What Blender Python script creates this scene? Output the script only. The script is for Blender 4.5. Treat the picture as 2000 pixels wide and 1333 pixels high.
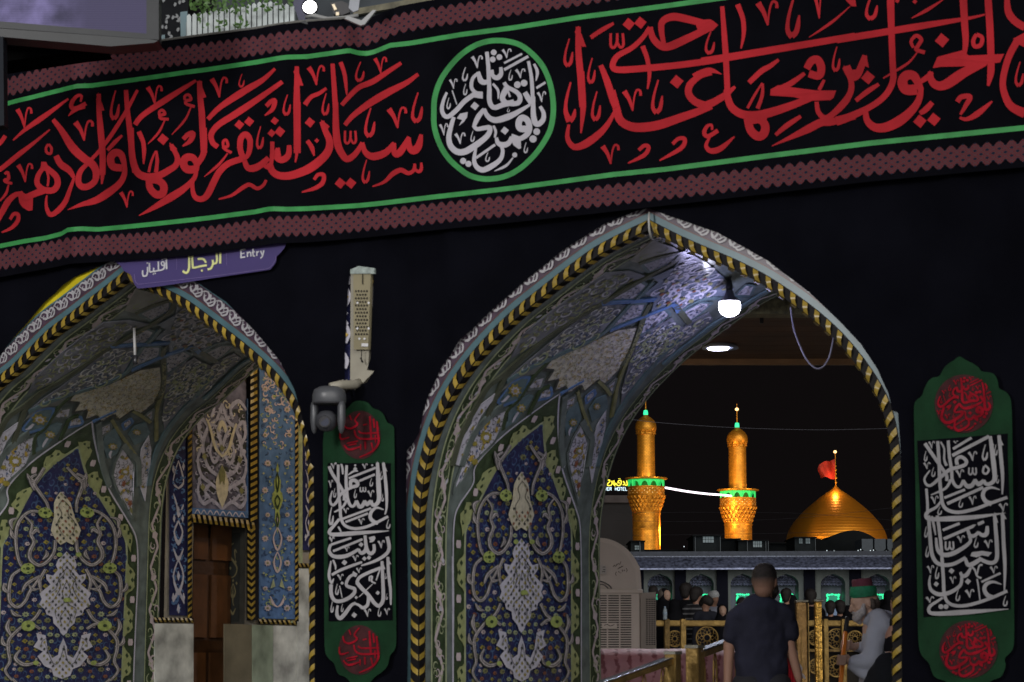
import bpy, bmesh, math, random
from mathutils import Vector, Matrix
from mathutils.geometry import delaunay_2d_cdt, tessellate_polygon
R = math.radians
rnd = random.Random(7)
S = bpy.context.scene
for o in list(bpy.data.objects): bpy.data.objects.remove(o)
COL = S.collection
# ---------------------------------------------------------------- camera
FPX = 4722.0; HOR = 1280.0
PITCH = math.atan((HOR-666.5)/FPX)
CAM = Vector((0, 0, 1.2))
cd = bpy.data.cameras.new('camera'); cam = bpy.data.objects.new('camera', cd); COL.objects.link(cam)
cd.sensor_width = 36; cd.lens = FPX/2000*36; cd.clip_start = 0.1; cd.clip_end = 3000
cam.location = CAM; cam.rotation_euler = (math.pi/2+PITCH, 0, 0); S.camera = cam
cd.dof.use_dof = True; cd.dof.focus_distance = 60; cd.dof.aperture_fstop = 9.5
# ---------------------------------------------------------------- night sky
W = bpy.data.worlds.new('World'); S.world = W; W.use_nodes = True
nt = W.node_tree; bg = nt.nodes['Background']
sky = nt.nodes.new('ShaderNodeTexSky'); sky.sky_type = 'NISHITA'; sky.sun_disc = False
sky.sun_elevation = R(-4); sky.sun_rotation = R(182)
mx = nt.nodes.new('ShaderNodeMixRGB'); mx.blend_type = 'MIX'; mx.inputs[0].default_value = 0.96
mx.inputs[2].default_value = (0.072, 0.057, 0.06, 1)
nt.links.new(sky.outputs[0], mx.inputs[1]); nt.links.new(mx.outputs[0], bg.inputs[0]); bg.inputs[1].default_value = 0.06
# ---------------------------------------------------------------- broad soft light of the lit street
sl = bpy.data.lights.new('sun', 'SUN'); sl.energy = 2.5; sl.angle = R(75); sl.color = (1, 0.97, 0.94)
so = bpy.data.objects.new('sun', sl); COL.objects.link(so)
sd = Vector((0.27, -0.93, 0.08)).normalized()
so.rotation_euler = sd.to_track_quat('Z', 'Y').to_euler(); so.location = (0, -5, 10)
def area(name, loc, target, size, energy, color, spread=180):
    l = bpy.data.lights.new(name, 'AREA'); l.size = size; l.energy = energy; l.color = color; l.spread = R(spread)
    o = bpy.data.objects.new(name, l); COL.objects.link(o); o.location = loc
    o.rotation_euler = (Vector(loc)-Vector(target)).to_track_quat('Z', 'Y').to_euler(); return o
def point(name, loc, energy, color, rad=0.05):
    l = bpy.data.lights.new(name, 'POINT'); l.energy = energy; l.color = color; l.shadow_soft_size = rad
    o = bpy.data.objects.new(name, l); COL.objects.link(o); o.location = loc; return o
area('left_fill_light', (-6.5, 6.5, 5.5), (-1.9, 15.5, 3.8), 1.6, 420, (1, 0.97, 0.95))  # added fill light out of view, brightens the left of the banner
S.view_settings.view_transform = 'Standard'; S.view_settings.look = 'None'
S.view_settings.exposure = 0; S.view_settings.gamma = 1
S.cycles.max_bounces = 5; S.cycles.sample_clamp_indirect = 4
S.cycles.use_denoising = True
# ---------------------------------------------------------------- maths
CP, SP = math.cos(PITCH), math.sin(PITCH)
def ray(x, y):
    dx = (x-1000)/FPX; dy = -(y-666.5)/FPX
    return Vector((dx, CP-dy*SP, SP+dy*CP))
U = Vector((0.861, -0.508, 0)).normalized(); N = Vector((-U.y, U.x, 0)); P0 = Vector((0.78, 14.0, 0))
def W3(u, z, w=0.0): return P0+U*u+N*w+Vector((0, 0, z))
def uz(x, y, w=0.0):                       # where a sight line meets the plane w of the gate wall
    d = ray(x, y); t = (w-(CAM-P0).dot(N))/d.dot(N); p = CAM+d*t
    return (p-P0).dot(U), p.z
def wl(x, y, w=0.0):
    u, z = uz(x, y, w); return W3(u, z, w)
def at(x, y, Y):
    d = ray(x, y); return CAM+d*((Y-CAM.y)/d.y)
def side(x, y, u0):                        # meets the plane u = u0, square to the gate wall
    d = ray(x, y); t = (u0-(CAM-P0).dot(U))/d.dot(U); p = CAM+d*t
    return (p-P0).dot(N), p.z
def catmull(P, n=6, closed=False):
    out = []; L = len(P)
    if L < 3: return [Vector(p) for p in P]
    idx = range(L if closed else L-1)
    for i in idx:
        if closed: a, b, c, d = P[i-1], P[i], P[(i+1) % L], P[(i+2) % L]
        else: a, b, c, d = P[max(i-1, 0)], P[i], P[i+1], P[min(i+2, L-1)]
        a, b, c, d = map(Vector, (a, b, c, d))
        for k in range(n):
            t = k/n
            out.append(0.5*((2*b)+(c-a)*t+(2*a-5*b+4*c-d)*t*t+(3*b-a-3*c+d)*t**3))
    if not closed: out.append(Vector(P[-1]))
    return out
def interp(T, x):
    if x <= T[0][0]:
        a, b = T[0], T[1]
    elif x >= T[-1][0]:
        a, b = T[-2], T[-1]
    else:
        for a, b in zip(T, T[1:]):
            if a[0] <= x <= b[0]: break
    t = (x-a[0])/(b[0]-a[0]); return a[1]+(b[1]-a[1])*t
# ---------------------------------------------------------------- materials
MATS = {}
def mat(name, col, rough=0.6, metal=0.0, var=0.12, scale=6.0, bump=0.0, bscale=30.0, emit=None, es=0, spec=0.4, detail=4):
    if name in MATS: return MATS[name]
    m = bpy.data.materials.new(name); m.use_nodes = True; t = m.node_tree; b = t.nodes['Principled BSDF']
    b.inputs['Roughness'].default_value = rough; b.inputs['Metallic'].default_value = metal
    b.inputs['Specular IOR Level'].default_value = spec
    tc = t.nodes.new('ShaderNodeTexCoord'); nz = t.nodes.new('ShaderNodeTexNoise')
    nz.inputs['Scale'].default_value = scale; nz.inputs['Detail'].default_value = detail
    t.links.new(tc.outputs['Object'], nz.inputs['Vector'])
    r = t.nodes.new('ShaderNodeValToRGB'); e = r.color_ramp.elements
    e[0].position = 0.3; e[1].position = 0.7
    e[0].color = tuple(max(0, c*(1-var)) for c in col)+(1,); e[1].color = tuple(min(1, c*(1+var)) for c in col)+(1,)
    t.links.new(nz.outputs['Fac'], r.inputs[0]); t.links.new(r.outputs[0], b.inputs['Base Color'])
    if bump:
        n2 = t.nodes.new('ShaderNodeTexNoise'); n2.inputs['Scale'].default_value = bscale; n2.inputs['Detail'].default_value = 5
        t.links.new(tc.outputs['Object'], n2.inputs['Vector'])
        bp = t.nodes.new('ShaderNodeBump'); bp.inputs['Strength'].default_value = bump; bp.inputs['Distance'].default_value = 0.02
        t.links.new(n2.outputs['Fac'], bp.inputs['Height']); t.links.new(bp.outputs[0], b.inputs['Normal'])
    if emit:
        b.inputs['Emission Color'].default_value = tuple(emit)+(1,); b.inputs['Emission Strength'].default_value = es
    MATS[name] = m; return m
# ---------------------------------------------------------------- objects
def base(o): 
    v = Vector((0, 0, 0))
    while o is not None: v = v+o.location; o = o.parent
    return v
def thing(name, label, cat, loc=(0, 0, 0), group=None):
    o = bpy.data.objects.new(name, None); o.empty_display_size = 0.1; COL.objects.link(o); o.location = loc
    o['label'] = label; o['category'] = cat
    if group: o['group'] = group
    return o
def tag(o, label, cat, group=None):
    o['label'] = label; o['category'] = cat
    if group: o['group'] = group
    return o
class MB:
    def __init__(s): s.v = []; s.f = []; s.m = []; s.uv = []
    def poly(s, pts, mi=0, uv=None):
        i = len(s.v); s.v += [Vector(p) for p in pts]; s.f.append(tuple(range(i, i+len(pts)))); s.m.append(mi); s.uv.append(uv)
    def mesh(s, V, F, mi=0):
        i = len(s.v); s.v += [Vector(p) for p in V]
        for f in F: s.f.append(tuple(i+k for k in f)); s.m.append(mi); s.uv.append(None)
    def grid(s, rows, closed=False, mi=0, uvs=None):
        i = len(s.v); n = len(rows[0])
        for r in rows: s.v += [Vector(p) for p in r]
        for a in range(len(rows)-1):
            for b in range(n if closed else n-1):
                c = (b+1) % n
                s.f.append((i+a*n+b, i+a*n+c, i+(a+1)*n+c, i+(a+1)*n+b)); s.m.append(mi)
                s.uv.append([uvs(a, b), uvs(a, b+1), uvs(a+1, b+1), uvs(a+1, b)] if uvs else None)
    def box(s, o, a, b, c, mi=0):          # corner o, edge vectors
        o, a, b, c = map(Vector, (o, a, b, c))
        V = [o, o+a, o+a+b, o+b, o+c, o+a+c, o+a+b+c, o+b+c]
        s.mesh(V, [(0, 3, 2, 1), (4, 5, 6, 7), (0, 1, 5, 4), (1, 2, 6, 5), (2, 3, 7, 6), (3, 0, 4, 7)], mi)
    def cbox(s, c, sx, sy, sz, mi=0, yaw=0):
        ax = Vector((math.cos(yaw), math.sin(yaw), 0)); ay = Vector((-math.sin(yaw), math.cos(yaw), 0)); az = Vector((0, 0, 1))
        s.box(Vector(c)-ax*sx/2-ay*sy/2-az*sz/2, ax*sx, ay*sy, az*sz, mi)
    def tube(s, P, r, n=8, cap=True, mi=0):
        P = [Vector(p) for p in P]; rr = r if isinstance(r, (list, tuple)) else [r]*len(P); rows = []
        up = Vector((0, 0, 1)); prev = None
        for i, p in enumerate(P):
            d = (P[min(i+1, len(P)-1)]-P[max(i-1, 0)]); d = d.normalized() if d.length > 1e-9 else Vector((0, 0, 1))
            a = d.cross(up if abs(d.z) < 0.95 else Vector((0, 1, 0))) if prev is None else (prev-d*prev.dot(d))
            a.normalize(); prev = a; b = d.cross(a)
            rows.append([p+(a*math.cos(2*math.pi*k/n)+b*math.sin(2*math.pi*k/n))*rr[i] for k in range(n)])
        i0 = len(s.v); s.grid(rows, True, mi)
        if cap:
            s.f.append(tuple(i0+k for k in range(n))[::-1]); s.m.append(mi); s.uv.append(None)
            j = i0+(len(P)-1)*n; s.f.append(tuple(j+k for k in range(n))); s.m.append(mi); s.uv.append(None)
    def lathe(s, c, prof, n=24, mi=0, sx=1, sy=1):   # profile of (radius, z) from c
        c = Vector(c); s.grid([[c+Vector((r*sx*math.cos(2*math.pi*k/n), r*sy*math.sin(2*math.pi*k/n), z)) for k in range(n)] for r, z in prof], True, mi)
    def build(s, name, m, parent=None, kind=None, label=None, smooth=False, offs=None):
        me = bpy.data.meshes.new(name); b0 = base(parent) if parent else (offs or Vector((0, 0, 0)))
        me.from_pydata([tuple(v-b0) for v in s.v], [], s.f)
        ms = m if isinstance(m, (list, tuple)) else [m]
        for x in ms: me.materials.append(x)
        if any(s.m): me.polygons.foreach_set('material_index', s.m)
        if any(u for u in s.uv):
            ul = me.uv_layers.new(name='UVMap')
            for p, u in zip(me.polygons, s.uv):
                if u:
                    for li, q in zip(p.loop_indices, u): ul.data[li].uv = q
        if smooth: me.polygons.foreach_set('use_smooth', [True]*len(me.polygons))
        me.update(); o = bpy.data.objects.new(name, me); COL.objects.link(o)
        if parent: o.parent = parent
        elif offs: o.location = offs
        if kind: o['kind'] = kind
        if label: o['label'] = label
        return o
def ngon_tris(poly):
    V = [Vector((p[0], p[1], 0)) for p in poly]
    return [tuple(t) for t in tessellate_polygon([V])]
def fill2d(poly, step=None, holes=()):
    """triangulate a 2D outline (with holes), with inner points every `step`"""
    loops = [list(poly)]+[list(h) for h in holes]; V = []; E = []
    for lp in loops:
        pts = []
        for a, b in zip(lp, lp[1:]+lp[:1]):
            L = math.hypot(b[0]-a[0], b[1]-a[1]); k = max(1, int(L/step)) if step else 1
            for i in range(k): pts.append((a[0]+(b[0]-a[0])*i/k, a[1]+(b[1]-a[1])*i/k))
        i0 = len(V); V += pts; E += [(i0+i, i0+(i+1) % len(pts)) for i in range(len(pts))]
    if step:
        xs = [p[0] for p in poly]; ys = [p[1] for p in poly]; y = min(ys)+step*.51
        while y < max(ys):
            x = min(xs)+step*.51
            while x < max(xs):
                if inside(poly, x, y) and not any(inside(h, x, y) for h in holes): V.append((x, y))
                x += step
            y += step
    r = delaunay_2d_cdt([Vector(p) for p in V], E, [], 0, 1e-7)
    vs = [tuple(p) for p in r[0]]; F = []
    for f in r[2]:
        cx = sum(vs[i][0] for i in f)/len(f); cy = sum(vs[i][1] for i in f)/len(f)
        if inside(poly, cx, cy) and not any(inside(h, cx, cy) for h in holes): F.append(tuple(f))
    return vs, F
def inside(P, x, y):
    c = False; j = len(P)-1
    for i in range(len(P)):
        xi, yi = P[i][0], P[i][1]; xj, yj = P[j][0], P[j][1]
        if (yi > y) != (yj > y) and x < (xj-xi)*(y-yi)/(yj-yi)+xi: c = not c
        j = i
    return c
# ---------------------------------------------------------------- pen strokes
def ribbon(pts, w, n=5, closed=False):
    """pen stroke: smooth path with widths w (3 numbers start/middle/end) -> left, right edges"""
    P = catmull(pts, n, closed) if len(pts) > 2 else [Vector(pts[0]), (Vector(pts[0])+Vector(pts[1]))/2, Vector(pts[1])]
    if closed: P.append(P[0])
    D = [0]
    for a, b in zip(P, P[1:]): D.append(D[-1]+(b-a).length)
    T = D[-1] or 1; L = []; Rr = []
    for i, p in enumerate(P):
        t = D[i]/T; ww = (w[0]+(w[1]-w[0])*min(1, t*2.2) if t < .5 else w[1]+(w[2]-w[1])*max(0, (t-.5)*2)**1.5) if len(w) == 3 else w[0]
        if closed: d = P[(i+1) % (len(P)-1)]-P[(i-1) % (len(P)-1)]
        else: d = P[min(i+1, len(P)-1)]-P[max(i-1, 0)]
        if d.length < 1e-9: d = Vector((1, 0))
        d.normalize(); nn = Vector((-d.y, d.x))*ww/2
        L.append(p+nn); Rr.append(p-nn)
    return L, Rr
VM = [((.30, .20, .08), [(-.38, -.38), (-.12, .0), (.05, .48)]), ((.07, .10, .16), [(.05, .46), (.12, -.1), (.25, -.42), (.42, -.38), (.44, -.18)])]
HM = [((.10, .16, .30), [(.12, -.5), (-.22, -.05), (-.30, .28), (-.02, .44)]), ((.30, .24, .08), [(-.04, .42), (.26, .3), (.42, -.05)])]
OM = [((.18, .2, .18), [(-.42, -.45), (-.42, .3), (-.2, .42), (-.02, .1), (0, -.45)]), ((.18, .2, .18), [(0, .1), (.2, .42), (.4, .25), (.36, -.45)])]
def strokes(mb, text, fn, seg=5, wk=1.0):
    """fn(x, y, level) -> 3D.  lines:  'w w w; x y ...' | 'P; ..' | 'D s; x y ..' | 'C s; ..' | 'V; x0 x1 y0 y1 ..' | 'H; ..' | 'O; ..' | 'L w; x0 y0 x1 y1'"""
    lev = 0
    def rib(pts, w):
        nonlocal lev
        L, Rr = ribbon(pts, [a*wk for a in w], seg); k = len(L)
        rows = [[fn(L[i].x, L[i].y, lev+i/k*.8), fn(Rr[i].x, Rr[i].y, lev+i/k*.8)] for i in range(k)]
        mb.grid(rows); lev = (lev+1) % 11
    def pol(P):
        nonlocal lev
        tr = ngon_tris(P); V = [fn(p[0], p[1], lev) for p in P]; mb.mesh(V, tr); lev = (lev+1) % 11
    for ln in text.strip().split('\n'):
        if not ln.strip(): continue
        h, b = ln.split(';'); h = h.split(); q = [float(t) for t in b.split()]
        if h[0] == 'F':
            s_ = float(h[1])/2
            for x, y in zip(q[::2], q[1::2]): pol([(x+s_*(1.08 if a % 2 else .72)*math.cos(a*.3927), y+s_*(1.08 if a % 2 else .72)*math.sin(a*.3927)) for a in range(16)])
        elif h[0] == 'P': pol(list(zip(q[::2], q[1::2])))
        elif h[0] in 'DC' and not h[0][0].isdigit():
            s_ = float(h[1])/2*1.08
            for x, y in zip(q[::2], q[1::2]):
                if h[0] == 'D': pol([(x-s_, y+s_*.1), (x-.1*s_, y-s_), (x+s_, y-s_*.1), (x+.1*s_, y+s_)])
                else: pol([(x+s_*math.cos(a*.524), y+s_*math.sin(a*.524)) for a in range(12)])
        elif h[0] in ('V', 'H', 'O'):
            for i in range(0, len(q), 4):
                x0, x1, y0, y1 = q[i:i+4]; cx, cy, sx, sy = (x0+x1)/2, (y0+y1)/2, (x1-x0), (y1-y0)
                for w, pp in {'V': VM, 'H': HM, 'O': OM}[h[0]]:
                    kk = (sx if h[0] != 'H' else (sx*.55+sy*.3)); rib([(cx+px*sx, cy+py*sy) for px, py in pp], [a*kk for a in w])
        else:
            w = [float(t) for t in h]; w = w*3 if len(w) == 1 else w
            rib(list(zip(q[::2], q[1::2])), w)
# ================================================================ traced lettering (x y pairs measured per patch)
T_BAN = {}
T_BAN[(0, 150, .15)] = """
30 75 20; 890 290 600 500 330 690 170 830
20 70 60; 650 690 420 880 250 1010 0 1210 -200 1330
V; 200 420 390 680
30 60 60; 1050 330 1060 255 1010 250 945 320 930 400 1000 410 1120 350
80 60 10; 1100 380 980 430 890 515
V; 950 1220 560 840
60 120 95; 690 560 800 700 950 930 1100 1070 1200 1140 1250 1230 1250 1330
50 60 40; 1170 1100 1300 960 1450 760 1650 440 1790 175
60 90 85; 1285 225 1290 450 1310 700 1335 1000 1335 1280
P; 1280 205 1360 440 1310 450 1250 300
H; 1420 1560 180 580
60 80 80; 1640 175 1660 450 1690 700 1720 1000 1760 1250
50 60 30; 1400 960 1500 850 1590 765
60 60 20; 1810 715 1870 880 1870 1140
35 40 35; 630 880 670 930 660 1000 610 990 600 930 630 880
60 60 20; 70 770 0 870 -60 920
"""
T_BAN[(0, 300, .15)] = """
80 90 40; 1170 110 1250 220 1240 350 1150 430 1060 430 1020 360 1050 230 1170 105 1220 60
85 70 20; 1335 0 1340 200 1325 400
100 110 70; 1590 190 1470 170 1440 60 1500 -10 1580 20 1620 150
60 110 10; 1620 120 1620 270 1550 400 1400 520 1250 610 1050 670 880 735
80 100 50; 730 30 790 140 900 220 965 320
40 80 20; 965 320 900 500 850 630 760 740 660 800 610 720 600 620 612 545
P; 540 110 600 110 640 200 620 240 560 220 520 230
60 90 80; 570 180 500 280 485 390 560 470 690 480 750 400 730 300 640 215 590 180
30 34 30; 600 200 630 310 620 430
100 90 90; 570 480 440 530 330 570 250 520
P; 240 560 430 540 425 740 370 750 290 700 250 640
60 90 60; 300 520 200 540 110 620 40 740 -40 900
35 50 35; 60 270 100 245 110 330 60 350 100 380 160 390
20 40 20; 110 410 80 520 0 620
V; 210 430 120 380
45 60 20; 130 860 180 790 235 800 230 880 150 970 20 1030
V; 1550 1740 480 710
"""
T_BAN[(250, 100, .15)] = """
V; 230 450 440 700 1060 1300 330 610
70 85 40; 90 960 200 830 500 630 750 470 885 385
35 45 40; 740 640 740 590 790 570 820 630 760 650 760 690 870 725
20 35 10; 820 730 740 900 570 1090
35 45 40; 410 840 410 790 450 770 480 820 420 840 430 880 530 890
20 35 10; 480 900 400 1060 260 1210
70 90 90; 930 390 940 600 960 800 970 1000 990 1330
P; 930 375 1020 600 975 615 900 450
H; 1430 1520 300 480 1660 1770 980 1290
60 100 40; 1040 890 1200 730 1500 530 1750 380 1915 230
60 95 70; 2010 400 1700 620 1400 820 1180 960 1085 1080 1100 1190 1170 1250
60 80 20; 720 1150 780 1090 845 1075 810 1170 710 1240
D 120; 1450 960 1578 920
D 140; 455 1150
D 100; 1910 910 1870 1070 1975 1050
60 70 20; 1800 720 1860 660 1910 650 1880 760 1780 840
"""
T_BAN[(250, 250, .15)] = """
75 105 60; 40 0 45 250 70 450 130 590 250 640 400 620 520 560 620 490 645 400 600 290 560 220
P; 540 190 640 270 610 330 550 290
70 50 20; 140 50 200 200 215 300 205 465
20 35 40; 360 300 300 450 270 580
30 50 60; 368 300 380 430 365 580
90 110 95; 270 680 290 790 370 870 450 850 465 760 400 690 290 680
110 110 60; 880 540 770 540 720 460 760 390 840 390 890 460 895 560
50 110 10; 895 540 860 660 720 800 500 940 300 1060 140 1145
90 85 80; 985 0 992 250 970 370 890 490
30 95 85; 895 540 840 720 860 880 940 930 1030 880 1120 700 1200 560 1320 460 1500 400
80 85 60; 1500 400 1460 270 1470 140 1530 85 1585 150 1585 280 1550 370 1500 400
60 100 70; 1510 400 1550 510 1620 530 1720 490 1830 390
35 42 40; 1240 240 1240 180 1280 160 1300 240 1240 250 1280 290 1350 325
20 40 10; 1300 330 1180 480 990 640
20 60 40; 1180 930 1350 880 1480 790 1580 740 1680 790 1760 750 1800 680
60 60 50; 1880 180 1870 420 1830 520 1750 470
"""
T_BAN[(540, 100, .15)] = """
60 100 100; 265 200 265 450 265 700 270 1000 270 1330
P; 265 195 350 450 300 450 220 270
V; 390 630 180 450 1260 1440 70 300 1430 1700 720 1010
70 60 40; 370 700 450 600 560 550 650 485
H; 70 190 570 850 580 690 550 850 1010 1150 140 410 1130 1290 740 1140 1740 1910 540 950
D 125; 435 930
D 130; 45 1050
60 75 75; 730 165 750 450 765 700 775 1000 780 1200
60 55 20; 835 145 890 320 915 570
60 80 50; 850 705 950 590 1080 470 1250 400 1450 270 1625 155
60 105 50; 890 965 1000 840 1200 690 1450 540 1700 410 1845 300
O; 880 1050 1030 1215
"""
T_BAN[(540, 200, .15)] = """
60 95 60; 20 600 -10 700 50 750 120 730 160 670 165 560
P; 0 600 40 590 60 700 -20 720
90 125 70; -90 790 -60 890 20 950 150 960 300 920 450 850 600 730 680 620 690 500 640 380 590 250
P; 580 225 695 315 650 370 600 330
100 80 20; 270 0 275 400 265 650 245 785
75 105 60; 770 0 775 350 800 560 870 700 930 740 1010 690 1080 600 1120 525
50 110 60; 1120 525 1150 640 1220 700 1310 700 1430 650 1535 530
50 100 50; 1535 530 1530 640 1570 680 1640 610 1725 450
50 115 50; 1725 460 1730 580 1785 630 1850 570 1885 420
60 65 20; 400 500 460 590 490 700
D 60; 525 500
45 65 20; 490 1010 540 945 615 950 600 1050 500 1120 330 1172
D 135; 830 1055 968 1055
H; 1100 1220 750 1070
20 72 40; 1250 1098 1400 1040 1520 930 1620 885 1720 925 1790 880 1800 800
40 50 30; 1800 870 1850 905 1885 870 1885 785
"""
T_BAN[(1090, 10, .15)] = """
70 95 95; 262 285 265 600 290 900 310 1200 322 1330
P; 265 270 365 545 310 545 215 350
H; 60 200 440 820 370 490 690 1040
60 65 40; 425 425 550 340 725 238
O; 670 870 360 570
D 150; 920 250 1072 232
D 165; 1545 1000
80 115 90; 1195 290 1235 430 1330 530 1450 540 1700 430 1990 290
60 110 90; 1380 520 1345 330 1365 210 1500 155 1700 190 2010 270
P; 1780 230 2010 200 2085 262 2010 340 1820 330
60 95 90; 1195 290 1100 430 960 560 780 660 715 760 730 830 850 845 1200 820 1600 780 2010 725
70 62 25; 1100 535 1160 700 1190 900 1165 1095
70 100 100; 555 785 640 1000 720 1250 760 1330
"""
T_BAN[(1090, 140, .15)] = """
90 85 20; 300 0 320 300 325 500 297 805
25 45 100; 165 140 112 350 100 520 150 650
90 60 20; 150 640 200 590 222 490
40 110 40; 140 690 120 850 165 950 240 985 380 930 560 790 670 650 735 520
H; 420 560 260 660 1200 1370 110 570
V; 830 1090 220 520 550 800 940 1210
100 130 90; 700 250 760 480 800 620 900 700 1050 730 1300 700 1600 600 1800 530 2000 450
60 100 110; 2000 20 1850 60 1720 170 1700 290 1780 390 1900 440
50 62 20; 1050 1025 1125 965 1180 990 1120 1090 910 1195
50 64 20; 1490 945 1570 875 1650 885 1600 1000 1320 1160
"""
T_BAN[(1370, 0, .15)] = """
110 100 90; 0 805 400 740 1000 640 1600 540 2000 470
60 85 80; 270 85 290 350 315 700 330 1000 340 1250
75 65 20; 470 60 540 250 550 450 515 635
V; 700 1000 0 340 1420 1630 -180 255
H; 1080 1290 -60 520 1690 1810 610 950 30 180 410 720
10 42 10; 1940 80 1700 290 1400 490
70 80 45; 620 1080 780 930 900 860 1005 780
105 115 100; 1400 960 1530 990 1560 880 1510 780 1430 800 1370 900
20 60 100; 130 270 100 270 0 300 -60 340
"""
T_BAN[(1370, 100, .15)] = """
120 100 40; -10 735 150 670 300 580 440 465
10 90 95; 262 303 130 255 0 285 -100 340
50 80 70; 1345 290 1240 370 1130 440 980 500
P; 895 580 900 500 1000 445 1150 470 1500 515 1755 515 1720 610 1680 640 1400 650 1200 600
90 125 90; 1450 600 1200 700 900 800 700 840 520 820 400 740 345 620 330 500
20 38 40; 790 415 690 580 600 745
35 52 60; 798 425 790 580 730 750
110 125 90; 600 880 640 1030 730 1110 810 1080 830 980 770 900 620 870
P; 560 860 860 850 840 930 600 960
40 52 50; 1600 375 1530 510
50 75 50; 965 1095 1100 980 1295 850
10 115 90; 915 1238 1150 1130 1400 1010 1560 930 1700 920 2000 850
60 95 60; 1500 660 1520 790 1600 870 1700 830 1850 680 1940 540 1950 400 1900 280 1870 200
P; 1850 185 1920 250 2010 240 2010 330 1940 390 1890 330
30 60 60; 140 1030 130 965 70 985 35 1070 90 1110 215 1035
30 85 20; 110 1120 60 1230 120 1300 250 1270 430 1115
"""
T_BAN[(1640, 0, .18)] = """
80 82 20; -30 435 550 340 1000 265 1400 200 1575 160
90 75 75; 552 -30 560 300 575 700 585 850
15 32 15; 850 560 750 680 610 770 470 852
35 48 45; 800 520 775 450 830 390 885 430 850 500 830 540 925 572
D 145; 1110 440
90 82 50; 1340 -30 1355 250 1367 450 1350 610
85 85 85; 1608 -30 1630 300 1642 620
45 52 45; 1485 375 1545 410 1530 490 1465 505 1450 440 1485 375
P; 1008 742 1060 620 1330 548 1400 605 1785 588 1740 680 1600 700 1380 722 1100 728
90 125 60; 1580 675 1350 790 1150 920 1045 925 990 860 985 780
15 42 10; 1120 0 950 110 780 200
60 90 90; 1815 -20 1830 130 1900 230 2010 300
H; 260 420 -80 230
P; 60 0 170 0 182 72 130 70
D 50; 815 20 625 12
"""
T_BAN[(1640, 60, .18)] = """
100 90 60; 70 390 130 500 200 470 275 270
P; 290 260 317 405 262 380
60 65 60; 115 510 130 620 85 750 -10 865
D 140; 307 510
50 62 40; 175 762 290 670 425 582
75 72 110; 583 510 560 600 480 720 330 830 100 940 -40 985
60 72 50; 1005 780 930 860 870 900
60 66 50; 1000 450 960 500 870 560
125 115 70; 840 640 720 640 680 560 720 490 800 490 850 570 880 640
60 120 60; 885 620 860 750 780 870 650 980 500 1050 380 1050 300 980 280 880
80 85 30; 1642 250 1640 450 1610 602
D 135; 870 985 1022 965
60 62 30; 1275 775 1320 722 1415 720 1365 820 1310 912
30 72 20; 1300 945 1380 962 1500 900 1655 768
85 75 115; 1925 115 1830 300 1770 550 1800 720 1870 830 2010 900
P; 1880 90 2010 20 2010 185 1940 150
H; 1890 2000 340 620
"""
T_MED = {}
T_MED[(835, 60, .13)] = """
60 65 70; 890 320 910 500 920 700 930 900
75 80 100; 930 880 930 1050 970 1140 1030 1155 1150 1110 1300 1080
60 80 100; 1150 780 1200 850 1330 920 1390 1000 1370 1080 1290 1100 1170 1080 1125 1000 1190 870
30 34 30; 1200 880 1240 1000
50 80 50; 970 590 980 680 1050 710 1105 650 1100 550
60 90 60; 760 620 800 750 860 780 940 750
50 60 60; 760 640 680 720 660 850 720 930 820 960
P; 690 910 830 920 830 1025 700 1005 650 960
80 75 40; 700 960 560 1060 440 1190 320 1290 250 1275 215 1180 240 1050 290 930
V; 650 830 370 570 1110 1260 270 420 1640 1780 910 1080 1310 1470 570 720 320 450 720 880
C 82; 995 330 980 435 1080 400
35; 1150 490 1420 350
45; 1150 590 1515 388
H; 510 610 550 770 530 600 800 980 280 350 1010 1190 1210 1280 590 760
20; 370 900 440 1110
50 62 62; 1515 460 1560 700 1580 1000 1590 1330
40 52 15; 1600 500 1650 620 1630 755
40; 1635 865 1772 780
C 95; 1350 815 1450 790
D 120; 710 1135
40 42 15; 980 800 1060 900 1060 1030
80 90 50; 1460 930 1530 1050 1545 1110
"""
T_MED[(835, 190, .13)] = """
40 105 60; 1545 110 1400 200 1250 280 1050 345 940 320 880 250 850 175
60 85 60; 850 180 760 300 700 430
60 105 60; 690 420 740 480 850 465 935 460 925 540 860 620 700 740 560 820 440 820 345 730 320 600 350 450 395 300
P; 440 320 490 250 605 225 595 300 550 370 470 435 520 345
V; 170 310 390 580 400 570 530 710
H; 640 710 510 680 860 940 830 980 1440 1510 680 850 1190 1240 150 230
35 44 30; 990 430 1025 520 1010 610
D 115; 1160 505
C 95; 1640 520
C 102; 1585 630
C 86; 535 960 615 1005
60 92 50; 1590 -10 1590 250 1620 390 1680 400 1740 330 1740 230 1690 140
110 100 70; 1500 480 1390 470 1370 380 1420 310 1500 350 1530 450 1510 540 1430 610 1330 640
P; 1265 550 1400 600 1405 770 1370 782 1290 722 1255 640
70 92 50; 1270 600 1220 690 1140 720 1060 690 1035 610
50 92 40; 1100 710 1130 820 1090 940 960 1040 830 1095 740 1050 700 950 725 770
42; 730 915 1015 715
C 70; 1310 870
20 44 10; 1285 910 1180 1030 1005 1112
"""
RING = [((835, 60, .13), "95 1250 110 1000 200 740 370 500 560 320 800 190 1070 150 1350 200 1550 330 1720 520 1830 760 1880 1000 1888 1250"),
        ((835, 190, .13), "1840 500 1720 720 1580 900 1380 1080 1150 1195 880 1232 640 1180 450 1050 300 900 180 700 105 460")]
T_PL = {}
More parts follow.
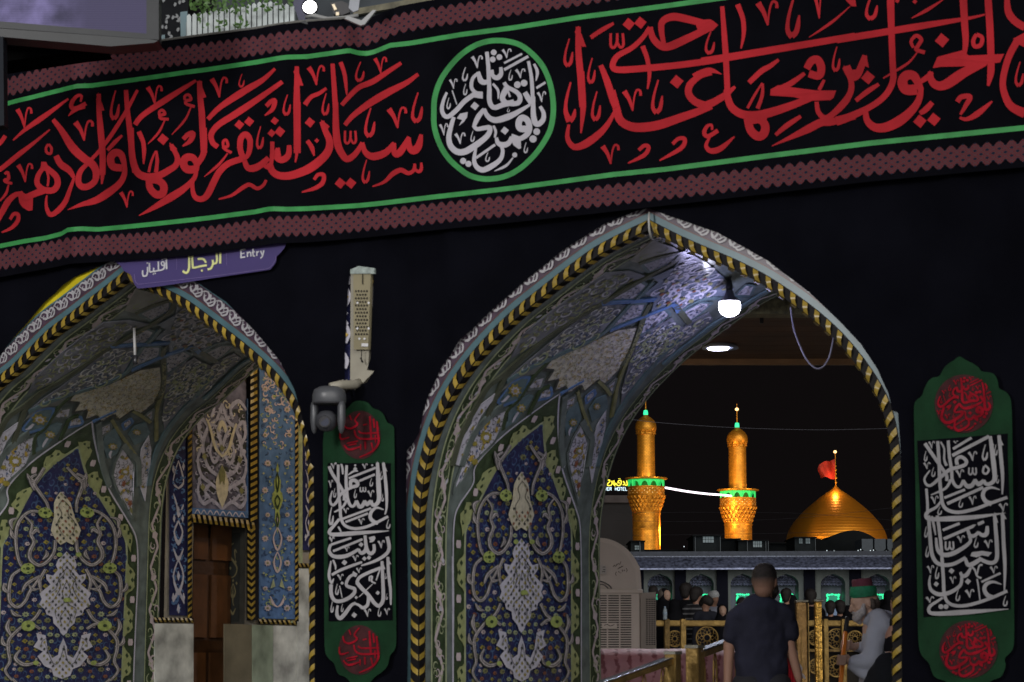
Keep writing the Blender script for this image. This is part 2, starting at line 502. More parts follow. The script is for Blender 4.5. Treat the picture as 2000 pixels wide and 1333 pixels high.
T_PL[(630, 890, .12755)] = """
50 48 45; 100 165 150 280 270 470 330 600 330 690
40 45 40; 240 140 240 400 250 600 270 800 280 950 340 1070 480 1120 650 1100 820 1030 1005 935
40 48 40; 370 150 360 350 370 550 390 680 430 770 480 770 520 690
40 62 40; 520 690 560 780 610 770 645 690
40 62 40; 645 690 680 750 740 690
50 72 45; 740 690 770 760 830 740 865 650 855 400 840 110
P; 840 85 872 225 815 200
45 50 20; 930 110 960 350 980 600 980 800 955 905
P; 928 90 992 245 935 240
50 56 50; 430 480 430 400 480 380 530 410 530 460 460 482
40 45 20; 470 480 300 570 210 720 150 760 115 680 150 540
35; 400 350 815 188
35; 560 392 802 290
35; 310 970 745 808
35; 350 1020 695 888
40 34 20; 370 680 330 760 270 820 178 868
15 52 62; 935 832 830 800 750 860 730 950 790 1020 850 1032
40 66 12; 260 970 170 1080 110 1150 110 1190 180 1212 500 1190 1015 1155
H; 90 170 790 1080 160 210 500 650 715 775 350 480 475 525 520 660 870 920 240 380 900 940 590 710 970 1040 980 1130
V; 120 210 110 210 600 690 120 210 85 160 370 500 680 790 530 640 310 400 800 890 540 640 960 1060 95 180 1255 1330
D 36; 200 120 500 150 760 150
25 30 15; 540 240 480 240 390 300
30 34 20; 285 130 305 200 310 290
D 60; 500 205
O; 570 670 480 560
25 30 20; 240 1090 285 1170
"""
T_PL[(630, 1050, .12755)] = """
35; 130 112 440 8
36; 160 212 612 28
40 62 40; 125 110 100 200 150 280 260 300 400 270 555 180
40 60 40; 550 180 590 240 650 210 665 130
45 56 45; 650 -30 665 120 690 210 740 250 790 200 785 105
D 72; 590 110
D 82; 335 385
D 66; 640 325 710 310
55 50 20; 990 -10 1020 150 980 250 850 340 700 400 590 432
60 40 20; 720 30 790 0 770 50 720 70
V; 840 950 40 170 330 410 140 220 450 550 270 370 220 320 560 660 630 740 1090 1220 940 1030 1080 1190 510 600 460 550 95 180 -20 60
45 46 25; 1000 300 1010 550 1040 800 1045 1035
P; 995 285 1052 412 1000 412
45 56 60; 910 365 920 600 930 850 920 980 860 1050 790 1000 700 880 600 780 525 690
50 48 46; 525 700 560 620 680 550 890 465
20 24 18; 885 470 820 660
P; 910 355 962 485 910 500
40 44 34; 140 575 300 490 605 378
20 44 34; 130 360 100 550 110 650 145 710
40 30 12; 140 700 172 630
30 32 15; 160 345 195 430 200 495
40 56 55; 500 560 420 600 370 680 370 740 440 770 490 790 480 860 380 940 250 980 170 950 130 850 130 720
P; 465 515 535 560 510 610 455 585
30 52 45; 490 1010 560 1040 620 1080 690 1030 705 890
40 62 30; 510 1005 440 1040 350 1160 270 1240 220 1180 230 1040
D 50; 300 700 515 920
D 62; 845 850
15 18 15; 260 740 300 925
H; 190 250 710 890 120 170 980 1160 280 320 1020 1150 840 900 1060 1220 950 985 550 640 965 1000 860 960
25 28 25; 720 670 720 610 760 600 750 670 812 705
12 16 12; 765 715 560 912
D 82; 485 1190
"""
T_PR = {}
T_PR[(1790, 840, .14255)] = """
48 46 45; 115 185 200 310 330 500 410 620 415 700
45 48 42; 290 155 310 450 320 700 340 900 360 1020 430 1100 580 1130 800 1085 1000 1010 1245 925
42 44 40; 435 145 450 350 480 550 490 680 540 770 600 775 645 690
40 64 40; 640 690 690 770 760 760 805 680
40 64 40; 800 680 850 745 925 690
45 66 46; 920 690 960 745 1040 720 1072 640 1050 400 1010 85
P; 1000 82 1066 212 1005 212
48 52 20; 1130 75 1160 400 1180 650 1175 885
P; 1125 62 1195 212 1140 212
48 50 20; 560 480 550 405 610 370 680 420 670 475 600 505 450 550 330 650 200 760 130 740 112 660 185 555
36; 500 262 755 108
46; 490 352 995 88
35; 380 932 665 818
42; 420 1012 915 788
40 34 15; 470 680 400 800 198 892
12 52 66; 1145 822 1030 790 940 820 910 900 950 980 1030 1015
36 36 36; 135 805 150 1000 152 1160
30 72 8; 330 985 270 1060 160 1120 130 1175 180 1222 450 1218 800 1195 1222 1138
V; 160 250 150 260 90 190 440 540 500 570 150 190 700 830 290 430 530 650 540 660 190 300 900 1020 710 820 900 1030 1120 1250 1000 1120
H; 100 150 290 440 200 260 510 650 890 980 200 430 1060 1110 200 360 1090 1130 620 740 570 640 940 1070 280 350 1050 1170
25 26 40; 330 165 380 260 380 400 412 492
O; 710 830 510 620
28 30 28; 935 485 990 540 960 600 912 580 925 500
"""
T_PR[(1790, 1020, .14255)] = """
45 54 45; 165 -90 190 250 210 430 270 550 380 590 520 570 675 485
40 64 50; 668 495 700 580 760 580 885 505
44 46 42; 285 -90 330 250 350 500 370 800 380 980 430 1100 560 1150 750 1130 1000 1050 1245 945
36; 360 112 592 18
42; 370 232 925 -5
40 52 40; 700 100 730 180 790 190 855 135
40 62 40; 850 140 900 180 960 160 970 55
40 62 30; 720 190 740 260 660 340 500 430 370 450 290 380 268 215
O; 390 520 260 385
V; 550 660 180 290 920 1040 240 360 1000 1110 600 710 450 540 740 850 140 240 590 710 660 790 920 1040 120 240 1020 1110
H; 780 850 210 360 250 310 610 790 105 155 60 220 120 170 330 490 530 600 930 1090 1180 1250 1010 1160
P; 740 465 758 415 900 396 1035 418 985 472 900 455 820 485
50 56 46; 850 495 950 545 1040 560 1100 500 1100 300 1070 -90
45 52 20; 1178 -110 1195 300 1212 600 1205 935
P; 1150 -90 1180 -150 1235 -40 1180 -40
P; 1050 -60 1075 -140 1120 10 1070 10
D 76; 480 670
D 70; 270 850
D 80; 705 815
C 64; 335 1160 405 1160
38 56 30; 600 685 630 740 690 720 745 625
40 58 20; 620 750 610 850 540 920 430 975 300 990 200 930 175 830 190 730
28 22 30; 760 615 800 660 830 740 890 770
22 20 16; 830 780 850 900 872 1085
20 22 30; 830 720 860 600 905 590
30; 890 822 1152 700
12 54 66; 1165 855 1050 820 960 850 930 920 970 1000 1040 1035
30 70 8; 360 1035 280 1090 190 1150 170 1220 250 1255 600 1240 1262 1192
32 34 15; 210 -80 240 60 262 180
"""
T_RC = """
30 32 28; 820 330 835 560 850 790
28 30 26; 890 380 912 560
28 34 20; 960 430 975 650 990 850 870 1020 620 1140
25 30 22; 600 620 680 665 1000 655
26 34 24; 520 600 560 730 700 780 1015 765
26 32 18; 310 430 340 540 450 570 580 490 530 400 625 270
24 30 16; 240 640 260 780 420 745
26 34 18; 320 900 420 990 650 925
20 24 14; 560 870 400 905
20 24 14; 590 820 370 865
24 28 20; 730 830 735 985
24 26 18; 850 850 880 990
20 24 16; 690 505 770 485
20 22 14; 430 310 460 410
20 22 14; 640 880 640 1000
20 24 14; 930 700 930 860
"""
T_SIGN_W = """
14; 1352 140 1354 224
14; 1348 218 1396 211
12; 1350 181 1388 175
13; 1345 146 1396 138
13; 1415 162 1417 213
13 13 13; 1415 182 1434 164 1448 174 1450 208
14 13 12; 1472 130 1472 196 1490 203
11; 1458 166 1490 160
13; 1508 156 1508 202
13 12 12; 1508 176 1518 162 1532 160
13; 1545 150 1560 192
14 14 12; 1576 146 1562 205 1542 224
16; 623 222 627 332
12 12 12; 606 270 590 256 576 268 580 290 598 294 606 278
15 16 14; 606 272 604 318 580 338 546 344
15; 546 256 548 344
14 15 14; 548 344 520 350 502 352 502 318
15; 458 268 462 360
15 15 14; 462 360 500 352
15 17 14; 392 342 398 395 430 392 442 350 440 308
D 16; 438 272 585 234 604 230 498 378 516 374
"""
T_SIGN_Y = """
21; 1150 168 1150 276
21 20 20; 1115 172 1116 262 1072 280
20 20 22; 1075 240 1080 275 1062 320 1028 334
20 20 20; 1020 292 960 302 900 316 874 314
20; 876 200 882 314
20 20 20; 930 232 985 232 1012 268
20 22 22; 846 200 846 320 820 368 784 348
D 24; 972 345
"""
T_SIGN_L = """
3; 725 205 725 335
3; 1212 170 1214 292
4 4 4; 312 378 322 450 350 478
4 4 4; 350 478 760 434 1180 386
4 4 4; 1180 386 1500 342 1630 318 1690 240 1694 205
"""
T_HOT_Y = """
14 15 14; 35 262 60 252 76 270 46 300 46 322 76 326
14 15 14; 100 262 104 300 84 328
14 15 14; 128 258 128 318 144 312 148 288
14 15 14; 205 292 180 286 190 262 218 262 222 300 196 326 166 318 164 296
14 15 14; 246 268 270 300 242 318
14 15 14; 292 260 300 318 268 318
14; 318 270 320 320
D 11; 140 336 190 236 206 236 50 300
"""
# ================================================================ materials
M_cloth = mat('black_cloth', (.0036, .0038, .0065), .95, var=.25, scale=2.2, bump=.12, bscale=14, spec=.03)
M_black = mat('banner_black', (.0034, .0034, .0056), .92, var=.2, scale=3, bump=.1, bscale=20, spec=.04)
M_red = mat('red_stitch', (.41, .020, .028), .85, var=.30, scale=2.2, spec=.15, bump=.15, bscale=300)
M_green = mat('green_ribbon', (.045, .27, .075), .6, var=.2, scale=9, spec=.3)
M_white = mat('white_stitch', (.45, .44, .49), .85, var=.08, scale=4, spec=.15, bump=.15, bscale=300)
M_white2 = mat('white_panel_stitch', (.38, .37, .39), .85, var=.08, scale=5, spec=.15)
M_gcloth = mat('green_cloth', (.006, .034, .013), .85, var=.25, scale=7, spec=.2, bump=.2, bscale=12)
M_rdisc = mat('dark_red_disc', (.040, .007, .009), .85, var=.4, scale=18)
M_rstitch = mat('crimson_stitch', (.26, .004, .014), .8, var=.35, scale=14, spec=.15)
M_violet = mat('violet_sign', (.066, .05, .165), .45, var=.07, scale=2)
M_signw = mat('sign_white', (.55, .55, .6), .5)
M_signy = mat('sign_yellow', (.66, .68, .30), .5)
M_signl = mat('sign_line', (.20, .15, .36), .5)
M_yel = mat('glazed_yellow', (.31, .215, .035), .3, var=.3, scale=9, spec=.45)
M_blk = mat('glazed_black', (.010, .009, .010), .55, spec=.12)
M_teal = mat('glazed_teal', (.075, .145, .17), .3, var=.15, scale=8, spec=.45)
M_scrollbg = mat('glazed_plum', (.07, .045, .07), .3, var=.3, scale=12)
M_scroll = mat('glazed_white_scroll', (.38, .375, .40), .3, var=.12, scale=14, spec=.45)
M_brightyel = mat('glazed_bright_yellow', (.58, .48, .02), .3, var=.15, scale=9)
M_tealbase = mat('glazed_grey_teal', (0.135, 0.165, 0.155), .25, var=.3, scale=10, spec=.45)
M_dkgreen = mat('glazed_dark_green', (0.043, 0.065, 0.032), .25, var=.3, scale=16, spec=.45)
M_ltgreen = mat('glazed_light_green', (0.348, 0.392, 0.232), .25, var=.2, scale=20, spec=.45)
M_navy = mat('glazed_navy', (0.026, 0.029, 0.088), .22, var=.3, scale=14, spec=.45)
M_lav = mat('glazed_lavender', (0.53, 0.52, 0.60), .25, var=.14, scale=18, spec=.45)
M_beige = mat('glazed_beige', (0.56, 0.52, 0.39), .28, var=.16, scale=30, spec=.4)
M_gold_t = mat('glazed_gold', (0.435, 0.304, 0.072), .28, var=.25, scale=30, spec=.4)
M_olive = mat('glazed_olive', (0.22, 0.22, 0.10), .28, var=.25, scale=20, spec=.4)
M_ink = mat('glazed_ink', (.05, .055, .05), .28, var=.25, scale=20, spec=.4)
M_rust = mat('glazed_rust', (.24, .09, .05), .28, var=.25, scale=20, spec=.4)
M_sky = mat('glazed_blue', (0.102, 0.189, 0.377), .25, var=.2, scale=14, spec=.45)
M_pink = mat('glazed_pale_pink', (0.551, 0.464, 0.478), .26, var=.12, scale=18, spec=.45)
M_dsky = mat('glazed_dull_blue', (.06, .10, .20), .25, var=.3, scale=14); M_must = mat('glazed_mustard', (.30, .25, .05), .28, var=.25, scale=20)
M_brick = mat('wall_brick', (.30, .27, .22), .8, var=.2, scale=3, bump=.4)
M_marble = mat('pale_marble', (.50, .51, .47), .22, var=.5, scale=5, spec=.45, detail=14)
M_marble2 = mat('green_marble', (.26, .31, .23), .2, var=.5, scale=3.5, spec=.5, detail=9)
M_wood = mat('brown_wood', (.06, .026, .010), .45, var=.35, scale=5, bump=.15)
def chain_mat():
    m = bpy.data.materials.new('interlaced_border'); m.use_nodes = True; t = m.node_tree; b = t.nodes['Principled BSDF']
    b.inputs['Roughness'].default_value = .85; b.inputs['Specular IOR Level'].default_value = .15
    def nd(op, a, c=None):
        n = t.nodes.new('ShaderNodeMath'); n.operation = op
        for i, q in enumerate((a, c)):
            if q is None: continue
            if isinstance(q, (int, float)): n.inputs[i].default_value = q
            else: t.links.new(q, n.inputs[i])
        return n.outputs[0]
    uv = t.nodes.new('ShaderNodeUVMap'); sp = t.nodes.new('ShaderNodeSeparateXYZ'); t.links.new(uv.outputs[0], sp.inputs[0])
    a, bb = sp.outputs[0], sp.outputs[1]
    p = nd('FRACT', nd('ADD', a, bb)); q = nd('FRACT', nd('ADD', nd('SUBTRACT', a, bb), 50))
    dp = nd('ABSOLUTE', nd('SUBTRACT', p, .5)); dq = nd('ABSOLUTE', nd('SUBTRACT', q, .5))
    mxx = nd('MAXIMUM', dp, dq); edge = nd('GREATER_THAN', mxx, .40); core = nd('LESS_THAN', mxx, .20); ring_ = nd('LESS_THAN', nd('ABSOLUTE', nd('SUBTRACT', mxx, .25)), .04)
    def mixc(f, c1, c2):
        n = t.nodes.new('ShaderNodeMixRGB'); t.links.new(f, n.inputs[0])
        if isinstance(c1, tuple): n.inputs[1].default_value = c1+(1,)
        else: t.links.new(c1, n.inputs[1])
        n.inputs[2].default_value = c2+(1,); return n.outputs[0]
    c = mixc(edge, (.125, .008, .016), (.085, .042, .05)); c = mixc(ring_, c, (.10, .06, .06)); c = mixc(core, c, (.008, .012, .03))
    t.links.new(c, b.inputs['Base Color']); return m
M_chain = chain_mat()
# ================================================================ arches of the gate
def arc_from_px(pxs, w=0): return [uz(x, y, w) for x, y in pxs]
RA = [(819, 1333), (819, 1180), (819, 1060), (822, 990), (832, 920), (846, 862), (866, 808), (893, 757), (928, 708), (968, 663), (1012, 620), (1062, 580), (1112, 541), (1164, 503), (1213, 476)]
RA2 = [(1322, 478), (1376, 502), (1430, 525), (1485, 553), (1535, 585), (1583, 620), (1630, 662), (1668, 706), (1700, 752), (1722, 795), (1736, 850), (1742, 910), (1744, 1000), (1744, 1150), (1744, 1333)]
AP_R = (1267, 450)
LA2 = [(300, 571), (353, 597), (392, 624), (434, 656), (472, 686), (508, 717), (540, 750), (566, 787), (585, 830), (598, 880), (604, 940), (605, 1020), (605, 1150), (605, 1333)]
AP_L = (247, 546)
LA1 = [(0, 752), (32, 726), (67, 691), (102, 657), (141, 628), (176, 601), (213, 573)]
def arch_curve(L, ap, Rr):
    a = arc_from_px(L)+[uz(*ap)]; b = [uz(*ap)]+arc_from_px(Rr)
    a = [(a[0][0], 0.0)]+a; b = b+[(b[-1][0], 0.0)]
    A = catmull(a[1:], 4); B = catmull(b[:-1], 4)
    return [Vector(a[0])]+A+B[1:]+[Vector(b[-1])], 1+len(A)-1
CR, iR = arch_curve(RA, AP_R, RA2)
apL = uz(*AP_L); rp = arc_from_px(LA2)
mir = [(2*apL[0]-u, z) for u, z in rp[::-1]]
l1 = arc_from_px(LA1)
mir = [p for p in mir if p[1] < l1[0][1]-.05]+l1
a_ = catmull(mir+[apL], 4); b_ = catmull([apL]+rp, 4)
CL = [Vector((mir[0][0], 0))]+a_+b_[1:]+[Vector((rp[-1][0], 0))]; iL = len(a_)
def resample(C, iap, step=.03):
    """even arc length samples, keeping the pointed apex; -> points, s values, index of apex"""
    def rs(P):
        D = [0]
        for a, b in zip(P, P[1:]): D.append(D[-1]+(b-a).length)
        n = max(2, int(D[-1]/step)); out = []; j = 0
        for i in range(n+1):
            d = D[-1]*i/n
            while j < len(P)-2 and D[j+1] < d: j += 1
            t = (d-D[j])/max(1e-9, D[j+1]-D[j]); out.append(P[j]+(P[j+1]-P[j])*t)
        return out, D[-1]
    A, LA = rs(C[:iap+1]); B, LB = rs(C[iap:])
    return A+B[1:], len(A)-1, LA, LB
class Arch:
    def __init__(s, C, iap):
        s.P, s.ia, s.LA, s.LB = resample(C, iap); s.D = [0]
        for a, b in zip(s.P, s.P[1:]): s.D.append(s.D[-1]+(b-a).length)
    def loc(s, d):
        d = max(0, min(s.D[-1]-1e-6, d)); lo, hi = 0, len(s.D)-1
        while hi-lo > 1:
            m = (lo+hi)//2
            if s.D[m] <= d: lo = m
            else: hi = m
        t = (d-s.D[lo])/(s.D[hi]-s.D[lo]); return s.P[lo]+(s.P[hi]-s.P[lo])*t, lo
    def nrm(s, i, k=3):                       # outward (away from the opening) normal at sample i
        if i < s.ia: a, b = max(0, i-k), min(s.ia, i+k)
        elif i > s.ia: a, b = max(s.ia, i-k), min(len(s.P)-1, i+k)
        else:                                  # mitre at the apex
            n1 = s.nrm(i-1, 2); n2 = s.nrm(i+1, 2); m = (n1+n2).normalized(); return m/max(.5, m.dot(n1))
        d = (s.P[b]-s.P[a]).normalized(); return Vector((-d.y, d.x))
    def nat(s, d):
        p, i = s.loc(d); t = (d-s.D[i])/(s.D[i+1]-s.D[i]); return p, (s.nrm(i)*(1-t)+s.nrm(i+1)*t)
    def face(s, d, o, w=0.0):                 # point on the wall face, o outward from the edge
        p, n = s.nat(d); q = p+n*o; return W3(q.x, q.y, w)
    def lin(s, d, w, o=0.0):                  # point on the lining, lifted o into the opening
        p, n = s.nat(d); q = p-n*o; return W3(q.x, q.y, w)
    def hit(s, x, y):                         # sight line -> (s, w) on the lining
        d = ray(x, y); c = CAM-P0
        ou, oz, ow = c.dot(U), c.z, c.dot(N); du, dz, dw = d.dot(U), d.z, d.dot(N); best = None
        for i in range(len(s.P)-1):
            a, b = s.P[i], s.P[i+1]; ex, ey = b.x-a.x, b.y-a.y; den = du*ey-dz*ex
            if abs(den) < 1e-12: continue
            t = ((a.x-ou)*ey-(a.y-oz)*ex)/den; q = ((a.x-ou)*dz-(a.y-oz)*du)/den
            if -.001 <= q <= 1.001 and t > 0:
                w = ow+dw*t
                if w > -.02 and (best is None or t < best[0]): best = (t, s.D[i]+(s.D[i+1]-s.D[i])*q, w)
        return (best[1], best[2]) if best else (s.D[s.ia], 1.0)
AR = Arch(CR, iR); AL = Arch(CL, iL); DEPTH = 2.31
# ================================================================ wall and black drape
gate = thing('gate_wall', 'long street wall with two pointed archways behind black mourning cloth', 'wall', W3(0, 0, .1))
def outline(A, o):
    pts = []
    for i in range(0, len(A.P), 3):
        n = A.nrm(i); p = A.P[i]+n*o; pts.append((p.x, p.y))
    n = A.nrm(len(A.P)-1); p = A.P[-1]+n*o; pts.append((p.x, p.y)); return pts
WALL_U0, WALL_U1, TOPZ = -6.2, 5.0, 4.70
def slab(name, poly, holes, w, m, step, parent, label=None, wfn=None):
    vs, F = fill2d(poly, step, holes); mb = MB()
    mb.mesh([W3(u, z, w+(wfn(u, z) if wfn else 0)) for u, z in vs], F); return mb.build(name, m, parent, smooth=True, label=label)
def top_z(u):      # top of the wall follows the line seen above the banner
    return 5.05
hl = [(p[0], max(p[1], -.2)) for p in outline(AL, .02)]; hr = [(p[0], max(p[1], -.2)) for p in outline(AR, .02)]
hl[0] = (hl[0][0], -.2); hl[-1] = (hl[-1][0], -.2); hr[0] = (hr[0][0], -.2); hr[-1] = (hr[-1][0], -.2)
wall_poly = [(WALL_U0, -.5), (WALL_U1, -.5), (WALL_U1, TOPZ), (WALL_U0, TOPZ)]
slab('masonry', wall_poly, [hl, hr], .03, M_brick, .6, gate)
slab('masonry', wall_poly, [hl, hr], DEPTH, M_brick, .6, gate)
mb = MB(); mb.box(W3(WALL_U0, TOPZ, .03), U*(WALL_U1-WALL_U0), N*DEPTH, Vector((0, 0, .04)))
mb.build('coping', mat('coping_stone', (.20, .2, .2), .7), gate)
def cloth_w(u, z):
    f = sum(.026*math.exp(-((u-c+.04*math.sin(z*2.1+c))/.035)**2) for c in (-2.05, -1.86, -1.62, -1.3, .2, .9, 1.9, 2.35, -4.4, -3.9)); return -.030-f-.004*math.sin(u*9+math.sin(z*1.7)*1.2)+.003*math.sin(z*3+u*4)
CE_R = [(797, 1333), (797, 1150), (797, 880), (808, 868), (818, 845), (826, 800), (836, 770), (862, 716), (900, 666), (960, 606), (1030, 543), (1100, 488), (1180, 437), (1240, 413), (1267, 407),
        (1310, 423), (1400, 454), (1500, 510), (1580, 571), (1640, 629), (1680, 672), (1712, 720), (1734, 768), (1742, 802), (1753, 806), (1758, 870), (1761, 930), (1762, 1150), (1762, 1333)]
CE_L = [(0, 690), (30, 655), (53, 632), (88, 590), (145, 541), (211, 513), (262, 498), (330, 512), (381, 549), (441, 590), (500, 650), (545, 703), (575, 760), (590, 812), (601, 860), (607, 905), (612, 912), (613, 1150), (613, 1333)]
er = [uz(x, y, -.034) for x, y in CE_R]; er = [(er[0][0], -.3)]+er+[(er[-1][0], -.3)]
el = [uz(x, y, -.034) for x, y in CE_L]; uL = 2*apL[0]-el[-1][0]; el = [(uL, -.3), (uL, 1.8), (uL+.05, 2.1), (uL+.2, 2.5)]+[p for p in el if True]+[(el[-1][0], -.3)]
el = [p for p in el]
slit = [uz(x, y, -.034) for x, y in [(684, 527), (700, 520), (731, 524), (729, 560), (723, 700), (716, 722), (731, 724), (715, 748), (690, 755), (672, 752), (671, 700), (674, 640), (678, 570)]]
drape_poly = [(WALL_U0, -.6), (WALL_U1, -.6), (WALL_U1, TOPZ-.1), (WALL_U0, TOPZ-.1)]
vs, F = fill2d(drape_poly, .085, [el, er, slit]); mb = MB(); mb.mesh([W3(u, z, cloth_w(u, z)) for u, z in vs], F)
dr = mb.build('black_drape', M_cloth, smooth=True, offs=W3(0, 0, 0)); tag(dr, 'huge black mourning cloth covering the wall round both tiled archways', 'drape')
# ================================================================ tiled archways
def strip(A, o0, o1, w, m, name, parent, s0=0, s1=None, label=None):
    mb = MB(); rows = []
    for i in range(len(A.P)):
        if A.D[i] < s0 or (s1 and A.D[i] > s1): continue
        n = A.nrm(i); a = A.P[i]+n*o0; b = A.P[i]+n*o1; rows.append([W3(a.x, a.y, w), W3(b.x, b.y, w)])
    mb.grid(rows); return mb.build(name, m, parent, label=label)
SR0 = AR.D[AR.ia]
PANEL = []         # pieces of the lining: (name, material, kind, [(verts (s,w,o)), faces])
class LB:          # builder in (s, w, lift) space of the right arch
    def __init__(s): s.v = []; s.f = []
    def fn(s, px): return None
    def mesh(s, V, F):
        i = len(s.v); s.v += V; s.f += [tuple(i+k for k in f) for f in F]
    def grid(s, rows):
        i = len(s.v); n = len(rows[0])
        for r in rows: s.v += r
        for a in range(len(rows)-1):
            for b in range(n-1): s.f.append((i+a*n+b, i+a*n+b+1, i+(a+1)*n+b+1, i+(a+1)*n+b))
class LM(MB):
    """MB whose points are (s, w, lift) triples"""
    pass
def sw(x, y, o=0.0):
    a, b = AR.hit(x, y); return Vector((a, b, o))
def lining_piece(name, m, mb, kind=None, label=None): PANEL.append((name, m, mb, kind, label))
def tile_poly(name, m, pts, th=.008, step=.12, base_o=0.0, label=None):
    P = [tuple(sw(x, y)[:2]) for x, y in pts]; return tile_sw(name, m, P, th, step, base_o, label)
def tile_sw(name, m, P, th=.008, step=.12, base_o=0.0, label=None):
    try: vs, F = fill2d(P, step)
    except Exception: return
    mb = LM(); mb.mesh([Vector((a, b, base_o+th)) for a, b in vs], F)
    Q = []
    for a, b in zip(P, P[1:]+P[:1]):
        L = math.hypot(b[0]-a[0], b[1]-a[1]); k = max(1, int(L/step))
        Q += [(a[0]+(b[0]-a[0])*i/k, a[1]+(b[1]-a[1])*i/k) for i in range(k)]
    Q.append(Q[0]); mb.grid([[Vector((a, b, base_o+th)), Vector((a, b, base_o))] for a, b in Q])
    lining_piece(name, m, mb, None, label); return P
def crop(x0, y0, k): return lambda x, y: (x0+x*k, y0+y*k)
def pl(c, t):
    q = [float(v) for v in t.split()]; return [c(a, b) for a, b in zip(q[::2], q[1::2])]
X1 = crop(850, 640, .2025); X2 = crop(780, 860, .3547); X3 = crop(1100, 440, .20253)
def pen(m, name, c, text, o, wk=1.0, kind='stuff'):
    mb = LM(); strokes(mb, text, lambda x, y, l: sw(*c(x, y), o+l*.0003), 4, wk); lining_piece(name, m, mb, kind)
# ---- motifs scattered inside an outline of the (s, w) sheet
def motifs(name, m, P, spacing, shape, size, o, seed=1, margin=.6, skip=None):
    q = random.Random(seed); mb = LM(); xs = [p[0] for p in P]; ys = [p[1] for p in P]; a = min(xs); lv = 0; row = 0
    while a < max(xs):
        b = min(ys)+(spacing*.5 if row % 2 else 0)
        while b < max(ys):
            x = a+q.uniform(-.22, .22)*spacing; y = b+q.uniform(-.22, .22)*spacing
            if all(inside(P, x+dx*size*margin, y+dy*size*margin) for dx, dy in ((1, 0), (-1, 0), (0, 1), (0, -1))) and not (skip and skip(x, y)):
                t = q.uniform(0, 6.28); lo = o+lv*.0002; lv = (lv+1) % 6; sc = size*q.uniform(.75, 1.15)
                if shape == 'leaf': pp = [(math.cos(t+k*1.047)*sc*(.5 if k % 3 else .95), math.sin(t+k*1.047)*sc*(.5 if k % 3 else .95)) for k in range(6)]
                elif shape == 'flower': pp = [(math.cos(t+k*.628)*sc*(.85 if k % 2 else .5), math.sin(t+k*.628)*sc*(.85 if k % 2 else .5)) for k in range(10)]
                elif shape == 'dot': pp = [(math.cos(k*1.257)*sc*.5, math.sin(k*1.257)*sc*.5) for k in range(5)]
                elif shape == 'curl':
                    pts = [(x+sc*(.35+.65*k/7)*math.cos(t+k*.75), y+sc*(.35+.65*k/7)*math.sin(t+k*.75)) for k in range(8)]
                    L, Rr = ribbon(pts, (sc*.12, sc*.32, sc*.08), 2); mb.grid([[Vector((l.x, l.y, lo+i*.00003)), Vector((r.x, r.y, lo+i*.00003))] for i, (l, r) in enumerate(zip(L, Rr))]); b += spacing; continue
                mb.poly([Vector((x+u_, y+v_, lo)) for u_, v_ in pp])
            b += spacing
        a += spacing*.8; row += 1
    if mb.v: lining_piece(name, m, mb, 'stuff')
def wavy(name, m, pA, n, amp, w, o, phase=0, seedv=0):
    """winding vine along a list of (s,w) points"""
    P = catmull(pA, 8); D = [0]
    for a, b in zip(P, P[1:]): D.append(D[-1]+(b-a).length)
    mb = LM(); pts = []
    K = int(n*10)
    for i in range(K+1):
        d = D[-1]*i/K; j = max(k for k in range(len(D)) if D[k] <= d+1e-9); j = min(j, len(P)-2)
        t = (d-D[j])/max(1e-9, D[j+1]-D[j]); p = P[j]+(P[j+1]-P[j])*t; e = (P[j+1]-P[j]).normalized(); nn = Vector((-e.y, e.x))
        pts.append(p+nn*amp*math.sin(i/10*math.pi*2+phase)+e*amp*.35*math.sin(i/10*math.pi*4+phase))
    L, Rr = ribbon([tuple(p) for p in pts], (w,), 2); mb.grid([[Vector((l.x, l.y, o)), Vector((r.x, r.y, o))] for l, r in zip(L, Rr)])
    for i in range(5, K, 10):                      # leaf at every bend
        p = pts[i]; q = pts[min(i+2, K)]; e = (q-p).normalized(); nn = Vector((-e.y, e.x))
        mb.poly([Vector((*(p-e*w*1.6), o+.001)), Vector((*(p+nn*w*1.5), o+.001)), Vector((*(p+e*w*2.4), o+.001)), Vector((*(p-nn*w*1.5), o+.001))])
    lining_piece(name, m, mb, 'stuff')
# ---- long border strips: w measured on the left jamb at y = 1250
def wj(X): return AR.hit(780+X*.3547, 1250)[1]
S_END = AR.D[AR.ia]+2.2
def strip_sw(name, m, w0, w1, o, s0=0.0, s1=None):
    s1 = s1 or AR.D[-1]; mb = LM(); n = int((s1-s0)/.07)
    mb.grid([[Vector((s0+(s1-s0)*i/n, w0, o)), Vector((s0+(s1-s0)*i/n, w1, o))] for i in range(n+1)]); lining_piece(name, m, mb)
wA, wB, wC, wD = wj(170), wj(178), wj(250), wj(257)
strip_sw('border_line', M_ltgreen, wA, wB, .004); strip_sw('border_strip', M_dkgreen, wB, wC, .002); strip_sw('border_line', M_ltgreen, wC, wD, .004)
wvx = [(s_, (wB+wC)/2) for s_ in [i*.25 for i in range(int(AR.D[-1]/.25))]]
wavy('border_scroll', M_pink, wvx, AR.D[-1]/.36, (wC-wB)*.27, (wC-wB)*.17, .005)
Ps1 = [(0.8, wB+.006), (AR.D[-1]-.8, wB+.006), (AR.D[-1]-.8, wC-.006), (0.8, wC-.006)]
motifs('border_curls', M_ltgreen, Ps1, .085, 'curl', .034, .006, 71, .5)
motifs('border_curls', M_pink, Ps1, .12, 'curl', .034, .0075, 72, .5)
motifs('border_buds', M_lav, Ps1, .17, 'leaf', .024, .009, 73, .5)
wavy('border_scroll', M_ltgreen, wvx, AR.D[-1]/.42, (wC-wB)*.27, (wC-wB)*.08, .004, 3.14)
strip_sw('border_line', M_lav, wj(286), wj(292), .0045, 0, AR.hit(*X2(290, 640))[0])
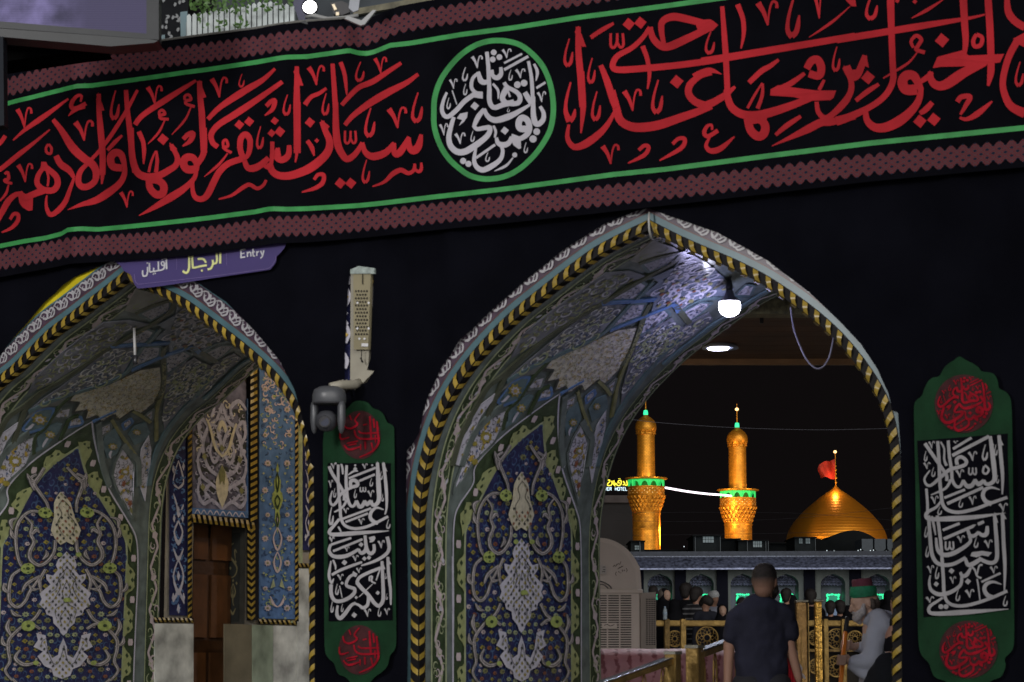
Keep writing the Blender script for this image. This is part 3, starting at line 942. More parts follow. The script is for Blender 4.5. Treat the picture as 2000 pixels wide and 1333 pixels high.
wE, wF, wG = wj(1048), wj(1102), wj(1112)
strip_sw('border_line', M_ltgreen, wj(1044), wE, .004); strip_sw('border_strip', M_dkgreen, wE, wF, .002); strip_sw('border_line', M_ltgreen, wF, min(wG, DEPTH-.03), .004)
wvy = [(s_, (wE+wF)/2) for s_ in [i*.25 for i in range(int(AR.D[-1]/.25))]]
wavy('border_scroll', M_pink, wvy, AR.D[-1]/.34, (wF-wE)*.27, (wF-wE)*.17, .005)
Ps2 = [(0.8, wE+.006), (AR.D[-1]-.8, wE+.006), (AR.D[-1]-.8, wF-.006), (0.8, wF-.006)]
motifs('border_curls', M_ltgreen, Ps2, .10, 'curl', .042, .006, 74, .5)
motifs('border_curls', M_pink, Ps2, .14, 'curl', .04, .0075, 75, .5)
# ---- the tall pointed panel
LOW = 0.6
def lowext(P, first, last):      # carry a leg down to the skirting
    a = AR.hit(*P[first])[1]; b = AR.hit(*P[last])[1]; return a, b
outer = [X2(290, 1250), X2(292, 900), X2(290, 700), X2(296, 450), X2(322, 360), X2(400, 240), X1(380, 1333), X1(600, 1080), X1(900, 840), X1(1195, 632), X1(1175, 900), X1(1190, 1150), X1(1240, 1333), X2(890, 150), X2(960, 360), X2(990, 480), X2(996, 700), X2(996, 900), X2(996, 1250)]
Pout = [tuple(sw(x, y)[:2]) for x, y in outer]; Pout = [(LOW, Pout[0][1])]+Pout+[(LOW, Pout[-1][1])]
tile_sw('panel_border', M_dkgreen, Pout, .004, .1)
def outline_ribbon(name, m, P, w, o):
    L, Rr = ribbon(P, (w,), 5); mb = LM(); mb.grid([[Vector((l.x, l.y, o)), Vector((r.x, r.y, o))] for l, r in zip(L, Rr)]); lining_piece(name, m, mb)
def legs(P): return P[:P.index(max(P))+1], P[P.index(max(P)):]
for part in legs(Pout): outline_ribbon('border_line', M_lav, part, .014, .0075)
inner = [X2(352, 1250), X2(352, 900), X2(352, 560), X2(362, 480), X2(420, 360), X2(640, 90), X1(600, 1320), X1(780, 1100), X1(1032, 905), X1(1040, 1100), X1(1065, 1333), X2(815, 130), X2(880, 320), X2(930, 450), X2(940, 560), X2(940, 900), X2(940, 1250)]
inner = [p for i, p in enumerate(inner) if i != 5]
Pin = [tuple(sw(x, y)[:2]) for x, y in inner]; Pin = [(LOW, Pin[0][1])]+Pin+[(LOW, Pin[-1][1])]
tile_sw('arabesque_panel', M_navy, Pin, .004, .1, .005)
for part in legs(Pin): outline_ribbon('border_line', M_ltgreen, part, .022, .012)
# scalloped blooms between the two outlines
mb = LM()
for leg_o, leg_i in zip(legs(Pout), legs(Pin)):
    Pi = catmull(leg_i, 8); Po = catmull(leg_o, 8); D = [0]
    for a, b in zip(Pi, Pi[1:]): D.append(D[-1]+(b-a).length)
    n = int(D[-1]/.31); fl = 0
    for k in range(n*2):
        d = (k+.5)*D[-1]/(n*2); j = min(len(Pi)-2, max(i for i in range(len(D)) if D[i] <= d)); p = Pi[j]+(Pi[j+1]-Pi[j])*((d-D[j])/max(1e-9, D[j+1]-D[j]))
        e = (Pi[j+1]-Pi[j]).normalized(); t = min(Po, key=lambda q: (q-p).length)-p; wd = t.length
        if wd < .02: continue
        t = t/wd
        if k % 2 == 0:
            pts = []
            for a in range(9):
                an = math.pi*a/8; r_ = 1+.13*math.cos(an*6); pts.append(p+e*math.cos(an)*.115*r_+t*(math.sin(an)*wd*.72*r_))
            mb.poly([Vector((q.x, q.y, .0125)) for q in pts])
            for a in (-.06, 0, .06):
                c = p+e*a+t*wd*(.33 if a else .5)
                mb2 = [c+e*.02*math.cos(z)+t*.02*math.sin(z) for z in (0, 1.57, 3.14, 4.71)]; mb.poly([Vector((q.x, q.y, .0135)) for q in mb2], 1)
        else:
            c = p+t*wd*.58; mb.poly([Vector((c.x+.03*math.cos(z*.785)*(1.2 if z % 2 else .8), c.y+.03*math.sin(z*.785), .0125)) for z in range(8)], 2)
lining_piece('scalloped_blooms', [mat('glazed_pistachio', (.30, .33, .15), .28, var=.2, scale=20), M_dkgreen, M_pink], mb, 'stuff')
# ground of small leaves and flowers
M_dsky_ = 0; mat('glazed_dull_blue', (.06, .10, .20), .25, var=.3, scale=14); mat('glazed_mustard', (.30, .25, .05), .28, var=.25, scale=20)
motifs('small_curls', M_dsky, Pin, .075, 'curl', .036, .011, 5)
PXI = [(x, y) for x, y in ((352, 1500), (352, 560), (362, 480), (420, 360), (640, 90), (705, -10), (735, -30), (790, 60), (835, 180), (880, 320), (930, 450), (940, 560), (940, 1500))]
def sym_flowers():
    q = random.Random(12); L = {k: [] for k in 'abcdef'}; y = 0
    while y < 1480:
        x = 672+(24 if int(y/44) % 2 else 0)
        while x < 935:
            xx, yy = x+q.uniform(-9, 9), y+q.uniform(-8, 8); k = q.choice('aabbcde'); sz_ = q.uniform(24, 36) if k in 'ae' else q.uniform(18, 28)
            for X in (xx, 1302-xx):
                if inside(PXI, X-16, yy) and inside(PXI, X+16, yy): L[k].append((sz_, X, yy)); L['f'].append((sz_*.34, X, yy))
            x += 46
        y += 44
    for k, nm, m, o in (('a', 'small_flowers', M_olive, .0125), ('b', 'small_leaves', M_must, .0130), ('c', 'small_flowers', M_pink, .0135), ('d', 'small_flowers', M_rust, .0140), ('e', 'small_flowers', M_ltgreen, .0145), ('f', 'flower_hearts', M_ink, .0185)):
        pen(m, nm, X2, '\n'.join('%s %.1f; %.1f %.1f' % ('D' if k == 'b' else 'F', s_, x, y) for s_, x, y in L[k]), o)
sym_flowers()
# scrolls, mirrored about the middle of the panel
def mirror_text(t, cx):
    out = [t]
    for ln in t.strip().split('\n'):
        h, b = ln.split(';'); q = [float(v) for v in b.split()]
        if h.split()[0] in 'VHO' : continue
        q[::2] = [2*cx-v for v in q[::2]]; out.append(h+'; '+' '.join('%g' % v for v in q))
    return '\n'.join(out)
SC = """
22 26 18; 705 20 735 70 765 120 745 180 722 240 715 300
20 26 14; 745 60 780 90 770 160
24 24 20; 740 300 800 290 850 330 880 400 885 500 870 600 850 640
14 30 22; 835 320 805 370 815 430 800 480 820 540 815 590 775 625 735 600 705 540 700 470
24 26 18; 860 650 900 690 912 770 905 850 870 885 835 850 815 790 790 740 770 700
16 30 14; 770 690 830 740 850 790
22 26 18; 745 650 770 720 760 790
24 26 16; 760 900 790 960 840 1000 900 1080 905 1150 895 1220 915 1280 880 1340
14 32 14; 905 960 915 1010 895 1060
16 34 14; 850 1150 870 1200 830 1240 780 1230 770 1200
22 26 18; 760 1020 800 990 840 1000
20 26 18; 880 1330 820 1400 760 1420
8 30 6; 880 470 902 440 908 395
8 30 6; 812 440 786 405 772 425
8 30 6; 905 800 935 775 938 735
8 30 6; 770 770 800 775 820 745
8 30 6; 895 1130 930 1110 935 1065
8 34 6; 745 110 778 95 792 55
8 30 6; 870 330 905 350 900 400
8 30 6; 850 940 880 930 900 900
8 30 6; 760 590 740 560 745 530
"""
pen(M_ink, 'vine_outlines', X2, mirror_text(SC, 650), .0195, .95)
pen(mat('glazed_rose_beige', (.46, .42, .42), .28, var=.35, scale=30), 'vine_scrolls', X2, mirror_text(SC, 650), .0225, .56)
pen(M_ink, 'vine_veins', X2, mirror_text(SC, 650), .026, .10)
MD = """
P; 650 540 672 570 690 590 700 625 690 655 712 690 745 680 742 712 722 745 745 770 772 800 760 835 772 868 742 900 735 930 705 945 700 985 672 1020 665 1045 650 1062
P; 650 1075 668 1130 672 1180 700 1200 722 1150 735 1060 780 1045 770 1090 790 1130 745 1160 770 1190 735 1250 700 1270 690 1310 650 1330
P; 650 1340 700 1420 650 1500
"""
pen(M_lav, 'medallions', X2, mirror_text(MD, 650.5), .028)
def med_motifs():
    n0 = 0
    for ln in (MD+MB_).strip().split('\n'):
        if not ln.strip(): continue
        q = [float(v) for v in ln.split(';')[1].split()]; h = list(zip(q[::2], q[1::2])); full = h+[(1301-x, y) for x, y in h[::-1]]; n0 += 1
        ys = [p[1] for p in full]; y = min(ys)+16; r = 0; out = {0: [], 1: [], 2: []}
        while y < max(ys):
            x = 0 if r % 2 == 0 else 15
            while x < 160:
                for sg in ((1, -1) if x else (1,)):
                    X = 650.5+sg*x
                    if all(inside(full, X+dx, y+dy) for dx, dy in ((-9, 0), (9, 0), (0, -13), (0, 13))): out[(r+int(x/30)) % 3].append((X, y, sg))
                x += 30
            y += 21; r += 1
        for k, m in ((0, M_olive), (1, M_ink), (2, M_must if n0 < 4 else M_rust)):
            pen(m, 'medallion_piercings', X2, '\n'.join('P; %.1f %.1f %.1f %.1f %.1f %.1f %.1f %.1f %.1f %.1f' % (X, y-11, X+6, y-2, X+4+sg*2, y+6, X+sg*2, y+10, X-6, y) for X, y, sg in out[k]), .0325)
MB_ = """
P; 650 170 672 200 690 240 700 330 712 370 722 410 705 460 680 500 650 480
"""
pen(M_beige, 'medallions', X2, mirror_text(MB_, 650.5), .028)
med_motifs()
KN = """
10 14 8; 650 600 675 640 665 680 690 720 700 770 730 800
10 14 8; 650 640 690 700 680 760 710 840 735 860
10 14 8; 650 720 670 790 660 860 700 900 690 960
10 14 8; 655 900 675 950 665 1000
10 14 8; 650 1120 670 1220 700 1230 740 1110
10 12 8; 700 1060 750 1090 760 1130
12 14 8; 650 220 675 260 665 310 690 360 680 420 660 450
"""
pen(M_ink, 'medallion_lines', X2, mirror_text(KN, 650.5), .0375, .25)
RS = """
C 62; 755 300 848 645 835 1000
C 26; 700 560 650 840 790 1230
"""
pen(mat('glazed_lime', (.33, .40, .12), .28, var=.3, scale=25), 'rosettes', X2, mirror_text(RS, 655), .041)
RS2 = """
C 18; 755 300 848 645 835 1000
D 10; 735 290 775 290 755 275 755 325 828 640 868 645 848 620 848 668
"""
pen(M_dkgreen, 'rosettes', X2, mirror_text(RS2, 655), .045)
# ---- kites, lozenges and stars higher on the vault
def kite(c, t, m, name='kite_tile', rim=None, mot=None, seed=1):
    P = tile_poly(name, m, pl(c, t), .006, .12, .004)
    if not P: return
    if rim:
        Lc = P+[P[0]]; mb = LM()
        for a, b in zip(Lc, Lc[1:]):
            a, b = Vector(a), Vector(b); d = b-a
            if d.length < 1e-6: continue
            d.normalize(); n_ = Vector((-d.y, d.x))*.012; k = max(1, int((b-a).length/.08))
            mb.grid([[Vector((*(a+(b-a)*i/k+n_), .0115)), Vector((*(a+(b-a)*i/k-n_), .0115))] for i in range(k+1)])
        lining_piece('tile_rim', rim, mb)
    if mot:
        for j, (shape, mm, sp, sz) in enumerate(mot): motifs('tile_flowers', mm, P, sp, shape, sz, .013+.0015*j, seed+j, .8)
FL = [('curl', M_ink, .05, .020), ('leaf', M_must, .075, .024), ('leaf', M_sky, .11, .018)]
FL2 = [('curl', M_lav, .06, .03), ('dot', M_gold_t, .10, .035)]
FG = [('curl', mat('glazed_grey_white', (.66, .67, .68), .26, var=.2, scale=18), .075, .042), ('leaf', M_beige, .11, .028), ('leaf', M_tealbase, .08, .022), ('dot', M_dsky, .10, .026), ('curl', M_ltgreen, .16, .06)]
kite(X1, "705 765 480 880 400 960 330 1110 262 1270 240 1333 180 1500 160 1600 330 1333 430 1230 560 1100 640 930", M_lav, rim=M_tealbase, mot=[('curl', M_ink, .05, .022), ('leaf', M_must, .10, .034), ('leaf', M_gold_t, .14, .04), ('leaf', M_dsky, .12, .02)])
kite(X1, "620 590 370 785 340 930 250 1080 190 1320 225 1333 330 1060 430 850", M_lav, mot=FL, seed=3)
kite(X1, "1400 910 1310 1080 1265 1220 1275 1340 1330 1560 1370 1700 1400 1500 1465 1100", M_lav, rim=M_tealbase, mot=[('curl', M_ink, .05, .022), ('leaf', M_gold_t, .10, .034), ('flower', M_rust, .16, .035), ('leaf', M_olive, .12, .03)], seed=4)
kite(X1, "1640 790 1550 940 1500 1140 1478 1340 1500 1500 1590 1150 1632 950", M_lav, mot=FL, seed=5)
M_tl2 = mat('glazed_deep_teal', (.11, .17, .19), .22, var=.2, scale=12, spec=.6)
kite(X1, "830 470 740 510 590 700 640 745 790 690 870 555 900 470", M_tl2, rim=M_sky)
kite(X1, "900 640 800 690 700 760 690 900 640 980 760 900 880 760 940 650", M_tl2)
kite(X1, "1375 700 1280 770 1235 880 1250 1040 1340 990 1400 870", M_tl2)
kite(X1, "1640 640 1540 680 1470 780 1500 900 1590 850 1660 760", M_tl2)
pen(M_must, 'rosettes', X1, "F 135; 752 592\nF 90; 812 765\nF 80; 1312 905\nF 72; 1542 748\nF 120; 470 1050\nF 70; 360 1290\nF 80; 1370 1180", .016)
pen(M_lav, 'rosettes', X1, "F 84; 752 592\nF 52; 812 765\nF 46; 1312 905\nF 42; 1542 748\nF 60; 470 1050\nF 40; 1370 1180\n20 26 8; 690 640 640 690 610 700\n18 22 8; 780 800 740 860 720 900\n16 22 8; 1290 950 1270 990 1270 1030", .019)
pen(M_gold_t, 'rosettes', X1, "F 44; 752 592\nF 26; 812 765\nF 24; 1312 905\nF 22; 1542 748", .023)
for i, t in enumerate(["1050 460 960 485 880 570 905 590 1010 575", "1105 570 1020 590 980 690 1085 668 1115 640", "1350 640 1255 690 1238 805 1335 725", "1522 590 1440 655 1450 725 1535 640", "1740 480 1650 560 1690 640 1722 560"]):
    kite(X1, t, M_lav, 'lozenge_tile', rim=M_sky if i % 2 else M_tealbase, mot=[('curl', M_ink, .042, .019), ('leaf', M_must, .07, .016)], seed=20+i)
STAR = "1950 -20 1905 120 1850 250 1765 400 1615 540 1560 495 1420 612 1392 548 1262 632 1245 558 1130 612 1180 490 1050 522 1132 402 1040 392 1100 300 1180 255 1400 175 1580 85 1760 5"
kite(X1, STAR, mat('glazed_sunburst', (.62, .59, .48), .28, var=.12, scale=30), 'sunburst_tile', rim=M_ink, mot=[('curl', M_olive, .055, .022), ('curl', M_gold_t, .08, .024), ('curl', M_lav, .08, .024)], seed=31)
M_gl = mat('glazed_grey_violet', (.19, .20, .24), .22, var=.3, scale=7, spec=.6)
kite(X3, "0 1220 330 1060 600 760 340 760 10 1000 -250 1220 -560 1490 -480 1480 -220 1330", M_gl, 'vault_tile', mot=FG, seed=41)
kite(X3, "-30 960 370 740 560 560 800 480 640 430 400 450 170 610 -100 800 -400 1050 -520 1280 -300 1150", M_gl, 'vault_tile', mot=[('curl', M_ltgreen, .07, .035), ('curl', M_lav, .12, .05), ('leaf', M_olive, .09, .03)], seed=44)
kite(X3, "860 130 640 330 740 360 1120 240 1060 200", mat('glazed_grey', (.32, .32, .30), .25, var=.2, scale=9), 'vault_tile', mot=[('curl', M_ltgreen, .13, .04)], seed=45)
kite(X3, "1100 255 750 365 820 440 1045 345 1075 300", M_lav, rim=M_tl2, mot=[('curl', M_ink, .042, .019), ('leaf', M_dsky, .07, .016)], seed=46)
kite(X3, "800 565 750 530 620 610 430 708 665 705 720 660", M_lav, rim=M_tl2, mot=[('curl', M_ink, .042, .019), ('leaf', M_dsky, .07, .016)], seed=47)
kite(X3, "795 745 620 750 520 880 435 985 745 860 770 800", M_lav, rim=M_tl2, mot=[('curl', M_ink, .042, .019), ('leaf', M_dsky, .07, .016)], seed=48)
kite(X3, "1025 850 980 800 830 855 780 890 725 1055 900 950", M_lav, rim=M_tl2, mot=[('curl', M_ink, .042, .019), ('leaf', M_dsky, .07, .016)], seed=49)
kite(X3, "1435 735 1320 732 1150 825 1205 920 1330 830", M_lav, rim=M_tl2, mot=[('curl', M_ink, .042, .019), ('leaf', M_dsky, .07, .016)], seed=50)
kite(X3, "1845 575 1760 560 1650 665 1800 668", M_lav, rim=M_tl2, mot=[('curl', M_ink, .042, .019), ('leaf', M_dsky, .07, .016)], seed=51)
kite(X3, "1170 255 1060 400 860 490 910 540 780 650 880 690 840 830 1040 760 1110 820 1330 690 1600 690 1640 600 1600 540 1380 350 1250 280", mat('glazed_vivid_teal', (.16, .19, .25), .2, var=.25, scale=9, spec=.6), 'vault_tile', mot=[('curl', M_lav, .10, .07), ('curl', M_lav, .12, .045), ('dot', M_rust, .18, .035), ('leaf', M_olive, .12, .035)], seed=52)
kite(X3, "720 1060 900 970 1040 880 1130 1000 1210 930 1400 830 1440 900 1200 1080 1000 1260 900 1333 620 1333 660 1200", M_gl, 'vault_tile', mot=FG, seed=53)
kite(X1, "1950 120 1860 350 1800 560 1780 740 1830 650 2000 430 2200 260 2500 60 2300 -60 2100 -60", M_gl, 'vault_tile', mot=FG, seed=54)
kite(X1, "1060 330 900 380 780 450 700 520 560 700 640 600 860 450 950 440", mat('glazed_grey_olive', (.19, .20, .19), .22, var=.25, scale=7), 'vault_tile', mot=[('curl', M_ltgreen, .12, .04)], seed=55)
# ribs of plain tile between the fields
def rib(c, t, m=M_tl2, w=.05): 
    P = [tuple(sw(*p)[:2]) for p in pl(c, t)]
    L, Rr = ribbon(P, (w,), 5); mb = LM(); D = .017
    mb.grid([[Vector((l.x, l.y, .003)), Vector((l.x, l.y, D)), Vector((r.x, r.y, D)), Vector((r.x, r.y, .003))] for l, r in zip(L, Rr)])
    lining_piece('vault_rib', m, mb)
M_dko = mat('glazed_dark_olive', (.085, .095, .065), .22, var=.2, scale=12)
rib(X3, "1165 235 1050 345 830 470 650 570 370 740 0 960 -300 1180 -560 1440 -640 1600 -760 1900", M_dko, .045)
rib(X3, "720 355 900 295 1165 240", M_dko, .04)
rib(X3, "640 745 500 900 345 1050 0 1215 -400 1400 -560 1500", M_tl2, .04)
rib(X3, "345 745 500 728 700 715 880 700", M_sky, .04)
rib(X3, "860 530 760 640 650 745", M_tl2, .035)
rib(X3, "440 1000 600 935 770 865 980 780 1060 750 1110 820", M_sky, .04)
rib(X3, "830 740 770 860 720 1010 650 1180 560 1340", M_dko, .04)
rib(X3, "1060 740 1130 830 1210 930", M_dko, .04)
rib(X3, "1110 820 1330 700 1600 690 1780 690", M_tl2, .04)
rib(X3, "1975 620 1800 720 1640 830 1440 950 1250 1100 960 1333", M_tl2, .05)
rib(X1, "2350 90 1975 500 1760 800 1680 950 1600 1150 1550 1333", M_tl2, .05)
rib(X1, "1990 -60 1900 170 1800 400 1745 560 1720 700 1690 850", M_olive, .03)
rib(X1, "640 745 480 880 350 1040 240 1333", M_tealbase, .06)
rib(X1, "860 250 650 440 500 560 380 760 250 1000 150 1333", M_dko, .05)
rib(X1, "1100 300 960 440 870 570 790 690 680 800 640 980", M_dkgreen, .03)
rib(X1, "1090 560 1010 600 960 690 890 830", M_dkgreen, .03)
rib(X1, "1360 600 1400 760 1450 900 1510 1060", M_olive, .025)
rib(X1, "1560 500 1620 560 1680 640", M_olive, .025)
rib(X1, "1195 632 1420 500", M_sky, .02)
rib(X1, "1225 1333 1200 1100 1215 900 1235 700 1240 640", M_tealbase, .05)
rib(X1, "1470 1333 1500 1090 1460 1000 1400 890", M_tealbase, .05)
# ---- build both archways from the same sheet
def rope(A, parent):
    P = .0885; n = int(A.D[-1]/P); h = P/2
    for side_, (o0, o1, sh) in enumerate(((.002, .054, 1), (.002, .066, 1))):
        for half, (sa, sb) in enumerate(((0, A.D[A.ia]), (A.D[A.ia], A.D[-1]))):
            k = int((sb-sa)/P)
            for i in range(k):
                a = sa+i*(sb-sa)/k if half == 0 else sb-(i+1)*(sb-sa)/k+h*.0
                if A.face(a, 0).z < .9: continue
                d = (h if half == 0 else -h)
                a0 = a if half == 0 else a+P-h
                mb = MB(); e = .004
                q = [(a0+e, o0), (a0+h-e, o0), (a0+h+d*sh-e, o1), (a0+d*sh+e, o1)]
                m_ = [((q[0][0]+q[3][0])/2, (o0+o1)/2), ((q[1][0]+q[2][0])/2, (o0+o1)/2)]
                def pt(s_, o_, lift):
                    s_ = max(sa, min(sb, s_))
                    if side_ == 0: return A.face(s_, o_, -.012-lift)
                    p, nn = A.nat(s_); g = p-nn*(.004+lift); return W3(g.x, g.y, o_-.008)
                r0 = [pt(*q[0], .0), pt(*m_[0], .014), pt(*q[3], .0)]; r1 = [pt(*q[1], .0), pt(*m_[1], .014), pt(*q[2], .0)]
                mb.grid([r0, r1]); mb.build('rope_tile', M_yel, parent, smooth=True)
def scrollband(A, parent, s0, s1):
    mb = MB(); P = .125; n = int((s1-s0)/P); lv = 0
    sc = [((.2, .35, .1), [(-.5, .3), (-.25, .42), (-.05, .1), (-.2, -.3), (-.38, -.05), (-.26, .12)]),
          ((.2, .35, .1), [(0, -.3), (.2, -.42), (.42, -.1), (.3, .3), (.1, .1), (.2, -.1)]),
          ((.12, .22, .12), [(-.5, .3), (-.3, -.1), (0, -.35), (.25, -.05), (.5, .3)]),
          ((.3, .3, .1), [(-.05, .4), (.05, .2), (.02, 0)])]
    for i in range(n):
        c = s0+(i+.5)*P
        for w, pts in sc:
            L, Rr = ribbon([(c+x*P, .1465+y*.084) for x, y in pts], [q*.042 for q in w], 3); lv = (lv+1) % 9
            mb.grid([[A.face(l.x, l.y, -.0125-lv*.0004), A.face(r.x, r.y, -.0125-lv*.0004)] for l, r in zip(L, Rr)])
    mb.build('white_scrollwork', M_scroll, parent, 'stuff')
def archway(A, label, name='tiled_archway'):
    t = thing(name, label, 'archway', W3(A.P[A.ia].x, 0, 0))
    ks = A.D[A.ia]/AR.D[AR.ia]; sE = A.D[-1]
    mb = MB(); nw = 12; rows = []
    for i in range(0, len(A.P)): rows.append([W3(A.P[i].x, A.P[i].y, DEPTH*j/nw) for j in range(nw+1)])
    mb.grid(rows); mb.build('vault_lining', M_tealbase, t)
    strip(A, 0, .058, -.006, M_blk, 'rope_bed', t)
    mb = MB(); mb.grid([[A.lin(s_, 0, .002), A.lin(s_, .066, .002)] for s_ in A.D]); mb.build('rope_bed', M_blk, t)
    mb = MB(); mb.grid([[A.face(s_, .0, -.006), A.face(s_, 0, .003)] for s_ in A.D[::2]]); mb.build('rope_bed', M_blk, t)
    strip(A, .058, .096, -.008, M_teal, 'teal_band', t); strip(A, .096, .103, -.010, mat('glazed_maroon', (.10, .05, .05), .3), 'maroon_line', t)
    strip(A, .103, .190, -.007, M_scrollbg, 'scroll_band', t); strip(A, .188, .200, -.010, M_teal, 'teal_line', t)
    scrollband(A, t, 1.6, sE-1.6); rope(A, t)
    for nm, m, mb0, kind, lab in PANEL:
        mb = MB(); ok = True
        mb.v = []
        for v in mb0.v:
            w_ = max(0.004, min(DEPTH-.004, v.y)); mb.v.append(A.lin(v.x*ks, w_, v.z+.001))
        mb.f = mb0.f; mb.m = mb0.m; mb.uv = [None]*len(mb0.f)
        mb.build(nm, m, t, kind, lab)
    return t
arR = archway(AR, 'large tiled archway on the right, open to the golden domes, with a lit bulb')
arL = archway(AL, 'tiled archway on the left under the violet sign, with a passage door inside')
strip(AL, .200, .28, -.0045, M_brightyel, 'yellow_band', arL)
# ================================================================ great banner
GT = [(-60, 224), (0, 207), (30, 198), (60, 191), (100, 181), (140, 171), (150, 168.5), (180, 167.5), (300, 151), (360, 142), (400, 137), (500, 122), (545, 114), (562, 112), (600, 111), (650, 104), (682, 99), (700, 104), (716, 105), (730, 102), (762, 89), (800, 85), (900, 68), (1000, 55), (1126, 35), (1300, 12), (1400, -2), (1600, -32), (1800, -62), (2100, -108)]
GB = [(-60, 492), (0, 481), (45, 472), (90, 465), (120, 457), (133, 449), (160, 447), (190, 448.5), (230, 445), (300, 438), (400, 427), (500, 414), (518, 410), (530, 408), (560, 409), (600, 408), (700, 402), (740, 398), (840, 386), (1000, 368), (1200, 341), (1300, 331), (1500, 305), (1700, 280), (2000, 250), (2100, 240)]
BT = [(-60, 184), (10, 172), (60, 158), (120, 143), (160, 135), (200, 127), (300, 116), (400, 103), (500, 90), (560, 80), (600, 76), (680, 70), (700, 73), (720, 70), (740, 62), (780, 46), (840, 35), (900, 26), (1000, 12), (1100, -3), (1300, -34), (1600, -80), (2100, -156)]
BBt = [(-60, 520), (0, 509), (60, 498), (110, 489), (135, 483), (160, 481), (200, 479), (300, 473), (400, 463), (500, 449), (535, 443), (600, 441), (700, 433), (840, 418), (1000, 402), (1150, 386), (1300, 369), (1500, 346), (1700, 322), (2000, 294), (2100, 284)]
def fold(x, y):
    g = 0
    for cx, wd, am, sl_ in ((142, 14, .022, .0), (182, 20, -.012, .1), (535, 14, .016, -.02), (700, 22, -.03, .12), (722, 20, .03, .12), (50, 30, .02, .05)):
        t = (x-cx-sl_*(y-250))/wd; g += am*math.exp(-t*t)*(1 if not 690 < cx < 730 else max(0, 1-(y-90)/120))
    return g+.006*math.sin(x*.011+y*.006)+.004*math.sin(x*.03-y*.02)
def ban(x, y, l=0.0, off=.004): return wl(x, y, -.115-fold(x, y)-off-l*.0004)
banner = thing('embroidered_banner', 'long black banner with red calligraphy, green lines and white roundel across the wall', 'banner', wl(1000, 250, -.07))
mb = MB(); rows = []
xs = list(range(-60, 2101, 15))
for j in range(33):
    t = j/32; row = []
    for x in xs:
        yt = interp(BT, x)-34; yb = interp(BBt, x)+33; y = yt+(yb-yt)*t; row.append(wl(x, y, -.115-fold(x, y)))
    rows.append(row)
mb.grid(rows); mb.build('ground_cloth', M_black, banner, smooth=True)
mb = MB(); mb.tube([wl(x, interp(BT, x)-35, -.115) for x in range(150, 700, 25)], .008, 6); mb.build('top_rod', mat('rod_pale', (.16, .16, .15), .6), banner)
def line_strip(name, T, h, m, parent, off):
    mb = MB(); mb.grid([[ban(x, interp(T, x)-h(x)/2, 0, off), ban(x, interp(T, x)+h(x)/2, 0, off)] for x in range(-60, 2101, 6)]); return mb.build(name, m, parent)
line_strip('green_line', GT, lambda x: 8.6+x*.0009, M_green, banner, .004); line_strip('green_line', GB, lambda x: 8.6+x*.0009, M_green, banner, .004)
def chain(T, hh):
    mb = MB(); u = uz(-60, 300)[0]; u1 = uz(2100, 250)[0]; P = .069; x = -60.0; k = 0; rows = []; uvr = []
    # walk along the banner in steps of half a link
    while x < 2100:
        ux, _ = uz(x, 300); y = interp(T, x); h = hh(x)
        tip = 1.04 if k % 2 == 0 else .60
        rows.append((x, y-h*tip, y, y+h*tip, tip)); k += 1
        dudx = uz(x+1, 300)[0]-ux; x += P/2/dudx
    V = [];
    for i in range(len(rows)-1):
        a, b = rows[i], rows[i+1]
        for s_ in (1, 3):
            sg = -1 if s_ == 1 else 1
            pts = [ban(a[0], a[2], 0, .005), ban(b[0], b[2], 0, .005), ban(b[0], b[s_], 0, .005), ban(a[0], a[s_], 0, .005)]
            ua, ub = i*.5, (i+1)*.5
            mb.poly(pts, 0, [(ua, 0), (ub, 0), (ub, sg*1.5*b[4]), (ua, sg*1.5*a[4])])
    return mb.build('patterned_border', M_chain, banner)
chain(BT, lambda x: 20.5+.0009*x); chain(BBt, lambda x: 21+.0013*x)
mb = MB()
for (x0, y0, k), t in T_BAN.items(): strokes(mb, t, lambda x, y, l: ban(x0+x*k, y0+y*k, l, .004), 5, .92)
mb.build('red_calligraphy', M_red, banner, 'stuff')
mb = MB()
for (x0, y0, k), t in T_MED.items(): strokes(mb, t, lambda x, y, l: ban(x0+x*k, y0+y*k, l, .004), 5, .92)
mb.build('white_calligraphy', M_white, banner, 'stuff')
ring = []
for (x0, y0, k), t in RING:
    q = [float(v) for v in t.split()]; ring += [(x0+a*k, y0+b*k) for a, b in zip(q[::2], q[1::2])]
L, Rr = ribbon(ring, (10.6,), 6, True); mb = MB(); mb.grid([[ban(l.x, l.y, 0, .0045), ban(r.x, r.y, 0, .0045)] for l, r in zip(L, Rr)]); mb.build('green_ring', M_green, banner)
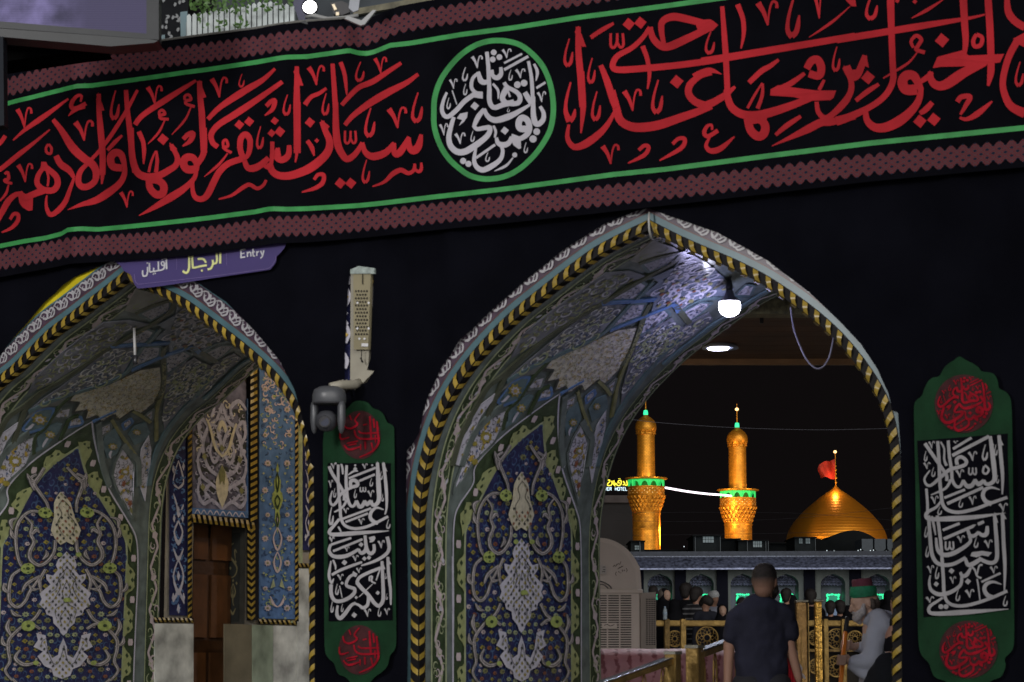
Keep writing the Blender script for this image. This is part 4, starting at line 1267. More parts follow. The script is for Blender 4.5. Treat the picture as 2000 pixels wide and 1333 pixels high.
# ================================================================ the two hanging panels
def hanging(label, outl, block, discs, texts, disc_text, name='hanging_banner', white=M_white2):
    cx = sum(p[0] for p in outl)/len(outl); t = thing(name, label, 'banner', wl(cx, 1330, -.03))
    def f(x, y, l=0.0, o=.0): return wl(x, y, -.062-.007*math.sin(x*.09+y*.012)-.004*math.sin(y*.05)-o-l*.0004)
    vs, F = fill2d(catmull(outl, 4, True), 18); mb = MB(); mb.mesh([f(x, y) for x, y in vs], F); mb.build('green_field', M_gcloth, t, smooth=True)
    vs, F = fill2d(block, 18); mb = MB(); mb.mesh([f(x, y, 0, .004) for x, y in vs], F); mb.build('black_field', M_black, t, smooth=True)
    mb = MB()
    for (x0, y0, k), tt in texts.items(): strokes(mb, tt, lambda x, y, l: f(x0+x*k, y0+y*k, l, .008), 4)
    mb.build('white_calligraphy', white, t, 'stuff')
    for (dx, dy, rx, ry) in discs:
        vs, F = fill2d([(dx+rx*math.cos(a*.1571), dy+ry*math.sin(a*.1571)) for a in range(40)], 18); mb = MB(); mb.mesh([f(x, y, 0, .004) for x, y in vs], F); mb.build('red_roundel', M_rdisc, t)
        mb = MB(); disc_text(mb, lambda x, y, l: f(dx+x*rx, dy+y*ry, l, .008)); mb.build('red_calligraphy', M_rstitch, t, 'stuff')
    return t
def med_disc(mb, g):
    for (x0, y0, k), tt in T_MED.items():
        strokes(mb, tt, lambda x, y, l: g((x0+x*k-962)/112, (y0+y*k-215)/128, l), 3, 1.0)
def zay_disc(mb, g): strokes(mb, T_RC, lambda x, y, l: g((x-628)/400, (y-700)/480, l), 4, 1.25)
c6 = crop(1780, 690, .12755); c7 = crop(590, 700, .475); 
outR = pl(c6, "735 55 840 110 960 170 1030 220 1080 280 1190 295 1270 330 1320 420 1345 540 1440 590 1500 660 1530 780") + [(1977, 840), (1979, 1000), (1980, 1150), (1981, 1232), (1978, 1268), (1963, 1286), (1964, 1302), (1955, 1322), (1935, 1331), (1915, 1352), (1893, 1368), (1870, 1352), (1850, 1333), (1825, 1322), (1814, 1296), (1800, 1280), (1794, 1255), (1792, 1190), (1790, 1080), (1788, 960), (1786, 860), (1785, 810)] + pl(c6, "45 790 80 720 160 650 200 540 260 430 330 375 430 350 490 240 570 160 650 110")
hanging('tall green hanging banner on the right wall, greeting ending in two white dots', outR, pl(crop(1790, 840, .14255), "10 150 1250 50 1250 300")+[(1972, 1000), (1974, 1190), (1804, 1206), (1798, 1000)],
        [(1882.5, 789, 57, 57), (1891.5, 1269, 57, 56.5)], T_PR, med_disc, white=mat('white_panel_stitch_dim', (.29, .285, .30), .85, var=.08, scale=5, spec=.15))  # same white darkened, the weaker light on this side put into the colour
outL = [(703, 783), (718, 787), (728, 797), (742, 803), (750, 812), (756, 825), (768, 833), (770, 850), (771, 950), (772, 1100), (774, 1240), (771, 1268), (762, 1281), (757, 1300), (746, 1313), (732, 1323), (717, 1340), (703, 1346), (690, 1340), (676, 1324), (660, 1316), (652, 1296), (640, 1284), (634, 1260), (633, 1150), (632, 1000), (631, 860), (640, 838), (652, 822), (662, 806), (676, 800), (690, 786)]
hanging('slimmer green hanging banner between the archways, its top behind the camera', outL, [(640, 905), (763, 905), (765, 1060), (767, 1212), (642, 1214), (640, 1060)],
        [(703, 850, 40, 47.5), (702, 1270, 40.5, 48.5)], T_PL, zay_disc)
# ================================================================ violet entry sign
sg = thing('entry_sign', 'violet entry sign with white and yellow lettering under the banner', 'sign', wl(400, 520, -.05))
cs = crop(200, 460, .2)
def fs(x, y, l=0.0, o=0.0): return wl(*cs(x, y), -.072-o-l*.0004)
so_ = catmull(pl(cs, "130 180 900 60 1700 -40 1790 20 1790 100 1740 170 1700 210 1695 260 1650 320 1600 342 1200 400 700 478 380 518 330 500 300 450 275 385 215 350 180 300"), 3, True)
_v, tr = fill2d([tuple(p) for p in so_], 40); mb = MB(); mb.mesh([wl(*p, -.072) for p in _v], tr); rw = [[wl(*p, -.072), wl(*p, -.045)] for p in so_+[so_[0]]]; mb.grid(rw); mb.build('sign_board', M_violet, sg)
for nm, tt, m in (('white_lettering', T_SIGN_W, M_signw), ('yellow_lettering', T_SIGN_Y, M_signy), ('border_line', T_SIGN_L, M_signl)):
    mb = MB(); strokes(mb, tt, lambda x, y, l: fs(x, y, l, .004), 4); mb.build(nm, m, sg)
# ================================================================ wall speaker seen through the slit of the drape
sp = thing('column_speaker', 'perforated column speaker on a white post in a slit of the black cloth', 'speaker', wl(700, 740, .0))
M_wp = mat('white_post', (.34, .32, .26), .5, var=.1, scale=8)
def wbox(name, pts, w0, w1, m, parent, smooth=False, label=None):
    """outline in the photo's wall plane, from depth w0 (front) to w1"""
    Q = [uz(x, y, w0) for x, y in pts]; mb = MB(); mb.mesh([W3(u, z, w0) for u, z in Q], ngon_tris(Q)); mb.mesh([W3(u, z, w1) for u, z in Q], ngon_tris(Q))
    mb.grid([[W3(u, z, w0), W3(u, z, w1)] for u, z in Q+[Q[0]]]); return mb.build(name, m, parent, label=label, smooth=smooth)
wbox('post', [(685, 530), (726, 532), (719, 722), (733, 724), (705, 752), (684, 746)], -.02, .02, M_wp, sp)
mb = MB()
strokes(mb, "6 8 6; 676 560 682 580 674 600\n6 8 6; 673 630 681 650 675 670\n6 8 6; 672 690 678 705 674 720\n5 7 5; 729 560 727 580 729 600\n6; 682 540 680 556\n5 6 5; 678 610 672 622 679 634", lambda x, y, l: wl(x, y, -.014-l*.0004), 3)
mb.build('tile_flowers', M_lav, sp)
mb = MB(); strokes(mb, "D 8; 677 580 676 654 728 550\n", lambda x, y, l: wl(x, y, -.02-l*.0004)); mb.build('tile_flowers', M_gold_t, sp)
mb = MB(); strokes(mb, "P; 668 525 735 525 735 612 725 700 680 745 666 745", lambda x, y, l: wl(x, y, .012)); mb.build('navy_tiles', M_navy, sp)
wbox('speaker_front', [(690, 535), (724, 535), (721, 620), (719, 683), (691, 683)], -.05, -.02, mat('speaker_khaki', (.27, .24, .15), .5, var=.1), sp)
mb = MB()
for r in range(13):
    for c in range(5):
        x = 695+c*5.4+(2.7 if r % 2 else 0); y = 569+r*7.0
        if x < 719: mb.poly([wl(x+1.9*math.cos(a), y+2.3*math.sin(a), -.0545) for a in [k*1.047 for k in range(6)]])
mb.build('perforations', mat('hole_dark', (.03, .026, .02), .9), sp, 'stuff')
mb = MB(); strokes(mb, "D 5; 698 592 720 592 698 642 720 642 702 662 712 662\nP; 706 671 719 671 719 677 706 677\n", lambda x, y, l: wl(x, y, -.058-l*.0004)); mb.build('maker_plate', mat('bright_plate', (.7, .7, .72), .4), sp)
mb = MB(); strokes(mb, "1.6; 708 536 708 556\n1.6; 706 684 706 708\n3; 704 699 709 709", lambda x, y, l: wl(x, y, -.06-l*.0004)); mb.build('screw_slot', M_blk, sp)
wbox('top_cap', [(684, 527), (700, 520), (731, 524), (731, 535), (684, 535)], -.06, .0, mat('pale_cap', (.32, .38, .36), .5, var=.3, scale=40), sp)
# ---- pan tilt camera on its bracket
ptz = thing('security_camera', 'grey dome camera on a white bracket beside the green hanging banner', 'camera', wl(640, 745, -.2))
M_cam = mat('camera_grey', (.085, .09, .10), .4, var=.08, scale=20, spec=.6); M_camd = mat('camera_dark', (.03, .03, .035), .3)
c0 = wl(646, 775, -.30); sz = (c0-CAM).length/FPX   # metres per photo pixel there
def ploc(x, y, w=-.30): return wl(x, y, w)
mb = MB(); mb.lathe(ploc(643, 782), [(0, 27*sz), (20*sz, 26*sz), (30*sz, 20*sz), (33*sz, 10*sz), (33*sz, -4*sz), (31*sz, -7*sz), (0, -8*sz)], 28); mb.build('upper_housing', M_cam, ptz, smooth=True)
mb = MB(); mb.lathe(ploc(643, 786), [(31.5*sz, 6*sz), (32*sz, 0), (31.5*sz, -4*sz)], 28); mb.build('seam_ring', M_camd, ptz)
ax = U; 
for xx, ln in ((614, 1), (667, 1)):
    mb = MB(); c = ploc(xx, 812); mb.lathe(c, [(0, 30*sz), (6*sz, 26*sz), (8*sz, 18*sz), (8*sz, -10*sz), (6*sz, -26*sz), (3*sz, -34*sz), (0, -36*sz)], 14, sx=1, sy=1.6); mb.build('fork_arm', M_cam, ptz, smooth=True)
bm = MB(); c = ploc(638, 822); bm.lathe(c, [(0, 20*sz), (12*sz, 18*sz), (20*sz, 10*sz), (22*sz, 0), (20*sz, -10*sz), (12*sz, -19*sz), (0, -22*sz)], 20); bm.build('ball', mat('camera_ball', (.05, .052, .06), .45, spec=.2), ptz, smooth=True)
F_ = (CAM-c).normalized(); c1 = c+F_*19*sz+Vector((-4*sz, 0, -2*sz)); bm = MB(); bm.tube([c1, c1+F_*7*sz], [12*sz, 11*sz], 18); bm.build('lens_hood', M_camd, ptz)
bm = MB(); c2 = c1+F_*7.4*sz; rt = Vector((1, 0, 0)); up_ = Vector((0, 0, 1)); bm.poly([c2+rt*math.cos(a*.35)*8.5*sz+up_*math.sin(a*.35)*8.5*sz for a in range(18)]); bm.build('lens', mat('lens_glass', (.02, .025, .05), .35, spec=.3), ptz)
bm = MB(); strokes(bm, "P; 616 766 623 766 623 771 616 771\nP; 626 766 630 766 630 771 626 771\nP; 632 766 640 766 640 771 632 771", lambda x, y, l: ploc(x, y, -.30)+F_*(34*sz)+Vector((0, 0, 0))); bm.build('maker_mark', M_blk, ptz)
bm = MB(); bm.tube([ploc(702, 748, .0), ploc(690, 752, -.12), ploc(665, 752, -.24), ploc(645, 756, -.30)], [9*sz, 9*sz, 9*sz, 8*sz], 12); bm.build('bracket_arm', M_wp, ptz, smooth=True)
for xx in (668, 676, 684, 692):
    bm = MB(); a = ploc(xx, 752, -.06-(700-xx)*.004); bm.tube([a, a+Vector((2.5*sz, 0, 0))], 10.5*sz, 12); bm.build('bracket_collar', mat('bracket_grey', (.26, .25, .22), .5), ptz)
bm = MB(); bm.tube([ploc(686, 758, -.02), ploc(672, 768, -.12), ploc(664, 790, -.22), ploc(662, 776, -.28)], 2.6*sz, 8); bm.build('cable', M_blk, ptz, smooth=True)
# ================================================================ passage behind the left archway
u0 = AL.P[0].x
def sd_(x, y, o=0.0):
    w, z = side(x, y, u0+o); return W3(u0+o, z, w)
pw = thing('passage_wall', 'tiled side wall of the passage with lattice, marble and wooden door, inside the left archway', 'wall', W3(u0, 0, 3.5))
def spoly(name, pts, m, o=0.0, th=.0, kind=None, label=None, step=None):
    vs, F = fill2d(pts, step); mb = MB(); mb.mesh([sd_(x, y, o) for x, y in vs], F)
    if th: mb.grid([[sd_(x, y, o), sd_(x, y, o)-U*th] for x, y in list(pts)+[pts[0]]])
    return mb.build(name, m, pw, kind, label)
wd0, wd1 = side(376, 1200, u0)[0], side(477, 1200, u0)[0]; zdt = side(420, 1024, u0)[1]
w_end = side(640, 1200, u0)[0]; w_s = DEPTH+.07
mb = MB()
for a, b, z0, z1 in ((w_s, wd0, -.2, 4.6), (wd0, wd1, zdt, 4.6), (wd1, w_end+1.5, -.2, 4.6)):
    mb.poly([W3(u0-.004, z0, a), W3(u0-.004, z0, b), W3(u0-.004, z1, b), W3(u0-.004, z1, a)])
mb.build('masonry', M_brick, pw)
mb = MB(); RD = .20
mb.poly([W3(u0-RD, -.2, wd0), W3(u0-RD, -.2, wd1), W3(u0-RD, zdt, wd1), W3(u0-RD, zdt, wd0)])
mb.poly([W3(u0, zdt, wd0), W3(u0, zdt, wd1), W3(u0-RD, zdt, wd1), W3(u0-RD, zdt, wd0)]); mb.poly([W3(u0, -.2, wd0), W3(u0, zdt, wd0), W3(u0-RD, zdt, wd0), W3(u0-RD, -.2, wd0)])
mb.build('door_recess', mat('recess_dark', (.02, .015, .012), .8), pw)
# door leaf with sunk panels
mb = MB(); mb.box(W3(u0-RD+.02, -.1, wd0+.02), N*(wd1-wd0-.04), Vector((0, 0, zdt)), U*.03); dd = mb.build('door', M_wood, pw)
for k in range(4):
    mb = MB(); z0 = .1+k*.62; mb.box(W3(u0-RD+.05, z0, wd0+.10), N*((wd1-wd0)*.38), Vector((0, 0, .5)), U*.018); mb.build('door_panel', mat('door_panel_wood', (.12, .05, .018), .4, var=.3), dd)
    mb = MB(); mb.box(W3(u0-RD+.05, z0, wd0+.10+(wd1-wd0)*.46), N*((wd1-wd0)*.38), Vector((0, 0, .5)), U*.018); mb.build('door_panel', mat('door_panel_wood', (.12, .05, .018), .4, var=.3), dd)
mb = MB(); mb.tube([W3(u0-RD+.10, 1.05, wd0+.07), W3(u0-RD+.10, 1.22, wd0+.07)], .012, 8); mb.build('handle', mat('steel', (.5, .5, .5), .3, 1.0), dd)
# far reveal with its own tiles
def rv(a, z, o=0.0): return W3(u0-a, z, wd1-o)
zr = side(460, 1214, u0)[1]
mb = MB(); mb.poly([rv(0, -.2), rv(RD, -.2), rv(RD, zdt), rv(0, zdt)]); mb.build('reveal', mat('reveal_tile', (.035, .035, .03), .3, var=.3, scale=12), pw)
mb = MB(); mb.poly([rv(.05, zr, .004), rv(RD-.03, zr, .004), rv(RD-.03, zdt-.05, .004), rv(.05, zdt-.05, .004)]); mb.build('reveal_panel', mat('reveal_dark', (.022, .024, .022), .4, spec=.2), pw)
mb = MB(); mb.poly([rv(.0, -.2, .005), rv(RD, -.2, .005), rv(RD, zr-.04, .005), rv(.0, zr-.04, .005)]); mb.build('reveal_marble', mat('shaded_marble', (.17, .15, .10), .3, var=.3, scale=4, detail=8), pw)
mb = MB(); strokes(mb, "18 40 14; 150 60 250 120 220 260 150 320 60 420 100 520 200 560\n14 40 14; 150 640 90 760 150 840 210 760 150 640\n14 30 14; 150 700 150 900 120 960\n14 40 14; 80 1000 150 1080 220 1000\n14 30 10; 60 200 120 160 100 300\nD 50; 150 600 60 640 240 650 220 420 90 330", lambda x, y, l: rv(.05+(RD-.08)*(x/300), zdt-.1-(zdt-zr-.15)*y/1100, .008+l*.0004)); mb.build('reveal_flowers', mat('reveal_motif', (.14, .12, .06), .4), pw, 'stuff')
# rope mouldings drawn as alternating glazed pieces
def ropeline(a, b, wd, n, o=.02, two=False):
    a, b = Vector(a), Vector(b); d = (b-a)/n; nn = Vector((-d.y, d.x)).normalized()*wd/2
    for i in range(n):
        p = a+d*i
        sets = [(-1, 1)] if not two else [(-1, 0), (1, 0)]
        for s0_, s1_ in sets:
            q = [p+nn*s0_, p+d*.5+nn*s0_, p+d*1.0+nn*s1_, p+d*.5+nn*s1_]
            mb = MB(); c = sum(q, Vector((0, 0)))/4; mb.grid([[sd_(*q[0], o), sd_(*q[1], o)], [sd_(*((q[0]+q[3])/2), o+.008), sd_(*((q[1]+q[2])/2), o+.008)], [sd_(*q[3], o), sd_(*q[2], o)]]); mb.build('rope_tile', M_yel, pw)
    mb = MB(); mb.poly([sd_(*(a-nn), o-.004), sd_(*(b-nn), o-.004), sd_(*(b+nn), o-.004), sd_(*(a+nn), o-.004)]); mb.grid([[sd_(*(q), o-.004), sd_(*(q), 0)] for q in (a-nn, b-nn, b+nn, a+nn, a-nn)]); mb.build('rope_bed', M_blk, pw)
spoly('navy_panel', [(331, 830), (366, 810), (366, 1203), (330, 1202)], M_navy, .006)
mb = MB()
NP = "20 50 20; 500 100 300 300 200 500 500 600\n30 60 30; 500 600 800 500 700 300 500 100\n30 70 30; 200 700 400 900 500 1100 800 900\n40 80 30; 500 1200 250 1400 500 1600 750 1400 500 1200\nD 150; 500 1000 250 1150 750 1150 200 250 800 200\n30 80 30; 200 1700 500 1900 800 1700\n30 90 30; 500 1900 200 2200 500 2500 800 2200 500 1900\n40 90 40; 150 2700 500 2500 850 2700\nD 180; 500 2200 500 2800 200 2600 800 2600\n"
strokes(mb, NP, lambda x, y, l: sd_(332+33*x/1000, 890+310*y/2900, .010+l*.0004), 3, 1.25); mb.build('panel_flowers', M_lav, pw, 'stuff')
spoly('marble_slab', [(302, 1218), (378, 1219), (378, 1345), (302, 1345)], M_marble, .012, .012)
ropeline((300, 1211), (378, 1212), 9, 9)
ropeline((371, 800), (371, 1208), 8, 34, .022)
LT = [(376, 1008), (376, 800), (400, 770), (440, 750), (470, 735), (490, 760), (492, 1012)]
spoly('lattice_ground', LT, mat('lattice_tile', (.15, .145, .20), .2, var=.5, scale=9), .004)
mb = MB()
LTT = """
30 40 30; 500 150 400 350 250 450 150 700 250 950 450 1050
30 40 30; 250 450 120 350 80 500 150 620
26 36 26; 150 700 60 850 120 1050 300 1150 500 1250
26 36 26; 120 1050 60 1250 160 1400 320 1350 500 1450
26 34 26; 300 1150 180 1230 280 1330
30 40 30; 500 300 420 480 480 640 500 800
24 34 20; 330 600 280 760 360 880 440 780 380 640 330 600
26 40 26; 60 200 200 100 350 200 300 330
"""
LTB = """
P; 500 900 570 1000 620 1120 600 1260 560 1340 500 1440 440 1340 400 1260 380 1120 430 1000
30 50 30; 500 800 380 700 300 500 240 380
30 60 20; 420 480 500 380 560 500
"""
fl = lambda x, y, l, o=.012: sd_(380+108*x/1000, 760+(238*y/1500)+10*x/1000, o+l*.0004)
strokes(mb, mirror_text(LTT, 500), lambda x, y, l: fl(x, y, l), 4, 1.4); mb.build('lattice_scrolls', mat('glazed_periwinkle', (.42, .42, .54), .12, var=.25, scale=20, spec=.8), pw, 'stuff')
mb = MB(); strokes(mb, LTB+"\n"+mirror_text(LTB.strip().split('\n', 1)[1], 500), lambda x, y, l: fl(x, y, l, .017), 4); mb.build('lattice_vase', M_beige, pw, 'stuff')
mb = MB(); strokes(mb, "P; 500 900 560 1000 540 1150 500 1100 460 1150 440 1000\nD 90; 180 820 820 820 150 1200 850 1200 500 700", lambda x, y, l: fl(x, y, l, .022)); mb.build('lattice_buds', M_olive, pw, 'stuff')
def scat(name, x0, x1, y0, y1, n, r, m, o, sd2, wk=.22):
    q = random.Random(sd2); mb = MB(); t = ''
    for i in range(n):
        x, y, a = q.uniform(x0+r, x1-r), q.uniform(y0+r, y1-r), q.uniform(0, 6.28); rr = r*q.uniform(.6, 1.1)
        t += '%.2f %.2f %.2f; ' % (rr*wk, rr*wk*2.4, rr*wk)+' '.join('%.2f %.2f' % (x+rr*(.4+.15*k)*math.cos(a+k*.9), y+rr*(.4+.15*k)*math.sin(a+k*.9)) for k in range(5))+'\n'
    strokes(mb, t, lambda x, y, l: sd_(x, y, o+l*.0003), 2); mb.build(name, m, pw, 'stuff')
scat('lattice_holes', 378, 490, 800, 990, 90, 7, M_ink, .007, 1, .5); scat('lattice_curls', 378, 490, 790, 990, 170, 6, mat('glazed_periwinkle', (.42, .42, .54)), .0095, 2)
scat('lattice_curls', 378, 490, 780, 900, 40, 6, M_beige, .0105, 3)
scat('panel_curls', 508, 576, 700, 1206, 150, 5, M_dsky, .0165, 4, .3); scat('panel_curls', 508, 576, 700, 1206, 70, 4, mat('glazed_lime', (.33, .40, .12)), .018, 5)
scat('navy_curls', 333, 365, 840, 1200, 90, 5, M_sky, .0085, 6, .3); scat('panel_curls', 508, 576, 705, 880, 60, 6, M_pink, .0192, 7)
spoly('lattice_frame', [(376, 992), (492, 1000), (492, 1013), (376, 1004)], M_sky, .02, .02)
spoly('lattice_frame', [(483, 780), (492, 775), (492, 1001), (484, 1000)], M_sky, .02, .02)
mb = MB(); strokes(mb, "\n".join("10 20 10; %d 40 %d -30 %d 40" % (a, a+50, a+100) for a in range(20, 900, 110)), lambda x, y, l: sd_(378+113*x/1000, 999+8*x/1000+y*.12, .024+l*.0004)); mb.build('frame_scallops', M_lav, pw, 'stuff')
ropeline((374, 1012), (500, 1026), 16, 12, .03)
ropeline((491, 1028), (491, 1212), 15, 14, .035, True)
ropeline((496, 722), (496, 1020), 13, 22, .045)
spoly('corner_post', [(487, 722), (505, 722), (505, 1212), (487, 1212)], M_blk, .03, .03)
spoly('blue_panel', [(507, 690), (577, 690), (577, 1210), (506, 1208)], M_sky, .014, .01)
mb = MB()
BPT = """
P; 500 480 540 540 520 580 600 640 580 720 640 740 660 800 600 850 560 880 580 960 540 1000 500 1080 460 1000 420 960 440 880 400 850 340 800 360 740 420 720 400 640 480 580 460 540
"""
strokes(mb, BPT, lambda x, y, l: sd_(508+68*x/1000, 790+y*.235, .02)); mb.build('lime_medallion', mat('glazed_lime', (.33, .40, .12), .28), pw)
mb = MB(); strokes(mb, "20 34 20; 500 560 540 640 500 720 460 640 500 560\n20 34 20; 500 760 570 800 500 860 430 800 500 760\n20 30 20; 500 900 530 960 500 1010 470 960 500 900", lambda x, y, l: sd_(508+68*x/1000, 790+y*.235, .024+l*.0004)); mb.build('medallion_lines', M_dkgreen, pw)
mb = MB(); t = ""; t2 = ""; t3 = ""
for i, yy in enumerate((722, 760, 800, 850, 905, 958, 1006, 1052, 1100, 1150, 1188)):
    for X in (521, 563):
        t += "F %g; %g %g\n" % (13 if i % 3 else 10, X+(3 if i % 2 else -2)*(1 if X > 540 else -1), yy); t2 += "F 5; %g %g\n" % (X+(3 if i % 2 else -2)*(1 if X > 540 else -1), yy); t3 += "D 5; %g %g %g %g\n" % (X-6, yy+20, X+7, yy+27)
t += "1.5 4 1.5; 542 1030 534 1052 542 1075 550 1052 542 1030\n1.5 4 1.5; 542 1078 535 1098 542 1118 549 1098 542 1078\n1 3 1; 542 1010 542 1030\n2 5 2; 528 1165 534 1180 542 1186\n2 5 2; 556 1165 550 1180 542 1186\n"
strokes(mb, t, lambda x, y, l: sd_(x, y, .0215+l*.0003), 4, 1); mb.build('white_flowers', M_pink, pw, 'stuff')
mb = MB(); strokes(mb, t2, lambda x, y, l: sd_(x, y, .026+l*.0003)); mb.build('flower_hearts', M_olive, pw, 'stuff')
mb = MB(); strokes(mb, t3+"P; 534 1130 528 1150 538 1146\nP; 550 1130 556 1150 546 1146", lambda x, y, l: sd_(x, y, .0225+l*.0003)); mb.build('small_leaves', M_ltgreen, pw, 'stuff')
ropeline((505, 1214), (580, 1217), 9, 8); ropeline((580, 760), (580, 1214), 7, 36, .022)
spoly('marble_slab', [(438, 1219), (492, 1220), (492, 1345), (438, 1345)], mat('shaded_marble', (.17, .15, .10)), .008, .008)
spoly('marble_slab', [(493, 1221), (533, 1222), (533, 1345), (493, 1345)], M_marble2, .012, .012)
spoly('marble_slab', [(534, 1222), (579, 1223), (579, 1345), (534, 1345)], M_marble, .012, .012)
spoly('marble_slab', [(580, 1110), (640, 1112), (640, 1345), (580, 1345)], M_marble, .016, .012)
spoly('green_strip', [(583, 760), (591, 760), (591, 1100), (583, 1100)], M_ltgreen, .02, .01)
spoly('navy_panel', [(592, 760), (640, 760), (640, 1075), (592, 1075)], M_navy, .02, .01)
mb = MB(); strokes(mb, NP, lambda x, y, l: sd_(593+20*x/1000, 870+200*y/2900, .026+l*.0004), 3, 1.3); mb.build('panel_flowers', M_lav, pw, 'stuff')
ropeline((582, 1104), (622, 1106), 8, 5, .03)
mb = MB(); mb.poly([W3(u0-1, 4.35, w_s-.05), W3(u0+4, 4.35, w_s-.05), W3(u0+4, 4.35, w_end+2), W3(u0-1, 4.35, w_end+2)]); mb.build('passage_ceiling', mat('ceiling_plaster', (.2, .19, .17), .8), pw)
M_refl = mat('warm_lamp_glow', (1, .8, .5), .5, emit=(1, .72, .36), es=6)
pl_ = thing('passage_lamp', 'warm lamp high in the passage, mirrored in the lattice tiles inside the left archway', 'lamp', W3(u0+1.9, 3.75, 4.0))
mb = MB(); mb.lathe(W3(u0+1.9, 3.75, 4.0), [(0, -.09), (.08, -.06), (.10, 0), (.05, .08), (0, .09)], 14); mb.build('globe', M_refl, pl_, smooth=True)
point('passage_light', W3(u0+1.5, 3.5, 3.8), 38, (1, .78, .52), .12)
# dead pendant of the left arch
pe = thing('pendant_rod', 'unlit pendant lamp holder on a white rod under the left vault', 'lamp', wl(264, 700, .55))
mb = MB(); mb.tube([wl(262, 641, .55), wl(264, 700, .55)], .010, 8); mb.build('rod', mat('white_plastic', (.6, .6, .6), .4), pe, smooth=True)
mb = MB(); mb.lathe(wl(264.5, 712, .55), [(0, 0), (.016, .0), (.02, .02), (.017, .06), (.01, .065), (0, .066)], 12); mb.build('socket', M_camd, pe, smooth=True)
# ================================================================ lit bulb in the right archway
bp = wl(1425, 603, 1.5); kb = (bp-CAM).length/FPX
bl = thing('pendant_bulb', 'lit blue-white bulb hanging in the right archway', 'lamp', bp)
M_bulb = mat('bulb_glow', (.9, .9, 1), .4, emit=(.80, .80, 1.0), es=14)
mb = MB(); mb.lathe(bp, [(0, -16*kb), (9*kb, -15*kb), (17*kb, -10*kb), (21*kb, -2*kb), (21.5*kb, 8*kb), (20*kb, 13*kb), (0, 13.5*kb)], 26); mb.build('diffuser', M_bulb, bl, smooth=True)
mb = MB(); mb.lathe(bp, [(20*kb, 13*kb), (17*kb, 18*kb), (10*kb, 25*kb), (6.5*kb, 36*kb), (0, 37*kb)], 20); mb.build('neck', mat('bulb_neck', (.10, .10, .13), .5), bl, smooth=True)
mb = MB(); mb.lathe(bp, [(0, 34*kb), (6.6*kb, 35*kb), (7*kb, 42*kb), (5.5*kb, 54*kb), (3*kb, 58*kb), (5.5*kb, 62*kb), (7*kb, 68*kb), (5*kb, 74*kb), (0, 75*kb)], 14); mb.build('socket', M_camd, bl, smooth=True)
mb = MB(); mb.tube([bp+Vector((0, 0, 70*kb)), bp+Vector((-.01, .01, 95*kb))], .004, 6); mb.build('flex', M_camd, bl)
point('bulb_light', bp+Vector((-.04, -.0, -.22)), 7.5, (.58, .56, 1.0), .07)
# white cord at the crown, slack cable below the canopy
cb = MB(); cb.tube([wl(1268, 415, -.05), wl(1267, 430, -.06), wl(1268, 450, -.07), wl(1272, 466, .02), wl(1285, 470, .1)], .006, 6); tag(cb.build('white_cord', mat('cord_white', (.42, .42, .40), .6), smooth=True), 'thin white cord over the crown of the right archway', 'cord')
cb = MB(); cb.tube([at(*p, 15.6) for p in catmull([(1544, 600), (1550, 640), (1560, 670), (1575, 702), (1592, 719), (1606, 718), (1618, 702), (1624, 682), (1628, 660)], 4)], .0062, 6); tag(cb.build('slack_cable', mat('cable_grey', (.26, .25, .30), .6), smooth=True), 'slack grey cable looping down under the canopy, in the right archway', 'cable')
# ================================================================ left top: video screen, planter, flood lamps
sc = thing('video_screen', 'large purple video screen on a grey steel frame, top left corner', 'screen', at(130, 130, 14.6))
def Q(x, y, Y=14.6): return at(x, y, Y)
def led():
    m = bpy.data.materials.new('led_picture'); m.use_nodes = True; t = m.node_tree; b = t.nodes['Principled BSDF']; b.inputs['Base Color'].default_value = (.004, .004, .004, 1)
    tc = t.nodes.new('ShaderNodeTexCoord'); nz = t.nodes.new('ShaderNodeTexNoise'); nz.inputs['Scale'].default_value = 4.5; nz.inputs['Detail'].default_value = 6
    t.links.new(tc.outputs['Object'], nz.inputs['Vector']); r = t.nodes.new('ShaderNodeValToRGB'); e = r.color_ramp.elements
    e[0].position = .36; e[0].color = (.075, .07, .12, 1); e[1].position = .68; e[1].color = (.30, .26, .52, 1)
    t.links.new(nz.outputs['Fac'], r.inputs[0])
    sx = t.nodes.new('ShaderNodeSeparateXYZ'); t.links.new(tc.outputs['Object'], sx.inputs[0])
    mr = t.nodes.new('ShaderNodeMapRange'); mr.inputs[1].default_value = -.12; mr.inputs[2].default_value = .12; t.links.new(sx.outputs[0], mr.inputs[0])
    mm = t.nodes.new('ShaderNodeMixRGB'); t.links.new(mr.outputs[0], mm.inputs[0]); t.links.new(r.outputs[0], mm.inputs[1]); mm.inputs[2].default_value = (.10, .09, .16, 1)
    wv = t.nodes.new('ShaderNodeTexWave'); wv.inputs['Scale'].default_value = 28; wv.bands_direction = 'Z'; t.links.new(tc.outputs['Object'], wv.inputs['Vector'])
    m2 = t.nodes.new('ShaderNodeMixRGB'); m2.blend_type = 'MULTIPLY'; m2.inputs[0].default_value = .25; t.links.new(mm.outputs[0], m2.inputs[1]); t.links.new(wv.outputs['Color'], m2.inputs[2])
    t.links.new(m2.outputs[0], b.inputs['Emission Color']); b.inputs['Emission Strength'].default_value = .9; b.inputs['Specular IOR Level'].default_value = 0; return m
M_steel = mat('grey_steel', (.022, .025, .029), .5, var=.1, bump=.05); M_steel2 = mat('pale_steel', (.032, .035, .038), .5, var=.1)
def pane(name, pts, Y, m, parent, th=.05):
    tr = ngon_tris(pts); mb = MB(); mb.mesh([at(x, y, Y) for x, y in pts], tr); mb.grid([[at(x, y, Y), at(x, y, Y)+Vector((0, th, 0))] for x, y in list(pts)+[pts[0]]]); return mb.build(name, m, parent)
pane('picture', [(-40, -40), (288, -40), (286, 66), (0, 42), (-40, 39)], 14.6, led(), sc)
